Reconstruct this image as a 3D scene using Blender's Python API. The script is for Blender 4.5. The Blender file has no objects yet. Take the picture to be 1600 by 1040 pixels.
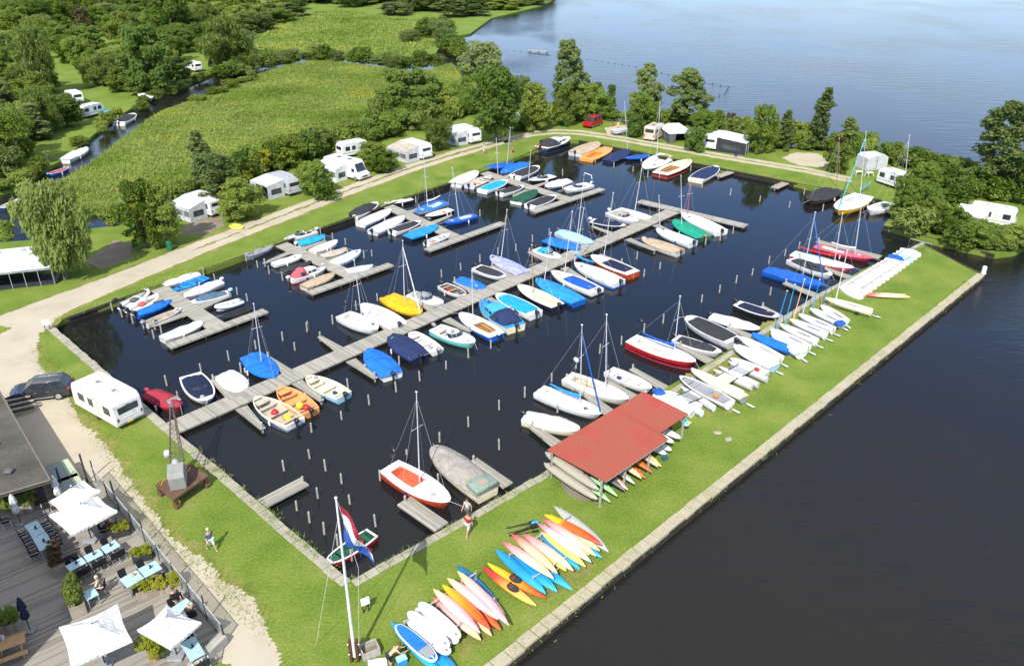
import bpy, bmesh, math, random
import numpy as np
from mathutils import Vector, Matrix
R = math.radians
SC = bpy.context.scene
C = SC.collection
# ---------------------------------------------------------------- camera, sky, sun, exposure
CAM_H, FPX, PITCH = 35.0, 1250.0, R(27.5)
cd = bpy.data.cameras.new('camera'); cam = bpy.data.objects.new('camera', cd); C.objects.link(cam)
cam.location = (0, 0, CAM_H); cam.rotation_euler = (R(90) - PITCH, 0, 0)
cd.sensor_fit = 'HORIZONTAL'; cd.sensor_width = 36; cd.lens = 36 * FPX / 1600
cd.clip_start = 0.5; cd.clip_end = 9000
SC.camera = cam
SUN_EL, SHADOW_AZ = R(46), R(14)
w = bpy.data.worlds.new('World'); SC.world = w; w.use_nodes = True
nt = w.node_tree; nt.nodes.clear()
def wn(t, **k):
    n = nt.nodes.new(t)
    for a, v in k.items(): setattr(n, a, v)
    return n
wl = nt.links.new
sky = wn('ShaderNodeTexSky', sky_type='NISHITA', sun_disc=False, sun_elevation=SUN_EL, sun_rotation=math.pi + SHADOW_AZ)
sky.air_density = 1.0; sky.dust_density = 0.6; sky.ozone_density = 1.5
tc = wn('ShaderNodeTexCoord'); sep = wn('ShaderNodeSeparateXYZ'); wl(tc.outputs['Generated'], sep.inputs[0])
mx = wn('ShaderNodeMath', operation='MAXIMUM'); wl(sep.outputs[2], mx.inputs[0]); mx.inputs[1].default_value = 0.0
ad = wn('ShaderNodeMath', operation='ADD'); wl(mx.outputs[0], ad.inputs[0]); ad.inputs[1].default_value = 0.16
dv = wn('ShaderNodeVectorMath', operation='DIVIDE'); wl(tc.outputs['Generated'], dv.inputs[0]); wl(ad.outputs[0], dv.inputs[1])
nz = wn('ShaderNodeTexNoise'); nz.inputs['Scale'].default_value = 0.55; nz.inputs['Detail'].default_value = 6; nz.inputs['Roughness'].default_value = 0.55
mp = wn('ShaderNodeMapping'); mp.inputs['Location'].default_value = (3.1, 7.7, 0); mp.inputs['Scale'].default_value = (1, 1, 0.3)
wl(dv.outputs[0], mp.inputs[0]); wl(mp.outputs[0], nz.inputs['Vector'])
cr = wn('ShaderNodeValToRGB'); cr.color_ramp.elements[0].position = 0.44; cr.color_ramp.elements[1].position = 0.74
wl(nz.outputs['Fac'], cr.inputs[0])
mixc = wn('ShaderNodeMixRGB'); mixc.inputs[2].default_value = (7.0, 7.5, 7.9, 1)
tint = wn('ShaderNodeMixRGB', blend_type='MULTIPLY'); tint.inputs[0].default_value = 1; tint.inputs[2].default_value = (.54, .84, 1.24, 1); wl(sky.outputs[0], tint.inputs[1])
lowc = wn('ShaderNodeMapRange'); lowc.interpolation_type = 'SMOOTHSTEP'; lowc.inputs[1].default_value = .17; lowc.inputs[2].default_value = .31; lowc.inputs[3].default_value = 1; lowc.inputs[4].default_value = .12; wl(sep.outputs[2], lowc.inputs[0])
cm = wn('ShaderNodeMath', operation='MULTIPLY'); wl(cr.outputs['Color'], cm.inputs[0]); wl(lowc.outputs[0], cm.inputs[1]); lm = wn('ShaderNodeMath', operation='MULTIPLY'); wl(lowc.outputs[0], lm.inputs[0]); lm.inputs[1].default_value = .40; cx_ = wn('ShaderNodeMath', operation='MAXIMUM'); wl(cm.outputs[0], cx_.inputs[0]); wl(lm.outputs[0], cx_.inputs[1]); wl(cx_.outputs[0], mixc.inputs[0]); wl(tint.outputs[0], mixc.inputs[1])
hi = wn('ShaderNodeMapRange'); hi.interpolation_type = 'SMOOTHSTEP'; hi.inputs[1].default_value = .42; hi.inputs[2].default_value = .72; hi.inputs[4].default_value = .8; wl(sep.outputs[2], hi.inputs[0])
veil = wn('ShaderNodeMixRGB'); veil.inputs[2].default_value = (5.2, 5.1, 5.0, 1); wl(hi.outputs[0], veil.inputs[0]); wl(mixc.outputs[0], veil.inputs[1])
bg = wn('ShaderNodeBackground'); bg.inputs['Strength'].default_value = 0.14; wl(veil.outputs[0], bg.inputs[0])
wo = wn('ShaderNodeOutputWorld'); wl(bg.outputs[0], wo.inputs[0])
sl = bpy.data.lights.new('sun', 'SUN'); sun = bpy.data.objects.new('sun', sl); C.objects.link(sun)
sl.energy = 4.4; sl.angle = R(0.53); sl.color = (1.0, 0.95, 0.87)
SUN_D = Vector((math.sin(SHADOW_AZ) * math.cos(SUN_EL), math.cos(SHADOW_AZ) * math.cos(SUN_EL), -math.sin(SUN_EL)))
sun.rotation_euler = SUN_D.to_track_quat('-Z', 'Y').to_euler(); sun.location = (-30, -60, 90)
vs = SC.view_settings; vs.view_transform = 'Standard'; vs.look = 'None'; vs.gamma = 1; vs.exposure = 0.47
try: SC.cycles.max_bounces = 6; SC.cycles.transparent_max_bounces = 8
except Exception: pass

# ---------------------------------------------------------------- survey helpers (photograph point -> place on the ground)
_F = Vector((0, math.cos(PITCH), -math.sin(PITCH))); _U = Vector((0, math.sin(PITCH), math.cos(PITCH)))
def P(x, y, z=0.0):
    d = Vector((1, 0, 0)) * ((x - 800) / FPX) - _U * ((y - 520) / FPX) + _F
    t = (z - CAM_H) / d.z
    return Vector((d.x * t, d.y * t, z))
def pix(p):
    q = Vector(p) - Vector((0, 0, CAM_H)); dz = q.dot(_F)
    return 800 + FPX * q.x / dz, 520 - FPX * q.dot(_U) / dz
def top_over(base, x, y, maxtilt=0.12):
    """the point above `base` that the photograph shows at (x, y): height from y, sideways lean from x"""
    lo, hi = 0.0, 30.0
    for _ in range(50):
        m = (lo + hi) / 2
        if pix(base + Vector((0, 0, m)))[1] > y: lo = m
        else: hi = m
    p = base + Vector((0, 0, lo)); dz = (p - Vector((0, 0, CAM_H))).dot(_F)
    dx = (x - pix(p)[0]) * dz / FPX
    p.x += max(-maxtilt * lo, min(maxtilt * lo, dx))
    return p
def height_at(base, y): return top_over(base, 0, y, 0).z - base.z

# ---------------------------------------------------------------- materials
MATS = {}
PAL = dict(white=(.70,.70,.68), offwhite=(.62,.60,.54), cream=(.74,.66,.46), lgrey=(.52,.53,.55), grey=(.27,.28,.29), mgrey=(.40,.41,.42), dgrey=(.10,.105,.11),
  black=(.018,.019,.022), char=(.035,.037,.04), navy=(.018,.032,.10), dnavy=(.012,.018,.05), blue=(.012,.10,.44), royal=(.012,.16,.62), sky=(.02,.27,.62), cyan=(.015,.34,.60), lblue=(.33,.56,.70),
  iceblue=(.62,.72,.78), slate=(.085,.15,.22), turq=(.05,.40,.55), lav=(.36,.38,.72), pale=(.60,.60,.68), red=(.48,.018,.022), crimson=(.33,.03,.05), rose=(.50,.10,.12), maroon=(.13,.02,.025), brick=(.45,.06,.02),
  orange=(.72,.21,.03), yellow=(.80,.44,.01), lemon=(.80,.66,.04), tan=(.46,.36,.25), beige=(.45,.40,.32), taupe=(.34,.31,.27), sand=(.55,.48,.38), green=(.012,.30,.19), dgreen=(.016,.09,.05), mint=(.16,.52,.46),
  sage=(.22,.29,.23), wood=(.33,.16,.06), teak=(.42,.26,.12), brown=(.10,.045,.02), pink=(.68,.30,.28), peach=(.74,.45,.26), silver=(.55,.56,.58), skin=(.55,.33,.23), lime=(.40,.55,.10), tblue=(.30,.50,.56), hotpink=(.5,.03,.14))
def new_mat(name):
    m = bpy.data.materials.new(name); m.use_nodes = True
    n = m.node_tree.nodes; b = n.get('Principled BSDF')
    return m, m.node_tree, b
def _noise(t, scale, detail=4, rough=.55, coord='Object', sc=(1,1,1)):
    c = t.nodes.new('ShaderNodeTexCoord'); mpn = t.nodes.new('ShaderNodeMapping'); mpn.inputs['Scale'].default_value = sc
    n = t.nodes.new('ShaderNodeTexNoise'); n.inputs['Scale'].default_value = scale; n.inputs['Detail'].default_value = detail; n.inputs['Roughness'].default_value = rough
    t.links.new(c.outputs[coord], mpn.inputs[0]); t.links.new(mpn.outputs[0], n.inputs['Vector'])
    return n
def _ramp(t, src, stops):
    r = t.nodes.new('ShaderNodeValToRGB'); e = r.color_ramp.elements
    while len(e) < len(stops): e.new(0.5)
    for k, (p, c) in enumerate(stops): e[k].position = p; e[k].color = (*c[:3], 1)
    t.links.new(src, r.inputs[0]); return r
def _bump(t, b, src, strength, dist=.05):
    n = t.nodes.new('ShaderNodeBump'); n.inputs['Strength'].default_value = strength; n.inputs['Distance'].default_value = dist
    t.links.new(src, n.inputs['Height']); t.links.new(n.outputs[0], b.inputs['Normal']); return n
def mul(c, k): return tuple(min(1, x * k) for x in c)
def paint(col, rough=.35, wear=.20, spec=.5, metal=0):
    key = ('p', col, rough, metal)
    if key in MATS: return MATS[key]
    c = PAL.get(col, col); m, t, b = new_mat('paint_%s' % (col if isinstance(col, str) else 'mix'))
    n = _noise(t, 2.3, 6, .65, 'Object'); r = _ramp(t, n.outputs['Fac'], [(.3, mul(c, 1 - wear * 1.6)), (.48, c), (.7, mul(c, 1 + wear * .4))])
    t.links.new(r.outputs[0], b.inputs['Base Color']); b.inputs['Roughness'].default_value = rough; b.inputs['Metallic'].default_value = metal
    MATS[key] = m; return m
def canvas(col):
    key = ('c', col)
    if key in MATS: return MATS[key]
    c = PAL.get(col, col); m, t, b = new_mat('canvas_%s' % (col if isinstance(col, str) else 'mix'))
    n = _noise(t, 1.6, 6, .62); r = _ramp(t, n.outputs['Fac'], [(.30, mul(c, .62)), (.44, mul(c, .9)), (.56, c), (.72, mul(c, 1.2))])
    t.links.new(r.outputs[0], b.inputs['Base Color']); b.inputs['Roughness'].default_value = .72; b.inputs['Specular IOR Level'].default_value = .3
    n2 = _noise(t, 5, 3, .5, 'Object', (.5, 1.6, 1)); _bump(t, b, n2.outputs['Fac'], .95, .11)
    MATS[key] = m; return m
def glass(col=(.03, .04, .05), name='window_glass', alpha=1):
    key = ('g', name)
    if key in MATS: return MATS[key]
    m, t, b = new_mat(name); n = _noise(t, 1.2, 2); r = _ramp(t, n.outputs['Fac'], [(.3, mul(col, .6)), (.7, mul(col, 1.5))])
    t.links.new(r.outputs[0], b.inputs['Base Color']); b.inputs['Roughness'].default_value = .06; b.inputs['Alpha'].default_value = alpha
    MATS[key] = m; return m
def planks(col, name, width=.14, axis=0, rough=.8, var=.35, gap=.45, blotch=.35):
    """weathered boards: stripes across `axis`, each board its own tint"""
    key = ('w', name)
    if key in MATS: return MATS[key]
    c = PAL.get(col, col); m, t, b = new_mat(name); L = t.links.new
    tc = t.nodes.new('ShaderNodeTexCoord'); sp = t.nodes.new('ShaderNodeSeparateXYZ'); L(tc.outputs['Object'], sp.inputs[0])
    d = t.nodes.new('ShaderNodeMath'); d.operation = 'DIVIDE'; L(sp.outputs[axis], d.inputs[0]); d.inputs[1].default_value = width
    fl = t.nodes.new('ShaderNodeMath'); fl.operation = 'FLOOR'; L(d.outputs[0], fl.inputs[0])
    fr = t.nodes.new('ShaderNodeMath'); fr.operation = 'FRACT'; L(d.outputs[0], fr.inputs[0])
    wn_ = t.nodes.new('ShaderNodeTexWhiteNoise'); wn_.noise_dimensions = '1D'; L(fl.outputs[0], wn_.inputs['W'])
    sc = (9, .8, 1) if axis == 0 else (.8, 9, 1)
    n = _noise(t, 1.6, 7, .7, 'Object', sc); n2 = _noise(t, .35, 4, .6)
    a = t.nodes.new('ShaderNodeMath'); a.operation = 'MULTIPLY_ADD'; L(wn_.outputs['Value'], a.inputs[0]); a.inputs[1].default_value = var; 
    L(n.outputs['Fac'], a.inputs[2])
    a2 = t.nodes.new('ShaderNodeMath'); a2.operation = 'MULTIPLY_ADD'; L(n2.outputs['Fac'], a2.inputs[0]); a2.inputs[1].default_value = blotch; L(a.outputs[0], a2.inputs[2])
    r = _ramp(t, a2.outputs[0], [(.35, mul(c, .55)), (.75, c), (1.0, mul(c, 1.35))])
    g = t.nodes.new('ShaderNodeMath'); g.operation = 'LESS_THAN'; L(fr.outputs[0], g.inputs[0]); g.inputs[1].default_value = .09
    mxx = t.nodes.new('ShaderNodeMixRGB'); gm = t.nodes.new('ShaderNodeMath'); gm.operation = 'MULTIPLY'; L(g.outputs[0], gm.inputs[0]); gm.inputs[1].default_value = gap
    L(gm.outputs[0], mxx.inputs[0]); L(r.outputs[0], mxx.inputs[1]); mxx.inputs[2].default_value = (*mul(c, .12), 1)
    L(mxx.outputs[0], b.inputs['Base Color']); b.inputs['Roughness'].default_value = rough; b.inputs['Specular IOR Level'].default_value = .25
    _bump(t, b, n.outputs['Fac'], .35, .02)
    MATS[key] = m; return m
def blotchy(name, stops, scale=.6, fine=14, mixf=.5, rough=.9, bump=.4, bdist=.03, coord='Object', metal=0):
    """two noise scales mixed into a ramp: soil, stone, gravel, grass, bark"""
    if name in MATS: return MATS[name]
    m, t, b = new_mat(name); n1 = _noise(t, scale, 6, .6, coord); n2 = _noise(t, fine, 5, .7, coord)
    mm = t.nodes.new('ShaderNodeMixRGB'); mm.inputs[0].default_value = mixf
    t.links.new(n1.outputs['Fac'], mm.inputs[1]); t.links.new(n2.outputs['Fac'], mm.inputs[2])
    r = _ramp(t, mm.outputs[0], stops); t.links.new(r.outputs[0], b.inputs['Base Color'])
    b.inputs['Roughness'].default_value = rough; b.inputs['Specular IOR Level'].default_value = .2; b.inputs['Metallic'].default_value = metal
    if bump: _bump(t, b, n2.outputs['Fac'], bump, bdist)
    MATS[name] = m; return m
def gradient(name, stops, rough=.38):
    """colour that changes along the length of the moulding (object x from -1 to 1 scaled by 'ln')"""
    key = ('grad', name)
    if key in MATS: return MATS[key]
    m, t, b = new_mat('moulded_' + name); tc = t.nodes.new('ShaderNodeTexCoord'); sp = t.nodes.new('ShaderNodeSeparateXYZ'); t.links.new(tc.outputs['Object'], sp.inputs[0])
    n = _noise(t, 2.2, 5, .6); ma = t.nodes.new('ShaderNodeMath'); ma.operation = 'MULTIPLY_ADD'; t.links.new(sp.outputs[0], ma.inputs[0]); ma.inputs[1].default_value = 1 / 4.6
    m2 = t.nodes.new('ShaderNodeMath'); m2.operation = 'MULTIPLY_ADD'; t.links.new(n.outputs['Fac'], m2.inputs[0]); m2.inputs[1].default_value = .22; m2.inputs[2].default_value = .39
    t.links.new(m2.outputs[0], ma.inputs[2])
    r = _ramp(t, ma.outputs[0], stops); t.links.new(r.outputs[0], b.inputs['Base Color']); b.inputs['Roughness'].default_value = rough
    MATS[key] = m; return m
# ---------------------------------------------------------------- objects
def setp(o, label=None, cat=None, group=None, kind=None):
    if label: o['label'] = label
    if cat: o['category'] = cat
    if group: o['group'] = group
    if kind: o['kind'] = kind
    return o
def thing(name, label, cat, loc=(0, 0, 0), rz=0.0, group=None):
    o = bpy.data.objects.new(name, None); C.objects.link(o); o.empty_display_size = .2
    o.location = loc; o.rotation_euler = (0, 0, rz); return setp(o, label, cat, group)
def link(name, me, parent=None, loc=None, rz=None):
    o = bpy.data.objects.new(name, me); C.objects.link(o)
    if parent: o.parent = parent
    if loc is not None: o.location = loc
    if rz is not None: o.rotation_euler = (0, 0, rz)
    return o
def copy_tree(o, parent=None):
    c = o.copy(); C.objects.link(c)
    if parent: c.parent = parent
    for ch in list(o.children): copy_tree(ch, c)
    return c
class MB:
    """collects shapes and links them as ONE mesh object"""
    def __init__(s): s.v = []; s.f = []
    def add(s, vs, fs):
        k = len(s.v); s.v += [tuple(v) for v in vs]; s.f += [tuple(i + k for i in f) for f in fs]; return s
    def box(s, c, d, rz=0, rx=0, ry=0, taper=1.0):
        x, y, z = d[0] / 2, d[1] / 2, d[2] / 2
        vs = [Vector((a * x * (taper if e > 0 else 1), b * y * (taper if e > 0 else 1), e * z)) for e in (-1, 1) for a, b in ((-1, -1), (1, -1), (1, 1), (-1, 1))]
        if rx or ry or rz:
            m = Matrix.Rotation(rz, 3, 'Z') @ Matrix.Rotation(ry, 3, 'Y') @ Matrix.Rotation(rx, 3, 'X'); vs = [m @ v for v in vs]
        c = Vector(c)
        return s.add([v + c for v in vs], [(3, 2, 1, 0), (4, 5, 6, 7), (0, 1, 5, 4), (1, 2, 6, 5), (2, 3, 7, 6), (3, 0, 4, 7)])
    def rbox(s, c, d, r=.06, rz=0):
        """box with chamfered edges"""
        x, y, z = d[0] / 2, d[1] / 2, d[2] / 2; r = min(r, x * .9, y * .9, z * .9)
        rings = [(x - r, y - r, -z), (x, y, -z + r), (x, y, z - r), (x - r, y - r, z)]; vs = []
        for a, b, h in rings:
            q = r * .8 if (a == x) else r * .6
            for px, py in ((a, b - q), (a - q, b), (-a + q, b), (-a, b - q), (-a, -b + q), (-a + q, -b), (a - q, -b), (a, -b + q)):
                v = Vector((px, py, h)); v = Matrix.Rotation(rz, 3, 'Z') @ v if rz else v; vs.append(v + Vector(c))
        fs = [tuple(range(7, -1, -1)), tuple(range(24, 32))]
        for k in range(3):
            for j in range(8): fs.append((k * 8 + j, k * 8 + (j + 1) % 8, (k + 1) * 8 + (j + 1) % 8, (k + 1) * 8 + j))
        return s.add(vs, fs)
    def tube(s, a, b, r0, r1=None, n=6, caps=True):
        a, b = Vector(a), Vector(b); r1 = r0 if r1 is None else r1; d = (b - a)
        if d.length < 1e-6: return s
        d.normalize(); u = d.orthogonal().normalized(); v = d.cross(u)
        vs = [a + (u * math.cos(2 * math.pi * i / n) + v * math.sin(2 * math.pi * i / n)) * r0 for i in range(n)] + [b + (u * math.cos(2 * math.pi * i / n) + v * math.sin(2 * math.pi * i / n)) * r1 for i in range(n)]
        fs = [(i, (i + 1) % n, n + (i + 1) % n, n + i) for i in range(n)]
        if caps: fs += [tuple(range(n - 1, -1, -1)), tuple(range(n, 2 * n))]
        return s.add(vs, fs)
    def path(s, pts, r, n=6):
        pts = [Vector(p) for p in pts]; rings = []
        for i, p in enumerate(pts):
            d = (pts[min(i + 1, len(pts) - 1)] - pts[max(i - 1, 0)]).normalized()
            u = d.cross(Vector((0, 0, 1)));  u = u.normalized() if u.length > .05 else Vector((1, 0, 0)); v = u.cross(d)
            rr = r[i] if isinstance(r, (list, tuple)) else r
            rings.append([p + (u * math.cos(2 * math.pi * k / n) + v * math.sin(2 * math.pi * k / n)) * rr for k in range(n)])
        return s.loft(rings, True, True)
    def loft(s, rings, closed=True, caps=True):
        n = len(rings[0]); vs = [v for r in rings for v in r]; fs = []
        for k in range(len(rings) - 1):
            for j in range(n if closed else n - 1): fs.append((k * n + j, k * n + (j + 1) % n, (k + 1) * n + (j + 1) % n, (k + 1) * n + j))
        if caps and closed: fs += [tuple(range(n - 1, -1, -1)), tuple(range((len(rings) - 1) * n, len(rings) * n))]
        return s.add(vs, fs)
    def prism(s, poly, z0, z1):
        n = len(poly); vs = [(p[0], p[1], z0) for p in poly] + [(p[0], p[1], z1) for p in poly]
        fs = [tuple(range(n - 1, -1, -1)), tuple(range(n, 2 * n))] + [(i, (i + 1) % n, n + (i + 1) % n, n + i) for i in range(n)]
        return s.add(vs, fs)
    def yprism(s, prof, y0, y1):
        """side profile (x, z) pulled across y"""
        n = len(prof); vs = [(p[0], y0, p[1]) for p in prof] + [(p[0], y1, p[1]) for p in prof]
        fs = [tuple(range(n)), tuple(range(2 * n - 1, n - 1, -1))] + [((i + 1) % n, i, n + i, n + (i + 1) % n) for i in range(n)]
        return s.add(vs, fs)
    def ball(s, c, r, n=8, m=6):
        rx, ry, rz = r if isinstance(r, (tuple, list)) else (r, r, r); rings = []
        for j in range(m + 1):
            a = -math.pi / 2 + math.pi * j / m; q = max(math.cos(a), .02)
            rings.append([Vector((c[0] + rx * q * math.cos(2 * math.pi * k / n), c[1] + ry * q * math.sin(2 * math.pi * k / n), c[2] + rz * math.sin(a))) for k in range(n)])
        return s.loft(rings)
    def build(s, name, m, parent=None, smooth=False, loc=None, rz=None, bevel=0, fix=True):
        me = bpy.data.meshes.new(name); me.from_pydata(s.v, [], s.f)
        if fix or bevel:
            bm = bmesh.new(); bm.from_mesh(me)
            bmesh.ops.recalc_face_normals(bm, faces=bm.faces)
            if bevel: bmesh.ops.bevel(bm, geom=[e for e in bm.edges if len(e.link_faces) == 2 and e.calc_face_angle(0) > .5], offset=bevel, segments=2, affect='EDGES', profile=.6)
            bm.to_mesh(me); bm.free()
        me.materials.append(m)
        if smooth:
            me.polygons.foreach_set('use_smooth', [True] * len(me.polygons))
            try: me.set_sharp_from_angle(angle=R(50))
            except Exception: pass
        me.update(); return link(name, me, parent, loc, rz)
def rng(*k): return random.Random(repr(k))
def poly_sheet(name, pts, z, m, depth=0.0, jag=0.0, step=0.0, seed=1, kind='structure'):
    """flat sheet from an outline; depth pulls walls down; jag roughens the outline"""
    pts = [Vector((p[0], p[1], 0)) for p in pts]
    if step:
        q = []; rr = rng(name, seed)
        for i in range(len(pts)):
            a, b = pts[i], pts[(i + 1) % len(pts)]; n = max(1, int((b - a).length / step)); nn = Vector((-(b - a).y, (b - a).x, 0)).normalized()
            ph = rr.random() * 9
            for k in range(n):
                s = k * (b - a).length / n
                q.append(a + (b - a) * (k / n) + nn * jag * (.55 * math.sin(s * 1.3 + ph) * math.sin(s * .47 + ph * 2) + rr.uniform(-.5, .5)))
        pts = q
    from mathutils.geometry import tessellate_polygon
    tri = tessellate_polygon([pts]); n = len(pts)
    vs = [(p.x, p.y, z) for p in pts]; fs = [tuple(t) for t in tri]
    if depth:
        vs += [(p.x, p.y, z - depth) for p in pts]; fs += [(i, (i + 1) % n, n + (i + 1) % n, n + i) for i in range(n)]
    me = bpy.data.meshes.new(name); me.from_pydata(vs, [], fs)
    bm = bmesh.new(); bm.from_mesh(me); bmesh.ops.recalc_face_normals(bm, faces=bm.faces)
    if not depth:
        for f in bm.faces:
            if f.normal.z < 0: f.normal_flip()
    bm.to_mesh(me); bm.free(); me.materials.append(m); o = link(name, me)
    if kind: o['kind'] = kind
    return o
def px_poly(pl, z=0.0): return [P(x, y, z) for x, y in pl]
def inside(p, poly):
    x, y = p[0], p[1]; c = False; n = len(poly); j = n - 1
    for i in range(n):
        xi, yi, xj, yj = poly[i][0], poly[i][1], poly[j][0], poly[j][1]
        if (yi > y) != (yj > y) and x < (xj - xi) * (y - yi) / (yj - yi) + xi: c = not c
        j = i
    return c
WZ = -0.6      # water level; grass is z = 0
DZ = -0.16     # jetty decks
# ---------------------------------------------------------------- the setting: water, land, paths
def water_mat(name, sc, strength, dist, streak, tint=(.012, .014, .013)):
    m, t, b = new_mat(name); L = t.links.new
    b.inputs['Base Color'].default_value = (*tint, 1); b.inputs['Roughness'].default_value = .05; b.inputs['IOR'].default_value = 1.333
    n1 = _noise(t, sc, 4, .6, 'Object', streak); n2 = _noise(t, sc * .22, 3, .5, 'Object', (streak[0] * .8, streak[1], 1)); n3 = _noise(t, .035, 3, .55, 'Object', (1, .6, 1))
    a = t.nodes.new('ShaderNodeMath'); a.operation = 'MULTIPLY_ADD'; L(n2.outputs['Fac'], a.inputs[0]); a.inputs[1].default_value = 1.6; L(n1.outputs['Fac'], a.inputs[2])
    r = _ramp(t, n3.outputs['Fac'], [(.38, (.10, .10, .10)), (.62, (1, 1, 1))])
    k = t.nodes.new('ShaderNodeMath'); k.operation = 'MULTIPLY'; L(r.outputs[0], k.inputs[0]); k.inputs[1].default_value = strength
    bp = _bump(t, b, a.outputs[0], strength, dist); L(k.outputs[0], bp.inputs['Strength'])
    return m
M_LAKE = water_mat('lake_water', 1.1, .42, .16, (.8, 2.8, 1), (.014, .0135, .0125))
M_BASIN = water_mat('basin_water', 1.7, .05, .04, (1.0, 1.7, 1), (.011, .012, .013))
ws = MB(); ws.add([(-6000, -400, WZ), (6000, -400, WZ), (6000, 7000, WZ), (-6000, 7000, WZ)], [(0, 1, 2, 3)])
o = ws.build('lake', M_LAKE); o['kind'] = 'structure'; o.data.polygons[0].flip() if o.data.polygons[0].normal.z < 0 else None
QIN = [(548, 908), (850, 738), (1038, 607), (1081, 582), (1190, 516), (1283, 457), (1350, 420), (1440, 379)]
BANK = [(1377, 312), (1351, 308), (1277, 295), (1227, 282), (1120, 262), (1000, 236), (905, 219), (872, 219), (845, 229), (770, 262), (600, 318), (420, 386), (250, 447), (105, 495), (80, 507)]
STRIP_BACK = [(-420, 380), (-120, 380), (0, 378), (70, 374), (140, 357), (185, 352), (275, 318), (400, 268), (500, 240), (600, 212), (690, 187), (755, 165), (815, 158), (850, 168)]
LAKESHORE = [(880, 172), (930, 186), (985, 190), (1040, 186), (1110, 196), (1180, 212), (1240, 230), (1300, 230), (1370, 243), (1450, 262), (1530, 283), (1640, 300), (1790, 330), (1850, 400), (1700, 412)]
PENIN = [(1610, 384), (1585, 393), (1555, 397), (1480, 381), (1430, 368), (1380, 352), (1396, 334)]
outer = [(1538, 429), (790, 1037)]
b0, b1 = P(*outer[0]), P(*outer[1]); dn = (b1 - b0).normalized(); ext = b1 + dn * 14
MAIN = px_poly([outer[0]]) + [ext, Vector((-14, 18, 0)), Vector((-60, 18, 0)), Vector((-110, 50, 0))] + px_poly(STRIP_BACK + LAKESHORE + PENIN + BANK + QIN)
M_GRASS = blotchy('mown_grass', [(.32, (.060, .112, .012)), (.43, (.110, .176, .021)), (.52, (.155, .218, .032)), (.60, (.21, .24, .055)), (.70, (.29, .25, .09))], .24, 6, .55, .95, .9, .08)
M_WORN = blotchy('worn_turf', [(.36, (.09, .135, .02)), (.46, (.15, .185, .032)), (.55, (.23, .215, .065)), (.68, (.27, .22, .11))], .5, 6, .5, .95, .8, .05)
M_ROUGH = blotchy('rough_grass', [(.34, (.08, .135, .02)), (.48, (.14, .21, .03)), (.62, (.19, .25, .045)), (.74, (.28, .26, .09))], .22, 5, .5, .95, .9, .1)
M_GRAVEL = blotchy('gravel', [(.32, (.30, .25, .175)), (.46, (.42, .37, .28)), (.6, (.47, .42, .325)), (.74, (.36, .29, .20))], .28, 26, .45, .95, .5, .02)
M_TRACK = blotchy('worn_track', [(.3, (.26, .24, .12)), (.45, (.40, .36, .24)), (.6, (.46, .41, .30)), (.75, (.30, .28, .12))], .5, 12, .5, .95, .5, .02)
M_STONE = blotchy('weathered_stone', [(.3, (.16, .15, .11)), (.46, (.30, .28, .22)), (.6, (.40, .37, .30)), (.75, (.20, .21, .11))], .9, 9, .5, .9, .6, .02)
M_CONC = blotchy('quay_concrete', [(.3, (.24, .21, .145)), (.46, (.37, .33, .235)), (.62, (.43, .385, .28)), (.78, (.26, .26, .13))], .9, 8, .5, .88, .5, .02)
M_SOIL = blotchy('bare_soil', [(.3, (.13, .105, .075)), (.5, (.22, .185, .14)), (.7, (.28, .25, .19))], .5, 8, .5, .95, .5, .03)
poly_sheet('lawn', MAIN, 0, M_GRASS, 1.7)
CANAL_R = [(45, 330), (62, 305), (105, 282), (145, 258), (205, 212), (258, 176), (325, 148), (400, 119), (440, 104), (500, 92), (560, 101), (620, 110), (660, 112), (705, 100)]
REEDS = px_poly([(x - 3, y - 3) if x < 300 else (x, y) for x, y in CANAL_R] + [(728, 128), (760, 140), (735, 156), (680, 172), (590, 196), (495, 222), (395, 250), (300, 285), (262, 298), (185, 324), (140, 330), (75, 340)])
CANAL_L = [(-420, 330), (-100, 318), (0, 298), (40, 291), (62, 268), (95, 250), (130, 222), (180, 184), (232, 152), (300, 128), (352, 106), (410, 94), (470, 84), (560, 88), (625, 97), (680, 84), (698, 58), (735, 52), (768, 28), (850, 8), (874, -6)]
NORTH = px_poly(CANAL_L) + [P(960, -60), P(960, -80), P(-1400, -80), P(-1400, 100), P(-700, 300)]
poly_sheet('reed_marsh_ground', REEDS, -.25, M_ROUGH, 1.4)
poly_sheet('wooded_ground', NORTH, -.1, M_ROUGH, 1.5)
# basin water: calmer than the lake, a sheet 4 mm above it
basin = px_poly([(q[0] , q[1]) for q in QIN]) + [P(1420, 372, 0), P(1385, 352, 0)] + px_poly(BANK)
poly_sheet('basin_water', basin, WZ + .004, M_BASIN)
# gravel yard and the track along the bank
yard = [(-300, 640), (-60, 560), (0, 522), (35, 505), (62, 505), (58, 535), (62, 565), (75, 592), (105, 612), (118, 650), (150, 680), (178, 712), (198, 745), (226, 785), (258, 826), (294, 858), (336, 888), (378, 926), (408, 958), (426, 1000), (440, 1060), (380, 1060), (300, 960), (186, 800), (150, 752), (78, 752), (-300, 820)]
for pg in ([(790, 872), (835, 838), (905, 884), (935, 880), (900, 925), (850, 930)], [(650, 972), (700, 935), (770, 985), (720, 1030)], [(1180, 512), (1290, 468), (1330, 500), (1290, 530), (1240, 560)], [(1060, 595), (1150, 545), (1210, 580), (1150, 640), (1090, 650)]): poly_sheet('worn_ground', px_poly(pg), .005, M_WORN, 0, .5, .3)
poly_sheet('yard_verge', px_poly([(x + (9 if 540 < y < 1000 and x > 50 else 0), y - (7 if x > 50 else 0)) for x, y in yard]), .004, M_WORN, 0, .7, .2)
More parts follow.
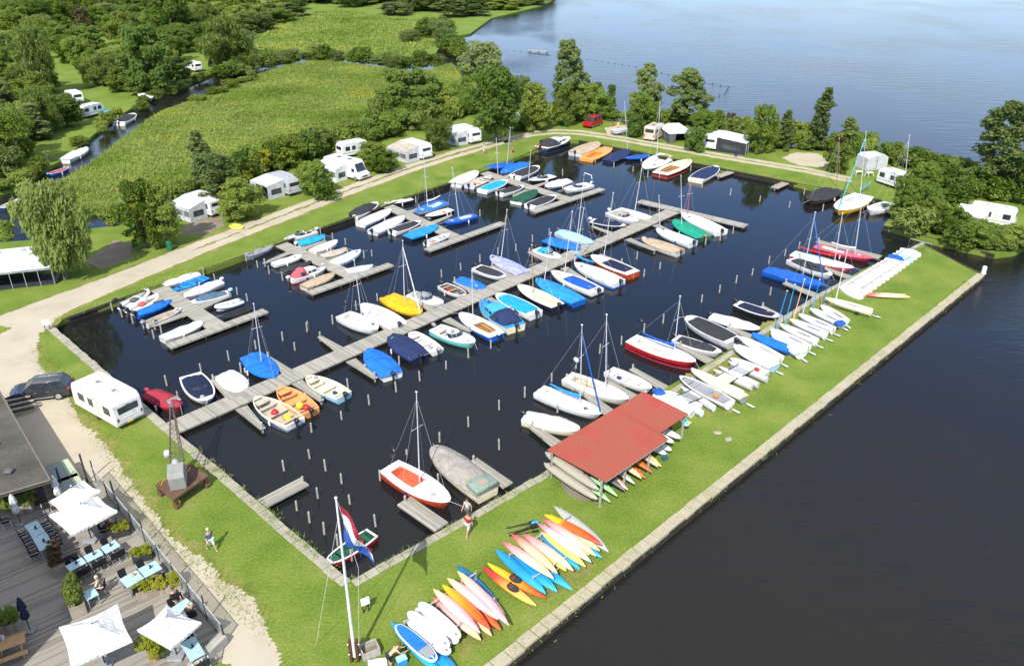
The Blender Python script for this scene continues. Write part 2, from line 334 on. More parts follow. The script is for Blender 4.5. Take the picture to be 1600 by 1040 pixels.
poly_sheet('gravel_yard', px_poly(yard), .007, M_GRAVEL, 0, .34, .12)
def ribbon(name, pl, wid, z, m, jag=.12, step=.4):
    pts = [P(x, y) for x, y in pl]; l, r_ = [], []
    for i, p in enumerate(pts):
        d = (pts[min(i + 1, len(pts) - 1)] - pts[max(i - 1, 0)]); n = Vector((-d.y, d.x, 0)).normalized(); ww = wid[i] if isinstance(wid, list) else wid
        l.append(p + n * ww / 2); r_.append(p - n * ww / 2)
    return poly_sheet(name, l + r_[::-1], z, m, 0, jag, step)
TRK = [(20, 512), (70, 484), (150, 452), (250, 412), (350, 372), (450, 334), (540, 299), (640, 263), (720, 238), (790, 219)]
ribbon('path_verge', TRK, [7.5, 6.0, 5.0, 4.7, 4.6, 4.5, 4.4, 4.4, 4.3, 4.0], .005, M_WORN, .5, .25)
ribbon('gravel_path', TRK, [7, 5.0, 4.0, 3.7, 3.6, 3.5, 3.4, 3.4, 3.3, 3.2], .010, M_GRAVEL, .18)
far = [(786, 220), (830, 209), (870, 205.5), (905, 207), (960, 215), (1040, 229), (1120, 243), (1200, 256), (1260, 266), (1330, 281)]
def shifted(pl, dy): return [(x, y + dy) for x, y in pl]
ribbon('wheel_track', shifted(far, -2.3), 1.35, .010, M_TRACK, .2); ribbon('wheel_track', shifted(far, 2.6), 1.35, .010, M_TRACK, .2)
ribbon('grass_strip', [(300, 392), (420, 345), (540, 299), (640, 263), (720, 238), (788, 219.5)], [.2, .4, .5, .6, .7, .9], .016, M_WORN, .3)
poly_sheet('gravel_pitch', px_poly([(1222, 247), (1242, 238), (1275, 240), (1300, 250), (1285, 262), (1245, 258)]), .006, M_GRAVEL, 0, .3, .4)
poly_sheet('gravel_pitch', px_poly([(290, 350), (345, 337), (352, 352), (318, 368), (280, 364)]), .006, M_SOIL, 0, .3, .4)
poly_sheet('gravel_pitch', px_poly([(132, 408), (180, 375), (212, 382), (205, 402), (160, 420)]), .006, M_SOIL, 0, .3, .4)
poly_sheet('gravel_pitch', px_poly([(945, 200), (985, 193), (985, 208), (950, 213)]), .006, M_GRAVEL, 0, .3, .4)
poly_sheet('worn_ground', px_poly([(868, 746), (884, 752), (935, 785), (915, 782), (880, 768)]), .006, M_SOIL, 0, .3, .25)
# quay edges: coping slabs
def coping(name, label, a, b, width, m, slab=1.3, inset=0.0, top=.05, seed=3, side=1):
    a, b = Vector(a), Vector(b); L = (b - a).length; t = thing(name, label, 'quay wall', a, math.atan2(b.y - a.y, b.x - a.x)); mb = MB(); r = rng(name, seed, label); x = 0
    while x < L - .05:
        s = min(slab * r.uniform(.8, 1.2), L - x); g = r.uniform(.03, .08)
        mb.box((x + s / 2, side * (width / 2 - inset) + r.uniform(-.03, .03), top - .11 + r.uniform(-.015, .015)), (s - g, width * r.uniform(.93, 1.0), .22), r.uniform(-.006, .006)); x += s
    mb.build('coping', m, t, bevel=.02)
    fc = MB(); fc.box((L / 2, side * (-inset + .09), -.95), (L, .16, 1.7)); fc.build('wall_face', M_DARKWOOD, t)
    return t
M_DARKWOOD = blotchy('tarred_piling', [(.3, (.018, .016, .012)), (.5, (.045, .038, .027)), (.72, (.085, .075, .05))], 1.2, 8, .5, .9, .5, .03)
oa, ob = P(1538, 430), P(790, 1037)
coping('quay_wall', 'long pale concrete slab quay edge between the lawn and the dark lake', ob + (ob - oa).normalized() * 13, oa, .78, M_CONC, .95, .05, .06, 1, 1)
QW = [P(x, y) for x, y in QIN]
coping('quay_wall', 'weathered stone basin edge below the kayak racks and the flagpole', QW[0], QW[1], .62, M_STONE, .9, .04, .04, 2, -1)
coping('quay_wall', 'mossy timber basin edge in front of the beached dinghies', QW[1], QW[5], .55, M_STONE, 1.6, .04, .04, 3, -1)
coping('quay_wall', 'basin edge beside the stacked white dinghy hulls', QW[5], QW[7], .5, M_STONE, 1.6, .04, .04, 4, -1)
coping('quay_wall', 'stone basin edge beside the crane and the caravan', P(80, 507), P(548, 908), .7, M_STONE, 1.0, .04, .04, 5, -1)
coping('quay_wall', 'timber edge of the lawn tip behind the channel with a white post', P(1440, 379), P(1538, 430), .3, M_DARKWOOD, 2, .04, .03, 6, -1)
BK = [P(x, y) for x, y in BANK]
coping('quay_wall', 'dark timber bank edge below the gravel path', BK[9], BK[13], .28, M_DARKWOOD, 2.2, .04, .03, 7, 1)
coping('quay_wall', 'dark timber bank edge behind the yellow and the black sailing boats', BK[0], BK[6], .3, M_DARKWOOD, 2.2, .04, .03, 8, 1)
PN = [P(x, y) for x, y in PENIN]
coping('quay_wall', 'dark timber edge of the overgrown lawn across the channel', PN[2], PN[5], .25, M_DARKWOOD, 2.2, .04, .03, 9, 1)
# ---------------------------------------------------------------- jetties
M_DECK = planks((.275, .26, .22), 'jetty_boards', .16, 0, .85, .5, .6)
M_DECKY = planks((.285, .27, .225), 'jetty_long_boards', .2, 1, .85, .4, .55)
M_POST = blotchy('grey_timber', [(.3, (.18, .165, .14)), (.5, (.37, .35, .30)), (.7, (.50, .48, .42))], 3, 14, .5, .9, .5, .02)
def deck_box(mb, a, b, w0, w1=None, z=DZ, th=.14):
    w1 = w1 or w0; d = (b - a).normalized(); n = Vector((-d.y, d.x, 0)); vs = []
    for zz in (z - th, z):
        for p, ww in ((a, w0), (b, w1)):
            vs += [(p + n * ww / 2).to_tuple()[:2] + (zz,), (p - n * ww / 2).to_tuple()[:2] + (zz,)]
    return mb.add(vs, [(0, 1, 3, 2), (4, 6, 7, 5), (0, 4, 5, 1), (1, 5, 7, 3), (3, 7, 6, 2), (2, 6, 4, 0)])
def local(root, p):
    c, s = math.cos(-root.rotation_euler.z), math.sin(-root.rotation_euler.z); d = Vector(p) - root.location
    return Vector((d.x * c - d.y * s, d.x * s + d.y * c, d.z))
def jetty(label, walk, width, bars=(), fingers=(), group='jetties'):
    a, b = P(*walk[0], DZ), P(*walk[1], DZ)
    t = thing('jetty', label, 'jetty', (a.x, a.y, 0), math.atan2(b.y - a.y, b.x - a.x), group)
    la, lb = local(t, a), local(t, b); L = (lb - la).length
    mb = MB(); deck_box(mb, la, lb, width); mb.build('walkway', M_DECK, t, bevel=.015)
    n = max(2, int(L / 3.5))
    def pile(p, q, r, par, **k): pl = MB(); pl.tube(p, q, r); pl.build('pile', M_DARKWOOD, par, **k)
    for i in range(n + 1):
        for s in (-1, 1): o_ = la + (lb - la) * (i / n); pile(o_ + Vector((0, s * (width / 2 - .12), -1.1)), o_ + Vector((0, s * (width / 2 - .12), -.03)), .09, t)
    for s in (-1, 1): pl = MB(); pl.box(((la.x + lb.x) / 2, s * (width / 2 - .1), DZ - .24), (L, .08, .16)); pl.build('beam', M_DARKWOOD, t)
    for br in bars:
        c, d = local(t, P(*br[0], DZ)), local(t, P(*br[1], DZ)); w_ = br[2] if len(br) > 2 else 1.1
        ang = math.atan2(d.y - c.y, d.x - c.x); mb = MB(); ln = (d - c).length
        deck_box(mb, Vector((0, 0, 0)), Vector((ln, 0, 0)), w_, w_, DZ + .06, .2); mb.build('cross_walk', M_DECK, t, loc=(c.x, c.y, 0), rz=ang, bevel=.015)
        k = max(2, int(ln / 3))
        for i in range(k + 1):
            for s in (-1, 1): pile((ln * i / k * .98 + .1, s * (w_ / 2 - .1), -1.2), (ln * i / k * .98 + .1, s * (w_ / 2 - .1), -.2), .08, t, loc=(c.x, c.y, 0), rz=ang)
    for fg in fingers:
        c, d = local(t, P(*fg[0], DZ)), local(t, P(*fg[1], DZ)); w0 = fg[2] if len(fg) > 2 else 1.0; ang = math.atan2(d.y - c.y, d.x - c.x); ln = (d - c).length
        mb = MB(); deck_box(mb, Vector((0, 0, 0)), Vector((ln, 0, 0)), w0, w0 * .42, DZ + .012, .12); f = mb.build('finger', M_DECKY, t, loc=(c.x, c.y, 0), rz=ang, bevel=.012)
        q = MB(); q.tube((ln - .15, 0, -1.3), (ln - .15, 0, DZ + .5), .09, .085, 8); q.build('mooring_pile', M_POST, f)
    return t
jetty('long main jetty with many tapering fingers running through the middle of the basin', ((268, 668), (1050, 330)), 2.0, [((999, 314), (1166, 353), 1.3)],
  [((366, 622), (332, 592)), ((453, 583), (418, 557)), ((533, 547), (499, 525)), ((377, 636), (411, 669)), ((464, 596), (503, 625)), ((548, 562), (587, 590)),
   ((612, 515), (576, 493)), ((680, 487), (655, 472)), ((746, 458), (709, 439)), ((802, 434), (768, 415)), ((862, 410), (826, 393)), ((966, 368), (925, 353)), ((1010, 350), (985, 340)),
   ((697, 498), (735, 517)), ((762, 466), (800, 485)), ((881, 418), (917, 438)), ((935, 398), (973, 411)), ((981, 373), (1024, 391)), ((1024, 351), (1062, 368))])
jetty('T-shaped jetty with twelve boats nearest the gravel bend', ((238, 443), (340, 510)), 1.8, [((263, 541), (415, 485))], [((297, 487), (239, 509)), ((276, 460), (314, 446)), ((313, 480), (360, 461)), ((262, 462), (228, 474))])
jetty('T-shaped jetty holding the white cabin boat with a faded red hood', ((428, 376), (555, 432)), 1.7, [((483, 458), (611, 413))], [((460, 391), (412, 411)), ((470, 390), (509, 376)), ((510, 409), (545, 396))])
jetty('T-shaped jetty with a black covered boat tucked against the grassy bank', ((592, 315), (720, 374)), 1.7, [((667, 391), (786, 348))], [((634, 335), (600, 346)), ((640, 331), (656, 325)), ((676, 348), (706, 336)), ((668, 352), (640, 362))])
jetty('T-shaped jetty farthest along the path with a white arch speedboat', ((746, 266), (888, 311)), 1.7, [((832, 331), (941, 295))], [((836, 291), (857, 284)), ((824, 297), (802, 306)), ((782, 279), (764, 284)), ((790, 276), (806, 271))])
def plank_jetty(label, a, b, w0=1.0, w1=None):
    A, B = P(*a, DZ), P(*b, DZ); t = thing('finger_jetty', label, 'jetty', (A.x, A.y, 0), math.atan2(B.y - A.y, B.x - A.x), 'short jetties along the quays'); ln = (B - A).length
    mb = MB(); deck_box(mb, Vector((0, 0, 0)), Vector((ln, 0, 0)), w0, w1 or w0, DZ, .15); mb.build('boards', M_DECKY, t, bevel=.012)
    for x in (.4, ln * .5, ln - .15): q = MB(); q.tube((x, 0, -1.3), (x, 0, DZ - .16 if x < ln - .2 else DZ + .45), .1, .09, 8); q.build('pile', M_POST, t)
plank_jetty('short grey jetty reaching out from the crane side bank', (397, 792), (476, 751), 1.1)
plank_jetty('narrow jetty ending beside the bow of the white and orange sailing boat', (690, 822), (631, 781), 1.2)
plank_jetty('narrow jetty alongside the beige covered launch with a square hatch', (794, 757), (738, 718), .9)
plank_jetty('narrow jetty beside the white cocooned speedboat at the red roofed shed', (872, 694), (830, 664), 1.0, .6)
plank_jetty('narrow jetty between the two white sailing boats behind the red roofed shed', (955, 645), (884, 590), 1.0, .6)
plank_jetty('narrow jetty beside the plain white tender near the red roofed shed', (994, 622), (948, 594), 1.0, .6)
plank_jetty('empty narrow jetty between white tender and red hulled sailing boat', (1043, 608), (987, 575), 1.0, .6)
plank_jetty('narrow jetty under the black covered boat behind the red hulled one', (1111, 564), (1061, 539), 1.0, .6)
plank_jetty('narrow jetty between the dark covered launch and the white covered boat', (1177, 527), (1138, 510), 1.0, .6)
plank_jetty('narrow jetty beside the navy covered launch in front of the small dinghies', (1227, 498), (1190, 478), .9, .6)
plank_jetty('narrow jetty in front of the large blue tarpaulin boat', (1279, 462), (1226, 441), 1.0, .7)
plank_jetty('narrow jetty beside the black covered boat with a white bow', (1332, 434), (1288, 418), 1.0, .7)
plank_jetty('long narrow jetty behind the two rose red sailing boats', (1376, 401), (1277, 376), 1.1, .9)
plank_jetty('stubby jetty beside the navy covered sloop at the far bank', (1142, 268), (1122, 275), 1.2)
plank_jetty('stubby jetty on the far bank left of the black sailing barge', (1227, 285), (1210, 293), 1.2)
# ---------------------------------------------------------------- mooring posts
pst = MB(); pst.tube((0, 0, -1.0), (0, 0, .88), .08, .07, 8); pst.tube((0, 0, .88), (0, 0, .92), .07, .04, 8)
PME = pst.build('mooring_post', M_POST).data; bpy.data.objects.remove(bpy.data.objects['mooring_post'])
POSTS = [(176,485),(191,495),(208,505),(225,513),(241,529),(253,522),(319,431),(336,438),(371,460),(387,470),(358,563),(400,545),(385,408),(395,405),(403,418),(421,428),(442,438),(501,365),(520,374),(540,382),(569,403),(581,400),(590,470),(557,484),
 (650,317),(750,338),(690,433),(720,422),(750,409),(778,397),(556,348),(879,274),(832,378),(858,368),(930,254),(959,262),(989,268),(1012,277),(1079,267),(1097,293),(1125,376),(806,392),(995,405),(1031,420),(1006,432),(1145,365),(1141,305),(1187,315),(1175,430),(1150,442),(1124,457),(1096,472),(1036,505),(1006,519),(1102,382),
 (971,538),(1203,461),(1248,388),(1226,400),(1201,412),(1233,324),(1256,304),(1285,330),(1355,326),(261,602),(279,624),(315,583),(377,582),(461,547),(442,532),(482,516),(544,607),(577,632),(534,655),(487,675),(624,572),(656,595),(697,576),(732,559),(767,544),(619,612),(484,716),(444,735),(509,735),(534,755),(594,750),(636,717),(687,690),(732,666),(780,640),(780,702),(497,778),(685,755),
 (464,797),(484,816),(507,834),(587,822),(547,787),(528,852),(820,620),(900,575),(937,552),(862,596),(871,644),(1024,560),(520,506),(480,518),(550,875),(839,497),(874,478),(930,462)]
for i, (x, y) in enumerate(POSTS):
    p = P(x, y, WZ); r = rng(i, 'post'); o = link('mooring_post', PME, None, (p.x, p.y, WZ + r.uniform(-.12, .12)), r.uniform(0, 6))
    o.rotation_euler.x = r.uniform(-.03, .03); o.rotation_euler.y = r.uniform(-.03, .03)
    setp(o, 'grey weathered mooring post standing in the dark basin water', 'mooring post', 'mooring posts in the basin')
# ---------------------------------------------------------------- boats
class Form:
    def __init__(s, L, B, F, tw=.78, blunt=.62, tmax=.42, sheer=.25, rake=.10):
        s.L, s.B, s.F, s.tw, s.bl, s.tm, s.sh, s.rk = L, B, F, tw, blunt, tmax, sheer, rake
    def half(s, t):
        if t < s.tm: return s.B / 2 * (s.tw + (1 - s.tw) * math.sin(math.pi / 2 * t / s.tm))
        u = (t - s.tm) / (1 - s.tm); return s.B / 2 * max(0.0, 1 - u ** 2.1) ** s.bl
    def zg(s, t): return s.F * (1 + s.sh * max(0, (t - .35) / .65) ** 2 + .06 * (1 - t) ** 2)
    def x(s, t): return -s.L / 2 + s.L * t
    def ts(s, n=15, a=0., b=1.): return [a + (b - a) * (1 - (1 - i / (n - 1)) ** 1.35) for i in range(n)]
    def loop(s, inset=0, a=0., b=1., n=15, k=1.0, dz=0, back=0):
        up = []
        for t in s.ts(n, a, b): up.append((s.x(t), max(0.0, s.half(t) * k - inset), s.zg(t) + dz))
        return [Vector(p) for p in up] + [Vector((p[0], -p[1], p[2])) for p in up[::-1]]
    def hull(s, name, m, parent, low=.35):
        mb = MB(); rings = []
        for t in s.ts(16):
            h, z = s.half(t), s.zg(t); e = (t ** 5) * s.rk * s.L
            sec = [(h, z, 0), (h * .985, z * .55, .35), (h * (.93 - .25 * t), z * .08, .8), (h * (.62 - .3 * t), -low * .6, 1.1), (0, -low, 1.3)]
            r = [Vector((s.x(t) - e * q, y, zz)) for y, zz, q in sec]; rings.append(r + [Vector((v.x, -v.y, v.z)) for v in r[-2::-1]])
        mb.loft(rings, False, False); n = len(rings[0]); mb.f.append(tuple(range(n)))
        return mb.build(name, m, parent, True)
    def ring(s, name, m, parent, inset=.1, a=.03, b=.93, dz=.035, thick=.05, lip=.02, cam=0.):
        """flat ring from the hull edge to an inner opening: gunwale, side decks and foredeck in one"""
        o = s.loop(-lip, dz=dz); i = s.loop(inset, a, b, dz=dz + cam); ol = s.loop(-lip, dz=dz - thick); il = s.loop(inset, a, b, dz=dz + cam - thick - .05)
        mb = MB(); n = len(o); vs = ol + o + i + il; fs = []
        for r in range(3):
            for j in range(n): fs.append((r * n + j, r * n + (j + 1) % n, (r + 1) * n + (j + 1) % n, (r + 1) * n + j))
        mb.add(vs, fs); return mb.build(name, m, parent, True)
    def well(s, name, m, parent, inset=.1, a=.03, b=.93, floor=.12, dz=0, k=.82):
        top = s.loop(inset + .004, a, b, dz=dz); lo = [Vector((v.x, v.y * k, floor)) for v in top]; n = len(top)
        mb = MB(); fs = [(j, (j + 1) % n, n + (j + 1) % n, n + j) for j in range(n)]
        for j in range(n // 2 - 1): fs.append((n + j, n + j + 1, n + n - 2 - j, n + n - 1 - j))
        mb.add(top + lo, fs); return mb.build(name, m, parent, False)
    def cover(s, name, m, parent, a=0., b=1., inset=-.03, crown=.28, peak=.45, skirt=.14, dz=.05, sag=.02, ridge=1.7, seed=0, tent=False):
        r = rng('cov', seed, s.L); nv = 13; rings = []; tsx = s.ts(23, a, b); sag = sag * 1.7
        k1, k2 = r.uniform(0, 6), r.uniform(0, 6)
        for i, t in enumerate(tsx):
            u = (t - a) / (b - a); h = max(.02, s.half(t) - inset); z = s.zg(t) + dz
            pr = math.sin(math.pi * min(1, max(0, u)) ** (math.log(.5) / math.log(peak))) ** .7
            pr = .25 + .75 * pr if u < .5 else .1 + .9 * pr
            row = [Vector((s.x(t), h + .012, z - skirt))]
            for j in range(nv):
                v = -1 + 2 * j / (nv - 1); q = (1 - abs(v) ** ridge) if not tent else (1 - abs(v))
                wob = sag * (math.sin(7.5 * u * s.L / 2 + 2.6 * v + k1) + .7 * math.sin(4 * v * 2 + 9 * u + k2) + .5 * r.uniform(-1, 1)) * (1 - abs(v) ** 4)
                row.append(Vector((s.x(t), -v * h, z + crown * pr * q + wob)))
            row.append(Vector((s.x(t), -h - .012, z - skirt))); rings.append(row)
        mb = MB(); mb.loft(rings, False, False); n = len(rings[0]); mb.f.append(tuple(range(n)))
        e = len(rings) * n - n
        if b < .97: mb.f.append(tuple(range(e + n - 1, e - 1, -1)))
        return mb.build(name, m, parent, True)
def outboard(fm, parent, col='black', tilt=0, y=0, bow=False):
    mb = MB(); x = -fm.L / 2 - .12; z = fm.zg(0)
    mb.box((x, y, z - .22), (.12, .14, .75)); mb.box((x + .1, y, z - .02), (.22, .2, .16)); mb.box((x - .02, y, z - .6), (.34, .05, .1))
    o = mb.build('outboard_motor', paint('char', .4), parent, bevel=.015)
    k = MB(); k.rbox((x - .06, y, z + .26), (.50, .32, .36), .1); k.build('cowling', paint(col, .3), o, True)
    if tilt: o.rotation_euler.y = tilt
    return o
def seats(fm, parent, m, ts_, floor, w=.26, z=None, name='thwart', k=.86):
    for t in ts_:
        h = fm.half(t) * k; mb = MB(); mb.box((fm.x(t), 0, z or (fm.zg(t) - .12)), (w, h * 2, .05)); mb.build(name, m, parent, bevel=.012)
def windshield(fm, parent, t=.55, h=.42, w=.8, m=None, rake=.35):
    hw = fm.half(t) * w; x = fm.x(t); z = fm.zg(t) + .04; fr = MB(); g = MB()
    pts = [(x - .55, hw), (x - .05, hw * .92), (x + .22, hw * .45), (x + .22, -hw * .45), (x - .05, -hw * .92), (x - .55, -hw)]
    for (a, b) in zip(pts[:-1], pts[1:]):
        p0 = Vector((a[0], a[1], z)); p1 = Vector((b[0], b[1], z)); q0 = Vector((a[0] - rake * .7, a[1] * .9, z + h)); q1 = Vector((b[0] - rake * .7, b[1] * .9, z + h))
        nn = (p1 - p0).cross(q0 - p0).normalized() * .012
        g.add([p0 - nn, p1 - nn, q1 - nn, q0 - nn, p0 + nn, p1 + nn, q1 + nn, q0 + nn], [(0, 1, 2, 3), (7, 6, 5, 4), (0, 4, 5, 1), (1, 5, 6, 2), (2, 6, 7, 3), (3, 7, 4, 0)])
        fr.tube(q0, q1, .022); fr.tube(p0, q0, .018)
    gg = g.build('windscreen', glass(), parent); fr.build('frame', m or paint('silver', .3, metal=.8), gg)
def mast_on(root, fm, mbase, mtop, col='silver', boom=None, stays=True, r=.05, boomlen=.42, sag=.12, furl=None, boomz=.85, rot=0):
    bw = P(mbase[0], mbase[1], root.location.z + fm.zg(.5) + .1); lb = local(root, bw); t = max(.05, min(.97, (lb.x + fm.L / 2) / fm.L)); y0 = max(-fm.half(t), min(fm.half(t), lb.y))
    base = Vector((lb.x, y0 * .35, fm.zg(t) - .05)); c, s = math.cos(root.rotation_euler.z), math.sin(root.rotation_euler.z)
    wb = Vector((root.location.x + base.x * c - base.y * s, root.location.y + base.x * s + base.y * c, root.location.z + base.z))
    wt = top_over(wb, mtop[0], mtop[1]); lt = local(root, wt); h = (lt - base).length
    mb = MB(); mb.tube(base, lt, r, r * .62, 8); M = mb.build('mast', paint(col, .35) if col != 'varnish' else paint('teak', .3), root, True)
    k = MB(); d = (lt - base); 
    if h > 4.5: p = base + d * .62; k.tube(p + Vector((-.05, .5, -.03)), p + Vector((-.05, -.5, -.03)), .018); k.build('spreader', paint('silver', .35), M)
    k = MB(); k.rbox(lt + Vector((0, 0, .04)), (.16, .1, .08), .02); k.build('masthead', paint('white'), M)
    if stays:
        k = MB(); st = base + d * .93
        k.tube(st, Vector((fm.L / 2 - .1, 0, fm.zg(.98))), .007, n=4); k.tube(st, Vector((-fm.L / 2 + .1, 0, fm.zg(0))), .006, n=4) if h > 5 else None
        for sg in (-1, 1): k.tube(st, Vector((fm.x(max(.1, t - .06)), sg * fm.half(t - .06) * .96, fm.zg(t))), .006, n=4)
        k.build('rigging', paint('lgrey', .4), root)
    if furl:
        k = MB(); k.tube(base + d * .90, Vector((fm.L / 2 - .12, 0, fm.zg(.98) + .1)), .05, .07, 7); k.build('furled_jib', canvas(furl), root, True)
    if boom:
        a = base + d.normalized() * boomz; ln = boomlen * fm.L; e = a + Vector((-ln * math.cos(rot), ln * math.sin(rot), .05)); n_ = 8; pts = []
        for i in range(n_ + 1):
            u = i / n_; pts.append(a.lerp(e, u) + Vector((0, 0, -sag * math.sin(math.pi * u) + .06)))
        bm_ = MB(); bm_.tube(a, e, .035, n=7); bo = bm_.build('boom', paint('silver', .35), root, True)
        cv = MB(); cv.path(pts, [.15 - .08 * i / n_ for i in range(n_ + 1)], 8); cv.build('sail_cover', canvas(boom), bo, True)
    return M
def deckgear(fm, root, r):
    """mooring cleats, a coiled line and fenders: the clutter every moored boat carries"""
    for t, sg in ((.06, 1), (.06, -1), (.93, 1)): k = MB(); k.box((fm.x(t), sg * fm.half(t) * .9, fm.zg(t) + .07), (.16, .05, .05)); k.build('cleat', paint('silver', .35, metal=.7), root)
    for _q in range(r.choice((0, 1, 2))):
        sg = r.choice((-1, 1)); t = r.uniform(.3, .6); f = MB(); y = sg * (fm.half(t) + .10); f.tube((fm.x(t), y, fm.zg(t) - .45), (fm.x(t), y, fm.zg(t) - .05), .09, .09, 8); f.ball((fm.x(t), y, fm.zg(t) - .45), .09); f.build('fender', paint(r.choice(['white', 'navy', 'offwhite'])), root, True)
    if r.random() < .7:
        u, sg = r.uniform(.7, .9), r.choice((-1, 1)); k = MB(); k.path([Vector((fm.x(u) + .17 * (1 - i * .02) * math.cos(i * .7), sg * fm.half(u) * .35 + .17 * (1 - i * .02) * math.sin(i * .7), fm.zg(u) + .13 + .006 * i)) for i in range(20)], .022, 5); k.build('coiled_rope', paint(r.choice(['offwhite', 'blue', 'char', 'tan']), .8), root)
    k = MB(); e = r.choice((-1, 1))
    k.tube((fm.L / 2 - .08, 0, fm.zg(1)), (fm.L / 2 + .75, e * .5, fm.F * .75), .012, n=4); k.build('mooring_line', paint('offwhite', .8), root)
NB = [0]
def boat(kind, bx, by, sx, sy, label, hull='white', cov=None, rim='white', r=.38, F=.5, motor=None, mast=None, boom=None, furl=None, bl=.62, tw=.78, ins='offwhite', group=None, boot=None, crown=.25, stays=True, balls=None, z=WZ, mcol='silver', name=None, tilt=0, tent=False, cat=None, gear=True, L=None, boomlen=.42, boomz=.85, brot=0, hood=None):
    if z == WZ and F > .4: F *= .86
    gz = z + F; b, s = P(bx, by, gz), P(sx, sy, gz); mid = (b + s) / 2; ln = L or (b - s).length; B = max(1.25, ln * r) if kind not in ('sup',) else ln * r
    rz = math.atan2(b.y - s.y, b.x - s.x); fm = Form(ln, B, F, tw, bl); NB[0] += 1; rr = rng('boat', NB[0])
    names = dict(cov='covered_boat', part='covered_sloop', open='rowing_boat', sail='sailing_boat', speed='speedboat', rib='inflatable_boat', cabin='cabin_boat')
    cats = dict(cov='boat', part='boat', open='rowing boat', sail='sailing boat', speed='speedboat', rib='inflatable boat', cabin='cabin boat')
    t = thing(name or names[kind], label, cat or cats[kind], (mid.x, mid.y, z), rz, group or 'boats moored in the basin'); t.rotation_euler.x = rr.uniform(-.02, .02)
    H = paint(hull); RM = paint(rim)
    if kind == 'rib':
        tb = MB(); pts = []
        for tt in [i / 12 for i in range(13)]: pts.append(Vector((fm.x(tt) * .97, max(.0, fm.half(tt) * .8), F * .55 + .25 * tt ** 3)))
        pts = pts + [Vector((p.x, -p.y, p.z)) for p in pts[-2::-1]]; tb.path(pts, [.15] + [.2] * (len(pts) - 2) + [.15], 8); tb.build('inflated_tube', H, t, True)
        fl = MB(); lp = [(p.x, p.y) for p in pts]; fl.prism(lp, .0, .14); fl.build('floor', paint(ins, .6), t)
        k = MB(); k.box((fm.x(.04), 0, F * .5), (.08, B * .5, .5)); k.build('transom', paint('dgrey'), t)
        if cov: k = MB(); k.rbox((fm.x(.45), 0, .42), (ln * .16, B * .5, .32), .08); k.build('seat_cushion', canvas(cov), t, True)
        k = MB(); k.box((fm.x(.62), 0, .36), (.24, B * .62, .05)); k.build('thwart', paint('lgrey', .5), t)
        if motor: outboard(fm, t, motor, tilt)
        return t
    fm.hull('hull', H, t)
    if boot:
        g = Form(ln * 1.004, B * 1.012, .10, tw, bl, sheer=0); g.rk = fm.rk; kb = MB(); lo = g.loop(0, dz=-.12); up = g.loop(0, dz=.04 + F * .02); n = len(lo)
        kb.add(lo + up, [(j, (j + 1) % n, n + (j + 1) % n, n + j) for j in range(n)]); kb.build('waterline_stripe', paint(boot), t, True)
    if kind == 'cov':
        fm.ring('gunwale', RM, t, .1, .03, .95); fm.cover('cover', canvas(cov), t, 0.0, 1.0, -.03, crown, rr.uniform(.38, .6), rr.uniform(.1, .2), .06, .028, rr.uniform(1.4, 2.2), NB[0], tent)
    elif kind == 'part':
        fm.ring('gunwale', RM, t, .17, .10, .86, .05); fm.cover('cover', canvas(cov), t, .09, .87, .12, crown, rr.uniform(.4, .6), .03, .06, .02, rr.uniform(1.5, 2.2), NB[0])
        if hood:
            k = MB(); k.rbox((fm.x(.62), 0, fm.zg(.6) + crown + .02), (.6, fm.half(.6) * 1.05, .04), .02); k.build('clear_panel', glass(), t)
    elif kind == 'open':
        fm.ring('gunwale', RM, t, .085, .04, .93); fm.well('cockpit', paint(ins, .6), t, .085, .04, .93, .1); seats(fm, t, paint('teak' if rr.random() < .3 else ins, .6), (.14, .42, .68), .1)
        k = MB(); k.box((fm.x(.84), 0, fm.zg(.84) - .06), (ln * .13, fm.half(.84) * 1.5, .05)); k.build('bow_locker', paint(ins, .6), t)
        k = MB(); rr2 = rr.uniform(.1, .3); k.rbox((fm.x(.27), rr2 - .2, .26), (.42, .3, .26), .06); k.build('fuel_tank', paint(rr.choice(['red', 'grey', 'navy', 'orange']), .5), t, True)
        if balls:
            for (u, v, cc) in balls: k = MB(); k.ball((fm.x(u), v, .38), .27, 12, 8); setp(k.build('buoy', paint(cc, .4), None, True, loc=None), None)
    elif kind == 'sail':
        fm.ring('deck', RM, t, .44 * B / 2, .11, .52, .04, cam=.06); fm.well('cockpit', paint(ins, .6), t, .44 * B / 2, .11, .52, .14, .04)
        for sg in (-1, 1): k = MB(); k.box((fm.x(.36), sg * fm.half(.36) * .42, .30), (ln * .32, .18, .05)); k.build('bench', paint('teak' if ins == 'wood' else ins, .5), t, bevel=.012)
        if cov: fm.cover('cockpit_cover', canvas(cov), t, .10, .64, .14 * B, crown, .5, .02, .12, .02, 1.8, NB[0])
        k = MB(); k.tube((fm.x(.02), 0, fm.zg(0) + .05), (fm.x(.18), .1, fm.zg(0) + .22), .025); k.build('tiller', paint('teak', .4), t)
        k = MB(); k.box((fm.x(0) - .05, 0, .1), (.07, .04, F * 1.9)); k.build('rudder', paint('teak' if rr.random() < .5 else 'white', .4), t)
        k = MB(); k.rbox((fm.x(.76), 0, fm.zg(.76) + .1), (.4, .34, .05), .02); k.build('hatch', paint('lgrey'), t)
    elif kind == 'speed':
        fm.ring('deck', RM, t, .14, .07, .58, .05, cam=.10); fm.well('cockpit', paint(ins, .6), t, .14, .07, .58, .1, .05)
        windshield(fm, t, .60)
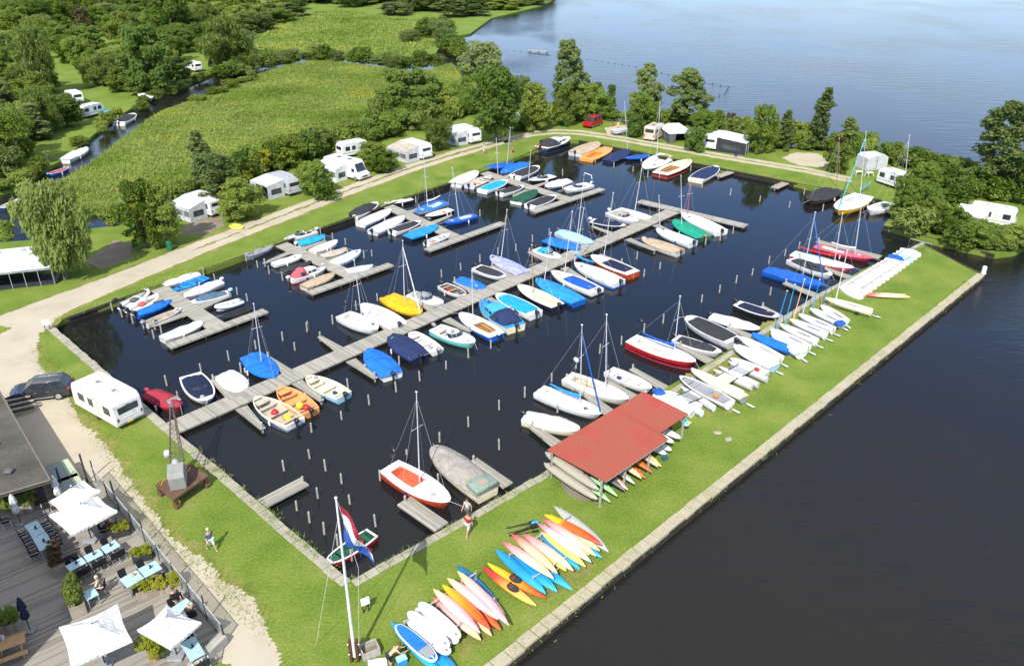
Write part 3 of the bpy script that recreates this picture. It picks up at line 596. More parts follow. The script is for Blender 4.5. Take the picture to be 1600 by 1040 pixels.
        for sg in (-1, 1): k = MB(); k.rbox((fm.x(.4), sg * B * .2, .42), (.5, .45, .3), .08); k.rbox((fm.x(.35), sg * B * .2, .68), (.14, .45, .34), .05); k.build('seat', canvas(ins if ins != 'offwhite' else 'lgrey'), t, True)
        k = MB(); k.rbox((fm.x(.12), 0, .45), (.5, B * .68, .32), .08); k.build('rear_bench', canvas('offwhite'), t, True)
        if hood: fm.cover('hood', canvas(hood), t, .16, .60, .10, .62, .62, -.02, .06, .02, 2.6, NB[0])
        k = MB()
        for sg in (-1, 1): k.path([Vector((fm.x(u), sg * fm.half(u) * .8, fm.zg(u) + .25)) for u in (.68, .8, .9, .97)], .018)
        k.build('bow_rail', paint('silver', .3, metal=.8), t)
    elif kind == 'cabin':
        fm.ring('deck', RM, t, .16, .06, .45, .05, cam=.05); fm.well('cockpit', paint(ins, .6), t, .16, .06, .45, .1, .05)
        a, b_ = .42, .80; cab = MB(); rings = []
        for u in (a, a + .08, .62, .72, b_):
            hh = fm.half(u) * .74; z0 = fm.zg(u) + .05; hi = .62 if u < .7 else (.45 if u < .78 else .12)
            rings.append([Vector((fm.x(u), hh, z0)), Vector((fm.x(u), hh * .88, z0 + hi * .92)), Vector((fm.x(u), 0, z0 + hi)), Vector((fm.x(u), -hh * .88, z0 + hi * .92)), Vector((fm.x(u), -hh, z0))])
        cab.loft(rings, False, False); cab.f += [tuple(range(5)), tuple(range(24, 19, -1))]; cb = cab.build('cabin', paint(boom or 'white'), t)
        for sg in (-1, 1):
            wv = MB()
            for u0, u1 in ((.45, .54), (.56, .68)):
                h0, h1 = fm.half(u0) * .74, fm.half(u1) * .74
                A = [(fm.x(u0), sg * (h0 * .965 + .015), fm.zg(u0) + .22), (fm.x(u1), sg * (h1 * .965 + .015), fm.zg(u1) + .20), (fm.x(u1), sg * (h1 * .91 + .015), fm.zg(u1) + .44), (fm.x(u0), sg * (h0 * .91 + .015), fm.zg(u0) + .5)]
                wv.add([Vector(q) for q in A] + [Vector((q[0], q[1] - sg * .03, q[2])) for q in A], [(0, 1, 2, 3), (7, 6, 5, 4), (0, 4, 5, 1), (1, 5, 6, 2), (2, 6, 7, 3), (3, 7, 4, 0)])
            wv.build('window', glass(), cb)
        if cov:
            fm.cover('hood', canvas(cov), t, .06, .46, .05, .95, .62, .0, .05, .02, 3.0, NB[0])
            for sg in (-1, 1):
                wv = MB(); wv.box((fm.x(.30), sg * (fm.half(.3) - .075), fm.zg(.3) + .42), (ln * .12, .05, .34), rx=sg * .32); wv.build('hood_window', glass(), t)
        k = MB(); k.path([Vector((fm.x(u), fm.half(u) * .85, fm.zg(u) + .42)) for u in (.7, .82, .92, .985)] + [Vector((fm.x(u), -fm.half(u) * .85, fm.zg(u) + .42)) for u in (.985, .92, .82, .7)], .02)
        for u in (.72, .84, .95):
            for sg in (-1, 1): k.tube((fm.x(u), sg * fm.half(u) * .85, fm.zg(u)), (fm.x(u), sg * fm.half(u) * .85, fm.zg(u) + .42), .016, n=5)
        k.build('bow_rail', paint('silver', .3, metal=.8), t)
    if motor: outboard(fm, t, motor, tilt)
    if mast: mast_on(t, fm, mast[0], mast[1], mcol, boom if kind != 'cabin' else None, stays, furl=furl, boomlen=boomlen, boomz=boomz, rot=brot)
    if gear: deckgear(fm, t, rr)
    t['_'] = 0; del t['_']
    BOATS.append((t, fm)); return t
BOATS = []
def loose_ball(bt, u, v, col, label):
    t, fm = bt; c, s = math.cos(t.rotation_euler.z), math.sin(t.rotation_euler.z); x, y = fm.x(u), v
    k = MB(); k.ball((0, 0, .34), .31, 14, 10); k.tube((0, 0, .62), (0, 0, .74), .05, .04, 8)
    o = k.build('ball_buoy', paint(col, .35), None, True); o.location = (t.location.x + x * c - y * s, t.location.y + x * s + y * c, t.location.z + .12)
    setp(o, label, 'buoy', 'ball buoys lying in the open boats')
# --- T jetty A (nearest the gravel bend)
boat('rib', 229, 453, 183, 471, 'dark grey inflatable dinghy tight against the bank by the gravel bend', 'mgrey', 'black', motor='black', r=.36)
boat('rib', 233, 454, 190, 480, 'white inflatable dinghy with dark seat, between a grey inflatable and the red-cushioned one', 'white', 'dgrey', motor='char', r=.36)
boat('rib', 248, 461, 201, 486, 'white inflatable boat with a red seat cushion', 'white', 'rose', motor='black', r=.38)
boat('cov', 268, 470, 213, 491, 'bright blue tarpaulin boat with tilted black motor at the gravel bend jetty', 'blue', 'royal', rim='royal', motor='black', r=.34, crown=.2)
boat('open', 284, 483, 227, 506, 'pale grey aluminium open boat with dark thwarts and an old outboard', 'lgrey', rim='lgrey', ins='beige', motor='grey', r=.32)
boat('cov', 317, 505, 253, 529, 'long white cocooned boat below the gravel bend jetty, alone on its side', 'offwhite', 'white', r=.34, crown=.3, bl=.45)
boat('cov', 251, 447, 310, 427, 'long white covered boat between bank and open bright blue boat', 'white', 'white', r=.31, crown=.2)
boat('open', 270, 455, 322, 433, 'bright blue open boat with white thwarts inside', 'royal', rim='sky', ins='sky', r=.36)
boat('cov', 287, 464, 345, 440, 'ivory covered boat squeezed beside the slate blue covered speedboat', 'offwhite', 'pale', r=.33, crown=.35, motor='offwhite')
boat('part', 298, 473, 358, 457, 'white speedboat under a slate blue pitched cover', 'white', 'slate', r=.36, F=.55, crown=.45, motor='lblue')
boat('rib', 337, 480, 378, 467, 'small pale grey dinghy alone beside the end of the gravel bend jetty', 'iceblue', 'offwhite', r=.42, ins='lgrey')
boat('cov', 348, 497, 392, 481, 'low black boat sitting flush with the water inside the T jetty', 'char', 'black', rim='black', r=.42, F=.22, crown=.05, gear=False)
# --- T jetty B
boat('cov', 427, 385, 383, 400, 'long grey covered boat moored along the bank, left of the second T jetty', 'grey', 'grey', rim='mgrey', r=.32, crown=.12, F=.55)
boat('cov', 473, 400, 426, 413, 'long white covered boat with dark side markings', 'white', 'white', r=.33, crown=.22, boot='char')
boat('cov', 487, 410, 441, 423, 'charcoal covered boat beside the cabin boat with faded red hood', 'dgrey', 'char', rim='grey', r=.36, crown=.2, F=.38)
boat('cabin', 509, 419, 453, 436, 'white cabin boat with a faded red canvas hood', 'white', 'rose', r=.34, F=.6, motor='offwhite', boot='crimson')
boat('cov', 523, 428, 474, 448, 'sand coloured tented boat at the long cross walk of the second T jetty', 'sand', 'tan', rim='teak', r=.36, crown=.22)
boat('speed', 444, 375, 493, 361, 'white open speedboat first from the bank on the second T jetty', 'white', r=.34, motor='white', F=.55)
boat('cov', 508, 369, 465, 382, 'boat with a bright turquoise cover and white stern', 'white', 'cyan', r=.38, crown=.3, motor='white')
boat('cov', 527, 377, 488, 393, 'white hulled boat with smooth white lid, right of a turquoise cover', 'white', 'offwhite', r=.42, F=.62, crown=.1)
boat('cov', 543, 390, 502, 401, 'boat beneath a pale greige rumpled tarpaulin', 'taupe', 'beige', r=.42, crown=.25)
boat('cov', 563, 392, 521, 412, 'boat in a stretched ice white cover with a raised bow', 'iceblue', 'iceblue', r=.36, crown=.22, F=.55)
boat('cov', 583, 416, 541, 424, 'pale silvery blue covered boat lying along the second cross walk', 'iceblue', 'iceblue', r=.34, crown=.15)
# --- T jetty C
boat('part', 589, 317, 549, 338, 'white launch with a high black cover against the grassy bank', 'white', 'char', r=.42, F=.6, crown=.55, motor='black')
boat('cov', 611, 328, 563, 350, 'slim white covered boat next to the black covered launch by the bank', 'white', 'white', r=.32, crown=.25)
boat('cov', 632, 339, 582, 362, 'long light grey covered boat between the white and the black covers', 'lgrey', 'pale', r=.34, crown=.32, F=.55, motor='black')
boat('part', 657, 346, 612, 362, 'white rimmed sloop under a flat black cover with faint seams', 'white', 'char', r=.40, F=.55, crown=.25, motor='black')
boat('cov', 683, 353, 636, 371, 'boat in a taut light blue cover with rounded bow and dark hull', 'dnavy', 'sky', r=.40, F=.6, crown=.15, bl=.45)
boat('open', 703, 366, 666, 380, 'small white rowing boat with grey thwarts along the third cross walk', 'white', ins='lgrey', r=.36, motor='char')
boat('part', 600, 319, 644, 311, 'cream topped sloop with a black hull first on the third T jetty', 'black', 'offwhite', rim='white', r=.32, F=.55, crown=.12)
boat('sail', 649, 333, 694, 315, 'blue decked sailing boat with a white boom propped up', 'white', rim='royal', ins='iceblue', r=.38, mast=((663, 321), (662, 246)), boom='white', boomlen=.45)
boat('open', 665, 339, 705, 327, 'black hulled open boat with white rim between two blue sailing boats', 'black', rim='white', ins='white', r=.38)
boat('sail', 695, 349, 742, 336, 'navy blue sailing boat with white interior and tall bare mast', 'blue', rim='blue', ins='white', r=.36, mast=((710, 337), (707, 263)))
# --- T jetty D
boat('cov', 745, 268, 711, 287, 'white covered motor boat along the bank beside the farthest T jetty', 'white', 'offwhite', r=.40, F=.65, crown=.2, motor='white')
boat('open', 767, 275, 733, 291, 'grey open tender with a black outboard at the farthest T jetty', 'lgrey', rim='lgrey', ins='sand', r=.38, motor='black')
boat('part', 792, 282, 753, 298, 'white sailing dinghy with an oval turquoise cockpit cover', 'white', 'cyan', r=.40, F=.5, crown=.08, mast=None)
boat('part', 818, 291, 780, 302, 'white rimmed launch with black cover left of the green and yellow tarpaulin', 'white', 'char', r=.42, F=.55, crown=.3, motor='black')
boat('cov', 838, 298, 806, 315, 'boat under a dark green tarpaulin edged with yellow', 'white', 'dgreen', rim='yellow', r=.42, crown=.3)
boat('part', 868, 306, 827, 322, 'white motor boat with dark olive cover and black outboard at the cross walk', 'white', 'char', r=.40, F=.55, crown=.3, motor='black')
boat('cov', 758, 263, 802, 256, 'dark blue covered sailing boat nearest the bank on the farthest T jetty', 'navy', 'blue', r=.40, F=.55, crown=.3, mast=((797, 260), (797, 200)))
boat('cov', 783, 271, 821, 255, 'royal blue covered dinghy with light seams on the farthest T jetty', 'white', 'royal', r=.36, crown=.2, mast=((778, 272), (775, 217)), stays=False)
boat('part', 841, 260, 804, 276, 'white edged launch with black cover beside the royal blue dinghy', 'white', 'char', r=.42, F=.6, crown=.4, motor='white')
boat('speed', 826, 283, 865, 275, 'black and white sports boat with a folded white frame', 'black', rim='white', ins='char', r=.42, F=.6, mast=((830, 284), (830, 236)), stays=False)
boat('cov', 852, 292, 889, 282, 'small boat in a plump lavender white cover', 'pale', 'pale', r=.44, crown=.4)
T_ARCH = boat('speed', 881, 297, 923, 288, 'white speedboat with a tall white roll bar arch', 'white', r=.44, F=.6, motor='white')
fm = BOATS[-1][1]; k = MB(); k.path([Vector((fm.x(.12), s * fm.half(.2) * q, z)) for s, q, z in ((1, .95, fm.F), (1, .92, 1.7), (1, .78, 2.15), (-1, .78, 2.15), (-1, .92, 1.7), (-1, .95, fm.F))], .06, 7); k.build('roll_bar', paint('white'), T_ARCH, True)
# --- far bank
t = boat('cabin', 889, 215, 845, 231, 'blue and white cabin cruiser with an orange lifebuoy at the corner of the bank', 'navy', 'char', r=.40, F=.85, motor='black', boot='char')
fm = BOATS[-1][1]; k = MB(); k.path([Vector((fm.x(0) - .08, .55 + .3 * math.cos(a), 1.0 + .3 * math.sin(a))) for a in [i * math.pi / 6 for i in range(13)]], .07, 7); k.build('lifebuoy', paint('orange'), t, True)
boat('cov', 935, 223, 899, 239, 'grey hulled launch with a tan canvas cover at the far bank', 'lgrey', 'tan', rim='lgrey', r=.42, F=.7, crown=.3, motor='black')
boat('sail', 954, 229, 916, 249, 'orange open sailing dinghy at the far bank', (.70, .30, .05), rim=(.72, .33, .06), ins='orange', r=.34, F=.45)
boat('cov', 982, 234, 951, 251, 'navy covered sailing boat beside the orange dinghy', 'dnavy', 'navy', r=.36, F=.5, crown=.2, mast=((973, 232), (973, 160)), mcol='lgrey')
boat('cov', 977, 248, 1014, 243, 'low navy covered boat with a pale rubbing strake at the far bank', 'dnavy', 'blue', rim='sand', r=.40, F=.5, crown=.15)
boat('sail', 1008, 265, 1043, 241, 'white sailing yacht with tall mast at the far bank beside a maroon hulled one', 'white', rim='offwhite', ins='white', r=.36, F=.6, mast=((1023, 250), (1030, 160)), boom=None)
t = boat('sail', 1078, 250, 1031, 272, 'varnished sailing sloop with maroon hull and wooden cockpit', 'maroon', rim='cream', ins='wood', r=.34, F=.6, boot='brick')
boat('part', 1120, 260, 1087, 281, 'navy covered sloop with a cream hull beside the stubby far bank jetty', 'cream', 'navy', rim='offwhite', r=.36, F=.55, crown=.2)
# --- main jetty, north side
t = boat('cov', 283, 636, 233, 614, 'boat with a crimson hood and clear front pane below the crane boom', 'crimson', 'crimson', rim='white', r=.42, F=.6, crown=.55, motor='crimson', boot='black')
fm = BOATS[-1][1]; k = MB(); k.box((fm.x(.80), 0, fm.zg(.8) + .33), (.55, fm.half(.72) * 1.45, .05), ry=.5); k.build('clear_panel', glass((.3, .3, .28), 'hazy_vinyl'), t)
boat('part', 325, 627, 297, 586, 'white sloop with a navy cover and dark front panel, bow to the jetty', 'white', 'dnavy', r=.44, F=.55, crown=.3, bl=.5, hood=1)
boat('cov', 380, 611, 350, 584, 'rounded boat in a crumpled plain white cover by the tapering finger', 'white', 'white', r=.56, F=.45, crown=.35, bl=.4)
boat('cov', 429, 591, 391, 555, 'bright blue tented sailing boat with a white mast near the orange one', 'navy', 'royal', r=.46, F=.5, crown=.35, tent=True, mast=((413, 566), (396, 475)))
boat('sail', 590, 516, 536, 491, 'white day sailer with dark outboard on a bracket', 'white', rim='white', ins='offwhite', r=.44, F=.65, mast=((570, 500), (553, 407)), motor='black', tilt=.5)
boat('sail', 566, 476, 623, 508, 'white motor sailer littered with gear, stern to the jetty', 'white', rim='white', ins='iceblue', r=.40, F=.7, motor='black')
boat('cov', 658, 491, 605, 463, 'bright yellow covered sailing boat', 'yellow', 'yellow', rim='yellow', r=.42, F=.6, crown=.2, mast=((639, 470), (631, 376)), furl='offwhite')
boat('speed', 693, 475, 641, 459, 'white motor boat with a grey sun hood', 'white', r=.40, F=.6, hood='grey', motor='char')
boat('open', 727, 462, 691, 445, 'small white console boat with dark interior', 'white', ins='dgrey', r=.44, motor='char')
boat('cov', 758, 451, 716, 436, 'small boat in a smooth cobalt blue cover north of the main jetty', 'dnavy', 'royal', r=.44, F=.5, crown=.18)
boat('part', 790, 434, 744, 417, 'black covered sloop with white ends beside the lavender sailing boat', 'white', 'char', r=.42, F=.5, crown=.2, motor='black')
boat('cov', 767, 401, 818, 427, 'sailing boat under a lavender cover', 'rose', 'lav', r=.36, F=.55, crown=.2, mast=((786, 405), (792, 328)), tent=True)
boat('speed', 876, 404, 837, 389, 'little white motor boat with turquoise covers at the finger end', 'white', rim='white', ins='cyan', r=.44, F=.5, motor='black', hood='cyan')
boat('cov', 907, 390, 854, 374, 'royal blue covered boat with rumpled tarpaulin beside the pale blue one', 'dnavy', 'royal', r=.42, F=.6, crown=.4)
boat('cov', 926, 381, 874, 362, 'sailing boat under a pale sky blue tent cover', 'white', 'lblue', r=.38, F=.6, crown=.5, tent=True, mast=((909, 366), (911, 295)), motor='dgrey')
boat('part', 978, 354, 924, 345, 'white launch with a navy sun cover and dark hull', 'dnavy', 'dnavy', rim='white', r=.42, F=.65, crown=.45, hood=1, motor='white')
boat('speed', 997, 347, 953, 331, 'white motor boat with a taupe hood and windscreen', 'lgrey', rim='white', r=.44, F=.7, hood='taupe', motor='white')
boat('sail', 1018, 342, 965, 327, 'white sailing yacht last on the north side of the main jetty', 'white', rim='white', ins='offwhite', r=.38, F=.65, mast=((1000, 328), (1004, 254)))
# --- main jetty, south side
B1 = boat('open', 399, 622, 462, 660, 'cream open boat holding a red and a yellow ball buoy', 'white', rim='cream', ins='beige', r=.40, F=.6, motor='black', boot='slate'); b1 = BOATS[-1]
B2 = boat('open', 437, 606, 485, 643, 'orange open boat moored bow to the main jetty', (.72, .30, .10), rim=(.75, .33, .12), ins=(.74, .32, .11), r=.42, F=.6, motor='black'); b2 = BOATS[-1]
boat('open', 480, 589, 538, 618, 'cream open boat with pale blue sides and a rolled white cushion', 'lblue', rim='cream', ins='cream', r=.42, F=.6, motor='black')
boat('cov', 575, 547, 613, 586, 'white boat with a glossy blue cover beside the empty finger', 'white', 'royal', rim='white', r=.46, F=.55, crown=.3, motor='black')
boat('cov', 612, 525, 656, 558, 'wide navy covered boat with a white rubbing strake and black outboard', 'dnavy', 'navy', r=.48, F=.6, crown=.3, bl=.42, motor='black')
boat('open', 642, 520, 684, 548, 'flat white punt with two wooden benches', 'white', ins='white', r=.36, F=.4, bl=.35, motor='grey')
boat('speed', 742, 537, 680, 512, 'white speedboat with a mint green stripe and grey outboard', 'mint', rim='white', r=.42, F=.7, motor='grey')
boat('sail', 719, 490, 777, 524, 'white open sailing boat with mid blue sides and wooden seats', 'blue', rim='white', ins='wood', r=.38, F=.6, mast=((738, 501), (737, 424)), motor='white')
boat('cabin', 753, 471, 806, 510, 'turquoise cabin boat with a navy canvas hood', 'cream', 'navy', rim='sky', boom='turq', r=.42, F=.75, motor='black')
boat('part', 777, 460, 837, 490, 'white launch with a broad flat turquoise cover and black outboard', 'white', 'cyan', r=.40, F=.65, crown=.12, motor='black', bl=.5)
boat('sail', 810, 446, 872, 478, 'cream varnished sailing dinghy with wooden mast', 'dnavy', rim='cream', ins='cream', r=.34, F=.6, mast=((831, 458), (831, 383)), mcol='teak', motor='black')
boat('cov', 838, 437, 905, 471, 'long sailing boat wholly wrapped in a bright blue cover', 'blue', 'sky', r=.34, F=.6, crown=.25, mast=((855, 438), (860, 364)), mcol='lgrey')
boat('sail', 862, 424, 934, 455, 'white sailing boat with an oval blue cockpit cover', 'white', rim='white', ins='blue', cov='blue', crown=.08, r=.34, F=.6, mast=((885, 428), (894, 331)), motor='black', boot='black')
boat('sail', 898, 412, 968, 441, 'white cabin sailing boat with a blue striped hull', 'white', rim='white', ins='iceblue', r=.36, F=.7, mast=((924, 400), (925, 326)), boom='sky', motor='char', boot='blue')
boat('sail', 924, 400, 990, 427, 'sailing boat with a brick red hull and navy cockpit cover', 'brick', rim='white', ins='navy', cov='dnavy', crown=.1, r=.38, F=.7, mast=((947, 403), (957, 302)))
boat('cov', 1003, 373, 1063, 393, 'broad beige covered sailing boat with a wooden rudder', 'offwhite', 'tan', r=.40, F=.65, crown=.22, motor='wood')
boat('cov', 1026, 359, 1083, 380, 'white covered sailing boat between the beige and the green covers', 'white', 'iceblue', r=.36, F=.6, crown=.2, mast=((1025, 363), (1030, 306)), motor='black')
boat('cov', 1053, 345, 1100, 371, 'boat under an emerald green cover', 'dgreen', 'green', r=.42, F=.6, crown=.4, tent=True, motor='wood', mast=((1045, 357), (1053, 275)), stays=False)
boat('sail', 1066, 334, 1127, 362, 'white open sailing boat in front of the end cross walk, two pinkish spars raised', 'white', rim='white', ins='white', r=.36, F=.6, mast=((1076, 335), (1080, 281)), mcol='rose', motor='black')
# --- right hand side of the basin
boat('cov', 1264, 315, 1303, 296, 'black sailing barge under a charcoal tarpaulin with a brown mast', 'brown', 'char', rim='teak', r=.44, F=.8, crown=.35, mast=((1292, 286), (1305, 217)), mcol='wood')
boat('sail', 1309, 330, 1350, 305, 'white decked sailing yacht with bright yellow hull', 'yellow', rim='white', ins='lgrey', r=.38, F=.95, mast=((1322, 298), (1345, 206)), boom='turq', furl='turq', boot='black')
boat('sail', 1358, 330, 1392, 318, 'white yacht with red sail roll half under the bushes', 'white', rim='white', ins='lgrey', r=.46, F=.75, mast=((1397, 304), (1418, 212)), boom='crimson')
boat('sail', 1087, 567, 986, 529, 'white decked sailing boat with cherry red hull and blue boom cover', 'red', rim='white', ins='offwhite', r=.34, F=.75, mast=((1056, 549), (1063, 463)), boom='blue', motor='black', tilt=.6, boot='crimson', boomlen=.5)
boat('part', 1127, 552, 1055, 528, 'white launch with black cover and dark windscreen behind the red hull', 'lgrey', 'char', rim='white', r=.38, F=.6, crown=.28, motor='black', hood=1)
boat('part', 1073, 496, 1148, 533, 'big grey white launch with a round black cover and large outboard', 'lgrey', 'char', rim='offwhite', r=.42, F=.75, crown=.3, motor='black', bl=.42)
boat('cov', 1187, 515, 1111, 494, 'white covered motor boat with a stain in its middle', 'navy', 'white', r=.34, F=.6, crown=.3, motor='black')
boat('part', 1218, 497, 1151, 474, 'black hulled sloop with a flat navy cover and white rim', 'black', 'dnavy', r=.36, F=.65, crown=.08, motor='black', bl=.5)
boat('cov', 1288, 447, 1196, 421, 'long sailing boat under a large pitched blue tarpaulin', 'blue', 'blue', r=.30, F=.7, crown=.55, tent=True, mast=((1259, 430), (1274, 332)), furl='blue')
boat('part', 1300, 431, 1236, 405, 'white rimmed launch with high black cover and white bow', 'white', 'char', r=.36, F=.65, crown=.5, hood=1)
boat('sail', 1334, 420, 1238, 396, 'white racing sailing boat with a rose red hull and red boom cover', 'rose', rim='white', ins='offwhite', r=.30, F=.7, mast=((1306, 408), (1317, 333)), boom='red', boomlen=.6)
boat('sail', 1364, 405, 1274, 384, 'rose decked racing sailing boat in front of the long narrow jetty', 'crimson', rim='rose', ins='offwhite', r=.30, F=.6, mast=((1335, 398), (1348, 308)), boom='offwhite')
# --- by the red roofed shed and in the near corner
boat('cov', 906, 672, 820, 650, 'speedboat in a white cocoon cover with a raised back', 'cream', 'offwhite', rim='white', r=.38, F=.65, crown=.55, motor='black')
boat('sail', 940, 648, 842, 609, 'white keelboat with blue boom cover beside the red roof', 'white', rim='iceblue', ins='iceblue', r=.32, F=.65, mast=((909, 629), (911, 507)), boom='sky', boot='black', boomlen=.48, furl='blue')
boat('sail', 982, 625, 886, 588, 'white sailing boat with brown gear in its cockpit and grey outboard', 'offwhite', rim='white', ins='sand', r=.34, F=.7, mast=((946, 610), (949, 491)), motor='lgrey', tilt=.6)
boat('open', 1018, 608, 951, 578, 'plain white tender with a shallow white interior', 'white', rim='white', ins='white', r=.38, F=.55, motor='black')
boat('sail', 703, 786, 608, 728, 'white sailing boat with orange red cockpit and underside', 'brick', rim='white', ins=(.60, .13, .06), r=.36, F=.8, mast=((664, 744), (652, 612)), boom=None, motor='black', tilt=.5, stays=True)
t = boat('cov', 677, 700, 762, 768, 'beige covered launch with square aft hatch', 'cream', 'taupe', rim='sage', r=.36, F=.75, crown=.45, bl=.45)
fm = BOATS[-1][1]; k = MB(); k.rbox((fm.x(.1), 0, fm.zg(.1) + .25), (fm.L * .2, fm.half(.12) * 1.8, .5), .08); h = k.build('aft_hatch', paint('sage'), t, True)
k = MB(); k.rbox((fm.x(.08), 0, fm.zg(.1) + .52), (.55, .7, .05), .02); k.build('hatch_lid', paint((.35, .28, .2)), h)
boat('open', 512, 880, 582, 832, 'red rowing boat with green interior and white edges', 'red', rim='white', ins='dgreen', r=.32, F=.5, bl=.42, tw=.85)
loose_ball(b1, .46, .18, 'red', 'red ball buoy lying amidships in the cream open boat'); loose_ball(b1, .22, -.1, 'lemon', 'yellow ball buoy lying aft in the cream open boat')
loose_ball(b2, .30, .12, 'lemon', 'yellow ball buoy lying in the orange open boat'); loose_ball(b2, .16, -.1, 'red', 'red ball buoy lying at the stern of the orange boat')
# --- boats in the canal on the left
boat('open', 35, 310, 2, 325, 'blue hulled rowing boat in the canal at the picture edge', 'navy', rim='white', ins='white', r=.34, group='boats in the canal')
boat('open', 108, 262, 76, 272, 'small blue and red boat in the canal near the standing camper', 'royal', rim='white', ins='rose', r=.36, group='boats in the canal')
boat('cov', 137, 232, 100, 250, 'long white covered launch on the canal bank by the woods', 'white', 'white', r=.34, F=.7, crown=.5, group='boats in the canal')
boat('part', 209, 178, 185, 192, 'black covered white launch farther up the canal', 'white', 'char', r=.40, F=.7, crown=.3, motor='white', group='boats in the canal')
boat('cov', 181, 172, 160, 178, 'small boat in a turquoise cover drawn up on the canal bank', 'white', 'turq', r=.4, F=.5, crown=.3, z=0, gear=False, group='boats in the canal')
boat('cov', 236, 154, 222, 147, 'small white boat drawn up beneath the dark tree by the canal', 'white', 'white', r=.4, F=.5, crown=.2, z=0, gear=False, group='boats in the canal')
# ---------------------------------------------------------------- beached dinghies, catamarans, trolleys
GL = 'dinghies on the lawn beside the basin'
def trolley(bt, label):
    t, fm = bt; p = t.location; o = thing('dinghy_trolley', label, 'trolley', (p.x, p.y, 0), t.rotation_euler.z, 'trolleys under the dinghies'); L = fm.L
    k = MB(); k.tube((-L * .62, 0, .22), (L * .42, 0, .22), .03); k.tube((-L * .25, -.55, .22), (-L * .25, .55, .22), .03); k.tube((L * .2, -.3, .24), (L * .2, .3, .24), .025); k.build('frame', paint('silver', .35, metal=.7), o)
    k = MB(); k.box((-L * .62, 0, .2), (.7, .18, .03)); k.build('handle_board', paint('iceblue', .5), o)
    for s in (-1, 1): k = MB(); k.tube((-L * .25, s * .6 - .06, .2), (-L * .25, s * .6 + .06, .2), .2, n=12); k.build('wheel', paint('black', .7), o, True)
def land(kind, bx, by, sx, sy, label, hull='white', z=.34, tro=True, **kw):
    kw.setdefault('F', .25); kw.setdefault('r', .34); kw.setdefault('gear', False)
    t = boat(kind, bx, by, sx, sy, label, hull, z=z, group=GL, name='dinghy', cat='dinghy', **kw); t.rotation_euler.x = 0
    if tro: trolley(BOATS[-1], 'launching trolley under the ' + tro)
    return t
def mast_dinghy(b, s, mb, mt, label, tro, col='white', mcol='silver', sail=None):
    return land('sail', *b, *s, label, col, rim='white', ins='lgrey', r=.31, mast=(mb, mt), mcol=mcol, stays=False, tro=tro, boom=sail, boomlen=.5, boomz=.6)
mast_dinghy((1204, 514), (1263, 542), (1214, 514), (1230, 455), 'white racing dinghy with a sky blue wrapped mast, closest to the blue covered dinghy', 'masted dinghy beside the blue cover', mcol='sky')
mast_dinghy((1219, 507), (1275, 532), (1226, 508), (1242, 445), 'white racing dinghy with white and blue mast between sky blue and red tipped masts', 'masted dinghy left of the red mast one', mcol='cyan')
mast_dinghy((1234, 499), (1290, 522), (1241, 498), (1257, 437), 'white racing dinghy whose white mast has a red band', 'masted dinghy with the red mast band', mcol='peach')
mast_dinghy((1248, 491), (1302, 514), (1252, 493), (1271, 429), 'white racing dinghy with pale blue mast, middle of the masted row', 'masted dinghy with pale blue mast', mcol='lblue')
mast_dinghy((1266, 482), (1315, 505), (1270, 482), (1281, 437), 'white racing dinghy with a blue sail bag on its stern', 'masted dinghy carrying a blue bag', mcol='sky')
k = MB(); k.rbox((0, 0, .2), (1.0, .7, .4), .15); p = P(1312, 507, .7); o = k.build('sail_bag', canvas('blue'), None, True, (p.x, p.y, .66), .4); setp(o, 'blue sail bag lying on the stern of a white racing dinghy', 'sail bag')
mast_dinghy((1283, 477), (1321, 501), (1286, 476), (1297, 430), 'narrow white dinghy with a dark blue mast last before the big sailing dinghy', 'masted dinghy next to the big one', mcol='blue')
land('cov', 1206, 518, 1252, 552, 'bare white dinghy half hidden behind the blue covered dinghy', 'white', cov='white', r=.34, crown=.1, tro='dinghy behind the blue cover')
land('cov', 1175, 522, 1234, 546, 'dinghy under a bright blue cover on the lawn', 'blue', cov='royal', rim='royal', r=.34, crown=.18, tro='bright blue covered dinghy')
land('sail', 1156, 527, 1219, 560, 'long white dinghy with a small wheel on its stern on the lawn', 'white', rim='white', ins='offwhite', r=.30, tro='long white dinghy')
land('cov', 1147, 540, 1211, 572, 'dinghy under a pale ice blue cover on the lawn', 'lblue', cov='iceblue', rim='lblue', r=.36, crown=.15, tro='ice blue covered dinghy')
land('sail', 1289, 466, 1362, 486, 'large cream sailing dinghy with white mast parked before the stacked hulls', 'cream', rim='cream', ins='offwhite', r=.30, mast=((1308, 466), (1324, 392)), mcol='white', stays=False, tro='large cream sailing dinghy')
land('open', 1062, 588, 1141, 630, 'white skiff with grey underside and a blue stern on the lawn', 'white', rim='white', ins='grey', r=.30, tro='white skiff with the blue stern')
land('cov', 1080, 577, 1163, 621, 'long skiff with a pale yellow deck on a low trailer', 'grey', cov='cream', rim='yellow', r=.22, crown=.06, tro='yellow decked skiff')
land('sail', 1033, 612, 1092, 637, 'white dinghy with a blue bow cloth beside the shed roof', 'white', rim='white', ins='white', r=.40, tro=None, z=.25)
land('cov', 1020, 618, 1083, 643, 'white sailboard hull lowest beside the red roof corner', 'white', cov='white', r=.34, crown=.05, tro=None, z=.2, F=.3)
k = MB(); k.rbox((0, 0, .15), (.9, .9, .3), .12); p = P(1029, 613, .65); o = k.build('bow_cloth', canvas('blue'), None, True, (p.x, p.y, .58), .4); setp(o, 'blue cloth bundled over the bow of the white dinghy by the shed', 'cloth')
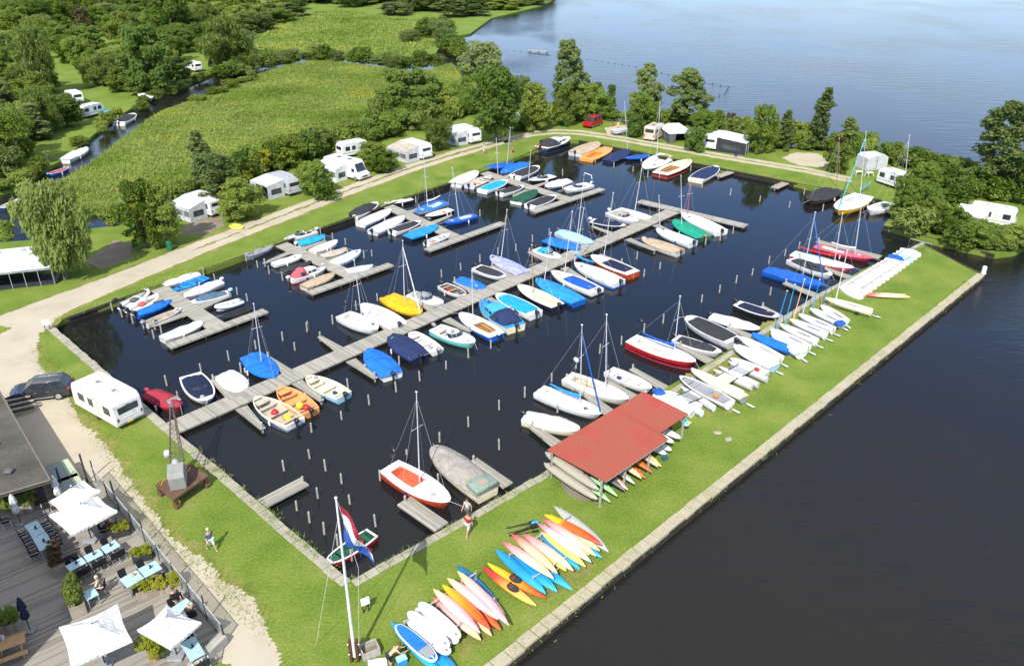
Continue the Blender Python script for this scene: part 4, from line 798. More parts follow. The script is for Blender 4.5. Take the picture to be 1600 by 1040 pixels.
def catamaran(bx, by, sx, sy, label, col, sep=1.35, deck=None):
    z = .25; b, s = P(bx, by, z + .35), P(sx, sy, z + .35); mid = (b + s) / 2; L = (b - s).length; t = thing('catamaran', label, 'catamaran', (mid.x, mid.y, z), math.atan2(b.y - s.y, b.x - s.x), GL)
    for sg in (-1, 1):
        fm = Form(L, .62, .27, .7, .6, .4, .15, .06); h = fm.hull('hull', paint(col), t, .22); h.location.y = sg * sep / 2
        c = fm.cover('hull_deck', paint('white' if sg > 0 else 'offwhite'), t, 0, 1, 0, .06, .5, .01, 0, 0); c.location.y = sg * sep / 2
    k = MB()
    for u in (-.12, .25): k.tube((L * u, -sep / 2 - .1, .36), (L * u, sep / 2 + .1, .36), .05)
    k.build('crossbeam', paint('char', .4), t)
    k = MB(); k.box((L * .065, 0, .33), (L * .36, sep - .3, .02)); k.build('trampoline', canvas(deck or 'grey'), t)
catamaran(1055, 606, 1107, 638, 'pale grey catamaran beside the white skiff with the blue stern', 'iceblue')
catamaran(1108, 580, 1168, 606, 'catamaran with a pale yellow middle beside the yellow decked skiff', 'offwhite', deck='cream')
catamaran(1131, 567, 1192, 594, 'grey catamaran with smooth wide hulls between dinghies on the lawn', 'lgrey', deck='mgrey')
land('open', 1141, 560, 1199, 583, 'small pale grey dinghy cluttered with white fittings at the stern', 'lgrey', rim='lgrey', ins='offwhite', r=.34, tro=None, z=.25)
# red long kayak by the hull stack and the stack of white hulls on their rail frame
SA, SB = P(1313, 447, .5), P(1409, 388, .5); ra, rb = P(1343, 466, .4), P(1443, 395, .4)
HULLME = []
n = 15; ax = (SB - SA); 
fmx = Form(4.0, 1.35, .34, .72, .55, .42, .12, .05)
for i in range(n):
    u = (i + .5) / n; a = SA.lerp(SB, u); b = ra.lerp(rb, u); mid = (a + b) / 2; L = (a - b).length
    col = ('white', 'offwhite')[i % 2]; lab = 'white dinghy hull stacked upside down in the long row by the channel'
    if i in (11,): lab = 'white dinghy hull draped with a dark blue cover in the stacked row'
    if i == 12: lab = 'pale blue dinghy hull near the far end of the stacked row'; col = 'lblue'
    t = thing('stacked_dinghy', lab, 'dinghy', (mid.x, mid.y, .42 + .03 * math.sin(i * 1.9)), math.atan2(b.y - a.y, b.x - a.x), 'stacked white dinghy hulls'); t.rotation_euler.x = .42 + math.pi
    f = Form(L, 1.22, .30, .75, .5, .45, .1, .04); f.hull('hull', paint(col, .3), t, .12); f.ring('rim', paint('offwhite'), t, .12, .05, .93)
    if i == 11: f2 = Form(L * .8, 1.56, .30, .75, .5, .45, .1, .04); o = f2.hull('cover', canvas('blue'), t, .16); o.location.x = -.3
t = thing('storage_rail', 'metal rail frame running over the stacked white dinghy hulls', 'frame', SA, math.atan2(ax.y, ax.x)); L = ax.length + 1.2
for off in (-.9, -2.3):
    k = MB(); k.tube((-.5, off, .62), (L, off, .62), .035); k.build('rail', paint('dgrey', .4, metal=.6), t)
for x in (-.45, .9, L - .1):
    k = MB(); k.path([(x, -.3, -.5), (x, -.3, 1.0), (x, -2.8, 1.0), (x, -2.8, -.5)], .035); k.build('hoop', paint('silver', .35, metal=.6), t)
# ---------------------------------------------------------------- kayaks, boards, canoes
G = {n_: gradient(n_, s) for n_, s in dict(
  pinkyel=[(0, (.82, .66, .24)), (.16, (.82, .56, .32)), (.34, (.80, .46, .42)), (1, (.76, .38, .41))], yelpink=[(0, (.74, .35, .38)), (.6, (.80, .46, .41)), (.82, (.84, .56, .28)), (1, (.86, .68, .20))],
  orange=[(0, (.85, .55, .01)), (.2, (.85, .42, .01)), (.55, (.78, .20, .01)), (1, (.62, .03, .02))], redpeach=[(0, (.60, .02, .03)), (.2, (.70, .16, .14)), (.4, (.82, .44, .30)), (1, (.84, .62, .28))],
  redpink=[(0, (.62, .03, .06)), (.18, (.74, .24, .26)), (.5, (.82, .48, .40)), (1, (.86, .66, .30))], pinkwhite=[(0, (.68, .10, .18)), (.25, (.80, .40, .44)), (.6, (.82, .70, .66)), (.86, (.8, .78, .7)), (1, (.25, .5, .66))],
  blue=[(0, (.02, .30, .52)), (.5, (.012, .24, .54)), (1, (.03, .40, .62))], dblue=[(0, (.015, .16, .34)), (1, (.02, .2, .4))], yellow=[(0, (.80, .62, .14)), (1, (.84, .58, .14))], gold=[(0, (.84, .52, .01)), (1, (.8, .46, .02))],
  redor=[(0, (.52, .02, .02)), (.28, (.62, .05, .03)), (.45, (.78, .30, .05)), (1, (.84, .52, .14))], yelor=[(0, (.84, .56, .02)), (.4, (.80, .38, .02)), (.75, (.72, .16, .02)), (1, (.58, .03, .02))], fire=[(0, (.84, .56, .01)), (.3, (.82, .40, .01)), (.36, (.74, .12, .01)), (.7, (.70, .10, .01)), (1, (.5, .02, .03))],
  orred=[(0, (.8, .3, .05)), (1, (.62, .08, .03))], grey=[(0, (.40, .41, .37)), (1, (.45, .45, .41))], beige=[(0, (.40, .36, .27)), (1, (.34, .31, .25))], pink=[(0, (.74, .32, .30)), (1, (.78, .40, .34))], green=[(0, (.25, .5, .3)), (1, (.3, .52, .22))], darkg=[(0, (.05, .06, .06)), (1, (.1, .11, .1))], whitey=[(0, (.78, .78, .76)), (1, (.8, .8, .76))]).items()}
def kayak(ax_, ay, bx, by, z, grad, label, up=False, w=.66, h=.30, name='kayak', group='kayaks lying on racks and lawn', cockpit=0.0, roll=0, ends=.75):
    a, b = P(ax_, ay, z + h * .5), P(bx, by, z + h * .5); mid = (a + b) / 2; L = (b - a).length; mb = MB(); rings = []
    for i in range(17):
        u = -1 + 2 * i / 16; q = max(0.0, 1 - abs(u) ** 2.2) ** ends; hw = max(.015, w / 2 * q); hh = max(.03, h * (.35 + .65 * q)); rise = .10 * abs(u) ** 3 * (1 if up else -1)
        ring = []
        for k in range(12):
            an = 2 * math.pi * k / 12; y = math.cos(an); zz = math.sin(an)
            if up: zz = zz * (.5 if zz > 0 else .5) ; sy = y
            else: zz = zz * (.62 if zz > 0 else .32); sy = y
            if k == 3: zz += .06 if not up else 0
            ring.append(Vector((u * L / 2, hw * math.copysign(abs(sy) ** .8, sy), h * .45 + hh * zz + rise)))
        rings.append(ring)
    mb.loft(rings); o = mb.build(name, G[grad], None, True, (mid.x, mid.y, z), math.atan2(b.y - a.y, b.x - a.x)); o.rotation_euler.x = roll
    setp(o, label, 'kayak' if name == 'kayak' else 'canoe', group)
    if up:
        c = MB(); pts = [Vector((cockpit + .42 * math.cos(t), .24 * math.sin(t), h * .93)) for t in [i * math.pi / 8 for i in range(17)]]; c.path(pts, .03, 6); c.build('cockpit_rim', paint('black', .5), o, True)
        c = MB(); c.prism([(cockpit + .4 * math.cos(t), .22 * math.sin(t)) for t in [i * math.pi / 8 for i in range(16)]], h * .86, h * .96); c.build('cockpit', paint('char', .8), o)
        c = MB(); c.rbox((cockpit - .15, 0, h * 1.0), (.3, .34, .1), .04); c.rbox((cockpit - .3, 0, h * 1.1), (.08, .34, .26), .03); c.build('seat', paint('brown', .7), o)
    else:
        c = MB(); c.box((0, 0, h * .45 + h * .655), (L * .78, .03, .03)); c.build('keel_strip', G[grad], o)
    return o
def board(ax_, ay, bx, by, z, label, deck='white', rail='white', w=.80, pad=None, group='paddle boards on the rack'):
    a, b = P(ax_, ay, z + .1), P(bx, by, z + .1); mid = (a + b) / 2; L = (b - a).length; pts = []
    for i in range(40):
        t = 2 * math.pi * i / 40; c, s = math.cos(t), math.sin(t); pts.append((L / 2 * math.copysign(abs(c) ** .85, c), w / 2 * math.copysign(abs(s) ** .8, s) * (1 - .08 * c)))
    mb = MB(); n = len(pts); rr_ = [[Vector((p[0] * k, p[1] * kk, zz)) for p in pts] for k, kk, zz in ((.96, .88, 0), (1, 1, .05), (1, 1, .09), (.97, .93, .13))]
    mb.loft(rr_); o = mb.build('paddle_board', paint(rail, .3), None, True, (mid.x, mid.y, z), math.atan2(b.y - a.y, b.x - a.x)); setp(o, label, 'paddle board', group)
    k = MB(); k.prism([(p[0] * .93, p[1] * .84) for p in pts], .131, .137); k.build('deck', paint(deck, .4), o)
    if pad: k = MB(); k.prism([(x, y) for x, y in ((-L * .40, -w * .28), (-L * .18, -w * .36), (-L * .18, w * .36), (-L * .40, w * .28))], .138, .146); k.build('foot_pad', paint(pad, .8), o)
    k = MB(); k.box((-L * .42, 0, .15), (.16, .06, .03)); k.build('logo_patch', paint('dgrey' if deck == 'white' else 'white'), o)
    return o
kayak(611, 969, 690, 1052, .10, 'blue', 'teal blue kayak under the blue and white paddle board', w=.75)
kayak(676, 1012, 716, 1056, .10, 'blue', 'teal blue kayak tip poking out below the white paddle boards', w=.75)
board(681, 1031, 619, 975, .80, 'blue paddle board with a white rail and grey tail pad', 'royal', 'white', .86, 'grey')
board(701, 1010, 638, 954, 1.02, 'white paddle board with a dark blue edge line on top of the rack', 'white', 'white', .84)
board(703, 1020, 638, 967, .55, 'white paddle board lying beneath the one with a dark edge', 'white', 'white', .84)
board(718, 996, 655, 940, 1.02, 'plain white paddle board beside the pink kayaks', 'white', 'white', .86)
board(715, 1003, 650, 949, .55, 'white paddle board mostly hidden under the plain top one', 'white', 'white', .84)
def edge_line(): pass
kayak(686, 940, 751, 997, .40, 'yelpink', 'pink kayak with a yellow tip on the lower rack level next to the boards', w=.68)
kayak(677, 918, 750, 986, .95, 'pinkyel', 'pink kayak with a cream tip, topmost next to the white boards')
kayak(691, 911, 766, 980, .95, 'orange', 'orange kayak fading from yellow to red at its ends')
kayak(700, 925, 768, 990, .40, 'yelpink', 'pale pink kayak with a yellow tip underneath the orange one')
kayak(712, 918, 783, 982, .40, 'orred', 'red orange kayak on the lower level right of the orange one')
kayak(699, 901, 778, 965, .95, 'pinkyel', 'pink kayak with a yellow tip right of the orange one')
kayak(715, 890, 795, 974, .95, 'pinkyel', 'rose pink kayak on top at the blue kayak side')
kayak(720, 904, 789, 957, .40, 'yelpink', 'pink kayak with a violet tip below the outermost pink one')
kayak(714, 881, 784, 950, .05, 'dblue', 'dark blue kayak on the grass in the shade of the pink kayaks')
kayak(676, 931, 738, 986, .05, 'redpeach', 'faded red kayak lying lowest behind the pink stack')
kayak(754, 886, 838, 947, .02, 'redor', 'red and orange kayak lying upright on the lawn', True, .64, .32, cockpit=.35)
kayak(762, 881, 853, 935, .02, 'yelor', 'yellow to orange kayak lying upright on the lawn', True, .64, .32, cockpit=-.05)
kayak(774, 856, 853, 925, .40, 'blue', 'bright blue kayak outermost on the lower rack', w=.80)
kayak(800, 866, 871, 922, .40, 'blue', 'bright blue kayak second on the lower rack', w=.80)
kayak(800, 856, 894, 919, .05, 'blue', 'bright blue kayak whose tip reaches farthest towards the quay', w=.78)
kayak(786, 845, 865, 901, .95, 'redpink', 'salmon pink kayak over the two bright blue ones')
kayak(799, 832, 871, 893, .95, 'redpeach', 'peach kayak with a red tip in the middle of the colourful rack')
kayak(817, 832, 896, 889, .95, 'redpink', 'pink kayak with a crimson tip beside the peach one')
kayak(835, 850, 885, 889, .45, 'yellow', 'pale yellow kayak tip under the peach and crimson tipped kayaks', w=.6)
kayak(845, 834, 907, 888, .40, 'blue', 'sky blue kayak below the long yellow one')
kayak(846, 829, 915, 883, .75, 'yellow', 'long lemon yellow kayak on the colourful rack')
kayak(841, 816, 924, 876, 1.0, 'pinkwhite', 'white kayak with a raspberry tip and a pale blue end')
kayak(865, 826, 921, 865, .45, 'gold', 'golden yellow kayak glimpsed beneath the raspberry tipped one', w=.6)
kayak(849, 809, 931, 866, .95, 'redpink', 'pink kayak with a red tip beside the fiery orange one')
kayak(872, 826, 940, 869, .45, 'blue', 'blue ended kayak beneath the pink ones near the grey canoe', w=.62)
kayak(866, 813, 937, 858, .70, 'yelpink', 'pale pink kayak with cream tip between red tipped and fiery orange ones', w=.58)
kayak(851, 802, 941, 849, .95, 'fire', 'fiery orange kayak with a yellow nose and a red tail')
kayak(866, 789, 951, 860, .25, 'grey', 'long grey canoe turned over at the end of the rack', w=.85, h=.36, name='canoe')
def rack(label, a0, a1, b0, b1, levels):
    A0, A1, B0, B1 = (P(*q, 0) for q in (a0, a1, b0, b1)); t = thing('kayak_rack', label, 'rack', A0, 0)
    def lc(p, z): return Vector((p.x - A0.x, p.y - A0.y, z))
    for p, q in ((A0, A1), (B0, B1)):
        for z in levels:
            k = MB(); k.tube(lc(p, z), lc(q, z), .045, n=7); k.build('rail', paint('silver', .35, metal=.5), t)
        for u in (0, .5, 1):
            m = p.lerp(q, u); k = MB(); k.tube(lc(m, 0), lc(m, levels[-1] + .12), .04, n=7); k.build('post', paint('silver', .35, metal=.5), t)
rack('galvanised rack carrying paddle boards and pink kayaks', (633, 990), (744, 912), (662, 1034), (773, 953), (.38, .9))
rack('galvanised rack carrying the colourful pile of kayaks', (796, 884), (890, 822), (832, 920), (925, 862), (.38, .9))
k = MB(); r = rng('paddles')
t = thing('paddle_bundle', 'dark bundle of paddles and ropes beside the colourful kayak rack', 'paddles', P(815, 832), .3)
for i in range(7): k = MB(); a = r.uniform(-.25, .25); y = r.uniform(-.5, .5); k.tube((-.9, y - a, .1 + i * .05), (.7, y + a, .12 + i * .05), .025); k.box((.85, y + a * 1.1, .12 + i * .05), (.42, .18, .03), a); k.build('paddle', paint('black', .6), t)
t = thing('backpack', 'teal and cream bag beside the bundle of paddles', 'bag', P(836, 822), .5); k = MB(); k.rbox((0, 0, .22), (.5, .35, .44), .1); k.build('body', canvas('turq'), t, True); k = MB(); k.rbox((0, .2, .2), (.3, .12, .24), .04); k.build('pocket', canvas('cream'), t, True)
kayak(1353, 460, 1422, 463, .05, 'redpeach', 'faded red open sea kayak on the lawn beside the stacked hulls', w=.85, h=.4)
# ---------------------------------------------------------------- canoe shed with red corrugated roof
RZ_ = 2.25
RA, RB, RC, RD, N1, N2 = (P(x, y, RZ_ + dz) for x, y, dz in ((855, 702, .12), (1005, 611, .12), (1079, 644, 0), (946, 752, 0), (1033, 675, 0), (1044, 686, 0)))
ex = (RB - RA).normalized(); ang = math.atan2(ex.y, ex.x); shed = thing('boat_shed', 'open boat shed with a rusty red corrugated roof full of kayaks', 'shed', (RA.x, RA.y, 0), ang)
lA, lB, lC, lD, l1, l2 = (local(shed, q) for q in (RA, RB, RC, RD, N1, N2))
M_ROOF = blotchy('red_corrugated', [(.30, (.31, .055, .045)), (.44, (.35, .068, .052)), (.58, (.30, .09, .055)), (.72, (.37, .055, .05))], .35, 3, .35, .55, 0)
mt = M_ROOF.node_tree; bs = mt.nodes['Principled BSDF']; wv = mt.nodes.new('ShaderNodeTexWave'); tcn = mt.nodes.new('ShaderNodeTexCoord'); mt.links.new(tcn.outputs['Object'], wv.inputs['Vector']); wv.wave_type = 'BANDS'; wv.bands_direction = 'X'; wv.inputs['Scale'].default_value = 1.05
_bump(mt, bs, wv.outputs['Fac'], .5, .03)
k = MB(); top = [lA, lB, lC, l1, l2, lD]; n = 6
NS = 110; vs, fs = [], []
def lerp_edge(x):   # far edge (A-B) and near edge at distance x along the roof
    u = x / (lB - lA).length; far_ = lA.lerp(lB, u)
    xn1 = (l1.x + l2.x) / 2
    if x > xn1: v = (x - l1.x) / (lC.x - l1.x) if lC.x != l1.x else 0; near_ = l1.lerp(lC, max(0, min(1, v)))
    else: v = (x - lD.x) / (l2.x - lD.x); near_ = lD.lerp(l2, max(0, min(1, v)))
    return far_, near_
for i in range(NS + 1):
    x = (lB - lA).length * i / NS; f_, n_ = lerp_edge(x); wz = .022 * math.sin(i * math.pi)
    for q, zz in ((f_, 0), (n_, 0), (n_, -.05), (f_, -.05)): vs.append(q + Vector((0, 0, zz + (.012 if i % 2 else -.012))))
for i in range(NS):
    for j in range(4): fs.append((i * 4 + j, i * 4 + (j + 1) % 4, (i + 1) * 4 + (j + 1) % 4, (i + 1) * 4 + j))
fs += [(0, 1, 2, 3), (NS * 4 + 3, NS * 4 + 2, NS * 4 + 1, NS * 4)]
k.add(vs, fs); k.build('roof', M_ROOF, shed)
for u in (0.0, .25, .5, .75, 1.0):
    f_, n_ = lerp_edge((lB - lA).length * min(.985, max(.015, u)))
    for q in (f_.lerp(n_, .06), f_.lerp(n_, .94)): k = MB(); k.box((q.x, q.y, q.z / 2 - .06), (.12, .12, q.z - .12)); k.build('post', M_POST, shed)
f0, n0 = lerp_edge(.1); f1, n1 = lerp_edge((lB - lA).length - .1)
for p, q in ((f0.lerp(n0, .08), f1.lerp(n1, .08)), (f0.lerp(n0, .9), f1.lerp(n1, .9))): k = MB(); k.tube(p - Vector((0, 0, .14)), q - Vector((0, 0, .14)), .06); k.build('beam', M_POST, shed)
k = MB(); k.tube(lD - Vector((-.1, -.05, .08)), l2 - Vector((.1, -.05, .08)), .07); k.build('fascia', M_POST, shed)
k = MB(); k.box(((f0.x + f1.x) / 2, f0.lerp(n0, .06).y + .02, 1.05), ((f1 - f0).length, .05, 2.0)); k.build('back_wall', M_DARKWOOD, shed)
k = MB(); k.box(((f0.x + f1.x) / 2, f0.lerp(n0, .62).y, 1.0), ((f1 - f0).length * .96, .05, 1.9)); k.build('inner_wall', M_DARKWOOD, shed)
# kayaks stored under the roof, tips poking out on the lawn side
dirn = (lD - lA).normalized(); W = shed.matrix_world
def shed_pt(x, v, z):
    f_, n_ = lerp_edge(x); q = f_.lerp(n_, v); c, s = math.cos(ang), math.sin(ang); return Vector((shed.location.x + q.x * c - q.y * s, shed.location.y + q.x * s + q.y * c, z))
TIPS = [('green', 'mint green kayak tip, first under the shed roof beside the two canoes'), ('green', 'sage green kayak tip, second under the shed roof'), ('darkg', 'charcoal kayak tip low under the shed roof edge'), ('pink', 'salmon kayak tip after the green ones under the roof'), ('grey', 'grey kayak tip in the middle of the shed row'), ('redpeach', 'peach and red kayak tip in the middle of the shed row'), ('orred', 'red orange kayak tip under the shed roof'), ('yelor', 'orange kayak tip after the red orange one under the shed'), ('pink', 'pale pink kayak tip beside the yellow one at the roof notch'), ('yellow', 'yellow kayak tip nearest the roof notch')]
Lr = (lB - lA).length
for i, (g, lab) in enumerate(TIPS):
    x = Lr * (.055 + .55 * i / 9.6); a, b = shed_pt(x, .25, 0), shed_pt(x, 1.05 + .015 * (i % 3), 0); z = .75 + .4 * ((i * 7) % 3) / 2
    pa, pb = pix(a + Vector((0, 0, z + .15))), pix(b + Vector((0, 0, z + .15))); kayak(*pa, *pb, z, g, lab, w=.60, group='kayaks stored under the red roof').rotation_euler.y = .16
for i, (x, z) in enumerate(((.70, .45), (.76, .45), (.80, .85), (.88, .8))):
    a, b = shed_pt(Lr * x, .35, 0), shed_pt(Lr * x, 1.12 if i < 2 else 1.08, 0); pa, pb = pix(a + Vector((0, 0, z + .1))), pix(b + Vector((0, 0, z + .1)))
    board(*pa, *pb, z, ('white board poking out lowest at the roof notch', 'white board poking out right of the lowest one', 'white board on the upper level at the roof notch', 'white board nearest the far corner of the red roof')[i], 'white', 'white', .7, group='boards stored under the red roof')
kayak(852, 705, 935, 763, 1.25, 'beige', 'upper grey beige canoe hung along the end of the red roofed shed', w=.9, h=.5, name='canoe', group='canoes on the shed end', ends=.55)
kayak(850, 722, 933, 778, .55, 'beige', 'lower grey beige canoe hung along the end of the red roofed shed', w=.9, h=.5, name='canoe', group='canoes on the shed end', ends=.55)
t = thing('canoe_bracket', 'dark bracket arms holding the two canoes at the shed end', 'bracket', P(880, 760), ang)
for i, (x, y) in enumerate(((868, 735), (892, 752), (918, 770))):
    p = local(t, P(x, y, 0)); k = MB(); k.tube((p.x, p.y, 0), (p.x, p.y, 1.6), .05); k.tube((p.x, p.y - .5, .5), (p.x, p.y + .5, .5), .04); k.tube((p.x, p.y - .5, 1.2), (p.x, p.y + .5, 1.2), .04); k.build('arm', paint('char', .6), t)
t = thing('oar', 'pair of oars with pale blades leaning at the far shed corner', 'oar', P(1072, 668), 1.0); k = MB(); k.tube((-.9, 0, .8), (.5, 0, .08), .03); k.build('shaft', paint('char', .5), t); k = MB(); k.box((.75, 0, .05), (.55, .2, .03), 0, 0, .25); k.build('blade', paint('lemon', .5), t)
board(1066, 652, 1074, 664, .75, 'pale aqua board end beside the oars at the shed corner', 'mint', 'iceblue', .6, group='boards stored under the red roof')
t = thing('bucket', 'dark teal bucket on the lawn in front of the shed', 'bucket', P(1038, 718)); k = MB(); k.tube((0, 0, 0), (0, 0, .38), .2, .26, 14); k.build('tub', paint((.03, .12, .14), .5), t, True); k = MB(); k.path([(-.26, 0, .38), (-.15, 0, .56), (.15, 0, .56), (.26, 0, .38)], .012); k.build('handle', paint('silver', .4), t)
for i, (x, y) in enumerate(((1121, 676), (1138, 686))):
    t = MB(); t.ball((0, 0, .04), (.35, .25, .07), 10, 6); p = P(x, y); o = t.build('flat_stone', M_STONE, None, True, (p.x, p.y, 0), i); setp(o, ('pale flat stone in the lawn, left of a pair', 'pale flat stone in the lawn, right of a pair')[i], 'stone')
# ---------------------------------------------------------------- flagpole and flag, signs
fb = P(555, 1031); ft = top_over(fb, 525, 779, .2); H = ft.z
t = thing('flagpole', 'tall white flagpole in a brown timber base on the near lawn', 'flagpole', fb); lt = ft - fb
k = MB(); k.tube(lt * .03, lt, .10, .045, 12); k.build('pole', paint('white', .3), t, True); k = MB(); k.ball(lt + Vector((0, 0, .06)), .08); k.build('finial', paint('white', .3), t, True)
for s in (-1, 1): k = MB(); k.box((s * .17, 0, .75), (.14, .3, 1.5)); k.build('base_post', paint((.10, .035, .02), .6), t, bevel=.02)
k = MB(); k.tube((-.3, 0, .45), (.3, 0, .45), .03); k.tube((-.3, 0, 1.2), (.3, 0, 1.2), .03); k.build('bolt', paint('silver', .3, metal=.8), t)
k = MB(); k.tube(lt * .985 + Vector((.06, 0, 0)), lt * .6 + Vector((.7, 0, 0)), .010, n=4); k.tube(lt * .6 + Vector((.7, 0, 0)), Vector((.3, 0, 1.2)), .010, n=4); k.tube(lt * .9, Vector((-2.3, 1.0, .0)), .012, n=4); k.build('halyard', paint('offwhite', .8), t)
fp = fb + lt * .965; vs, fs = [], []; NU, NV = 26, 12
for i in range(NU + 1):
    u = i / NU
    for j in range(NV + 1):
        v = j / NV; sp = 2.0 * (1 - .42 * u); x = .10 + 1.35 * u + .10 * math.sin(5 * u + 3 * v); z = -2.0 * v * (1 - .5 * u) - 3.0 * u ** 1.1 + .28 * v * u
        y = .22 * math.sin(8 * u + 2.4 * v) * (.3 + u) + .14 * math.sin(13 * u - 4 * v) * u; x -= .5 * v * u * (1 - u)
        vs.append((x, y, z))
for i in range(NU):
    for j in range(NV): fs.append((i * (NV + 1) + j, i * (NV + 1) + j + 1, (i + 1) * (NV + 1) + j + 1, (i + 1) * (NV + 1) + j))
k = MB(); k.add(vs, fs); o = k.build('flag', canvas('crimson'), None, True, fp, fix=False); o.data.materials.append(canvas('white')); o.data.materials.append(canvas((.03, .10, .36)))
o.data.polygons.foreach_set('material_index', [(0 if f % NV < NV * .22 else 1 if f % NV < NV * .56 else 2) for f in range(len(fs))])
setp(o, 'red white and blue striped flag hanging limp from the white pole', 'flag')
t = thing('sign_board', 'small white sign on two dark posts on the lawn behind the flagpole', 'sign', P(572, 955), .5)
for s in (-.16, .16): k = MB(); k.box((s, 0, .5), (.07, .07, 1.0)); k.build('post', paint('char', .7), t)
k = MB(); k.box((0, -.05, .85), (.5, .03, .45), rx=-.25); k.build('panel', paint('white', .4), t)
t = thing('sign_board', 'small white sign at the grass corner of the gravel bend', 'sign', P(75, 516), .3); k = MB(); k.box((-.2, 0, .45), (.06, .06, .9)); k.box((.2, 0, .45), (.06, .06, .9)); k.build('post', paint('char', .7), t); k = MB(); k.box((0, -.04, .85), (.6, .03, .45), rx=-.4); k.build('panel', paint('white', .4), t)
t = thing('wooden_box', 'low wooden box frame on the lawn right of the flagpole', 'box', P(578, 1020), .5)
for (c, d) in (((0, -.35, .25), (.95, .08, .5)), ((0, .35, .25), (.95, .08, .5)), ((-.45, 0, .25), (.08, .62, .5)), ((.45, 0, .25), (.08, .62, .5))): k = MB(); k.box(c, d); k.build('side', M_POST, t)
k = MB(); k.box((0, 0, .12), (.8, .6, .04)); k.build('bottom', M_SOIL, t)
t = thing('bollard', 'stubby white bollard on the far corner of the concrete quay', 'bollard', P(1536, 428)); k = MB(); k.tube((0, 0, 0), (0, 0, .8), .24, .24, 14); k.ball((0, 0, .8), (.24, .24, .16), 14, 8); k.build('post', paint('white', .5), t, True); k = MB(); k.tube((0, 0, .02), (0, 0, .12), .30, .30, 14); k.build('base_ring', M_CONC, t)
# ---------------------------------------------------------------- vehicles
M_TYRE = paint('black', .8); M_HUB = paint('silver', .3, metal=.7)
def wheels(t, xs, y, r=.34, w=.22):
    for x in xs:
        for s in (-1, 1):
            k = MB(); k.tube((x, s * y - w / 2, r), (x, s * y + w / 2, r), r, n=18); o = k.build('wheel', M_TYRE, t, True)
            h = MB(); h.tube((x, s * (y + w / 2 + .004), r), (x, s * (y + w / 2 + .012), r), r * .62, n=12); h.build('rim', M_HUB, o)
def car(label, loc, rz, L, W, body, prof, gh, roofcol, wheel_x, name='parked_car', cat='car', wr=.36):
    t = thing(name, label, cat, loc, rz); B = paint(body, .22, .05, metal=.35)
    k = MB(); k.yprism(prof, -W / 2, W / 2); k.build('body', B, t, bevel=.07)
    # greenhouse: lower outline -> upper outline
    (x0, x1, z0), (u0, u1, z1) = gh; w0, w1 = W / 2 - .06, W / 2 - .22; k = MB()
    k.add([(x0, -w0, z0), (x1, -w0 * .96, z0), (x1, w0 * .96, z0), (x0, w0, z0), (u0, -w1, z1), (u1, -w1 * .95, z1), (u1, w1 * .95, z1), (u0, w1, z1)], [(0, 1, 5, 4), (1, 2, 6, 5), (2, 3, 7, 6), (3, 0, 4, 7), (4, 5, 6, 7)]); k.build('windows', glass(), t)
    k = MB(); k.rbox(((u0 + u1) / 2, 0, z1 + .02), (u1 - u0 + .12, w1 * 2 + .06, .07), .03); k.build('roof', paint(roofcol, .25, .05, metal=.3), t, True)
    for s in (-1, 1):
        k = MB()
        for a, b in (((x0, w0, z0), (u0, w1, z1)), ((x1, w0 * .96, z0), (u1, w1 * .95, z1)), ((x0 * .45 + x1 * .55, w0, z0), (u0 * .5 + u1 * .5, w1, z1)), ((x0 * .8 + x1 * .2, w0, z0), (u0 * .8 + u1 * .2, w1, z1))): k.tube((a[0], s * a[1], a[2]), (b[0], s * b[1], b[2]), .035, n=5)
        k.build('pillar', B, t)
        k = MB(); k.tube((u0 + .1, s * w1 * .92, z1 + .09), (u1 - .1, s * w1 * .92, z1 + .09), .025, n=6); k.build('roof_rail', paint('silver', .3, metal=.8), t)
        k = MB(); k.rbox((L / 2 - .28, s * (W / 2 - .28), .78), (.30, .42, .16), .05); k.build('headlight', glass((.6, .62, .62), 'lamp_glass'), t, True)
        k = MB(); k.rbox((-L / 2 + .10, s * (W / 2 - .16), .92), (.24, .32, .2), .05); k.build('tail_light', paint('crimson', .2), t, True)
        k = MB(); k.rbox((x1 - .15, s * (W / 2 + .08), z0 + .06), (.12, .2, .14), .04); k.build('wing_mirror', B, t, True)
        k = MB(); k.box((.0, s * (W / 2 + .004), .36), (L * .52, .02, .08)); k.build('sill', paint('silver', .35, metal=.6), t)
        k = MB(); k.box((.2, s * (W / 2 + .012), .86), (.2, .02, .035)); k.box((-.75, s * (W / 2 + .012), .86), (.2, .02, .035)); k.build('door_handle', paint('silver', .3, metal=.7), t)
    wheels(t, wheel_x, W / 2 - .09, wr); return t
SUVP = [(-2.30, .32), (-2.36, .75), (-2.24, 1.02), (.95, 1.05), (1.75, .98), (2.25, .82), (2.38, .55), (2.30, .32)]
a, b = P(90, 619, .3), P(34, 626, .3); d = (b - a).normalized(); nn = Vector((-d.y, d.x, 0)); nn = nn if nn.y > 0 else -nn; c = (a + b) / 2 + nn * .85 - d * .0; rzc = math.atan2(d.y, d.x)
car('silver grey estate car hitched to the white caravan on the gravel', (c.x, c.y, 0), rzc, 4.7, 1.88, (.055, .058, .062), SUVP, ((-2.15, 1.15, 1.04), (-1.75, .35, 1.60)), 'dgrey', (-1.42, 1.42))
a, b = P(942, 185, .9), P(910, 196, .9); d = (b - a).normalized(); rzv = math.atan2(d.y, d.x); c = (a + b) / 2
car('red van with roof rails parked on the far grass', (c.x, c.y + .3, 0), rzv, 4.3, 1.85, 'red', [(-2.1, .3), (-2.15, 1.1), (1.1, 1.1), (1.7, 1.0), (2.1, .8), (2.15, .35)], ((-2.08, 1.2, 1.1), (-2.0, .7, 1.85)), 'red', (-1.3, 1.35), 'parked_van', 'van', .33)
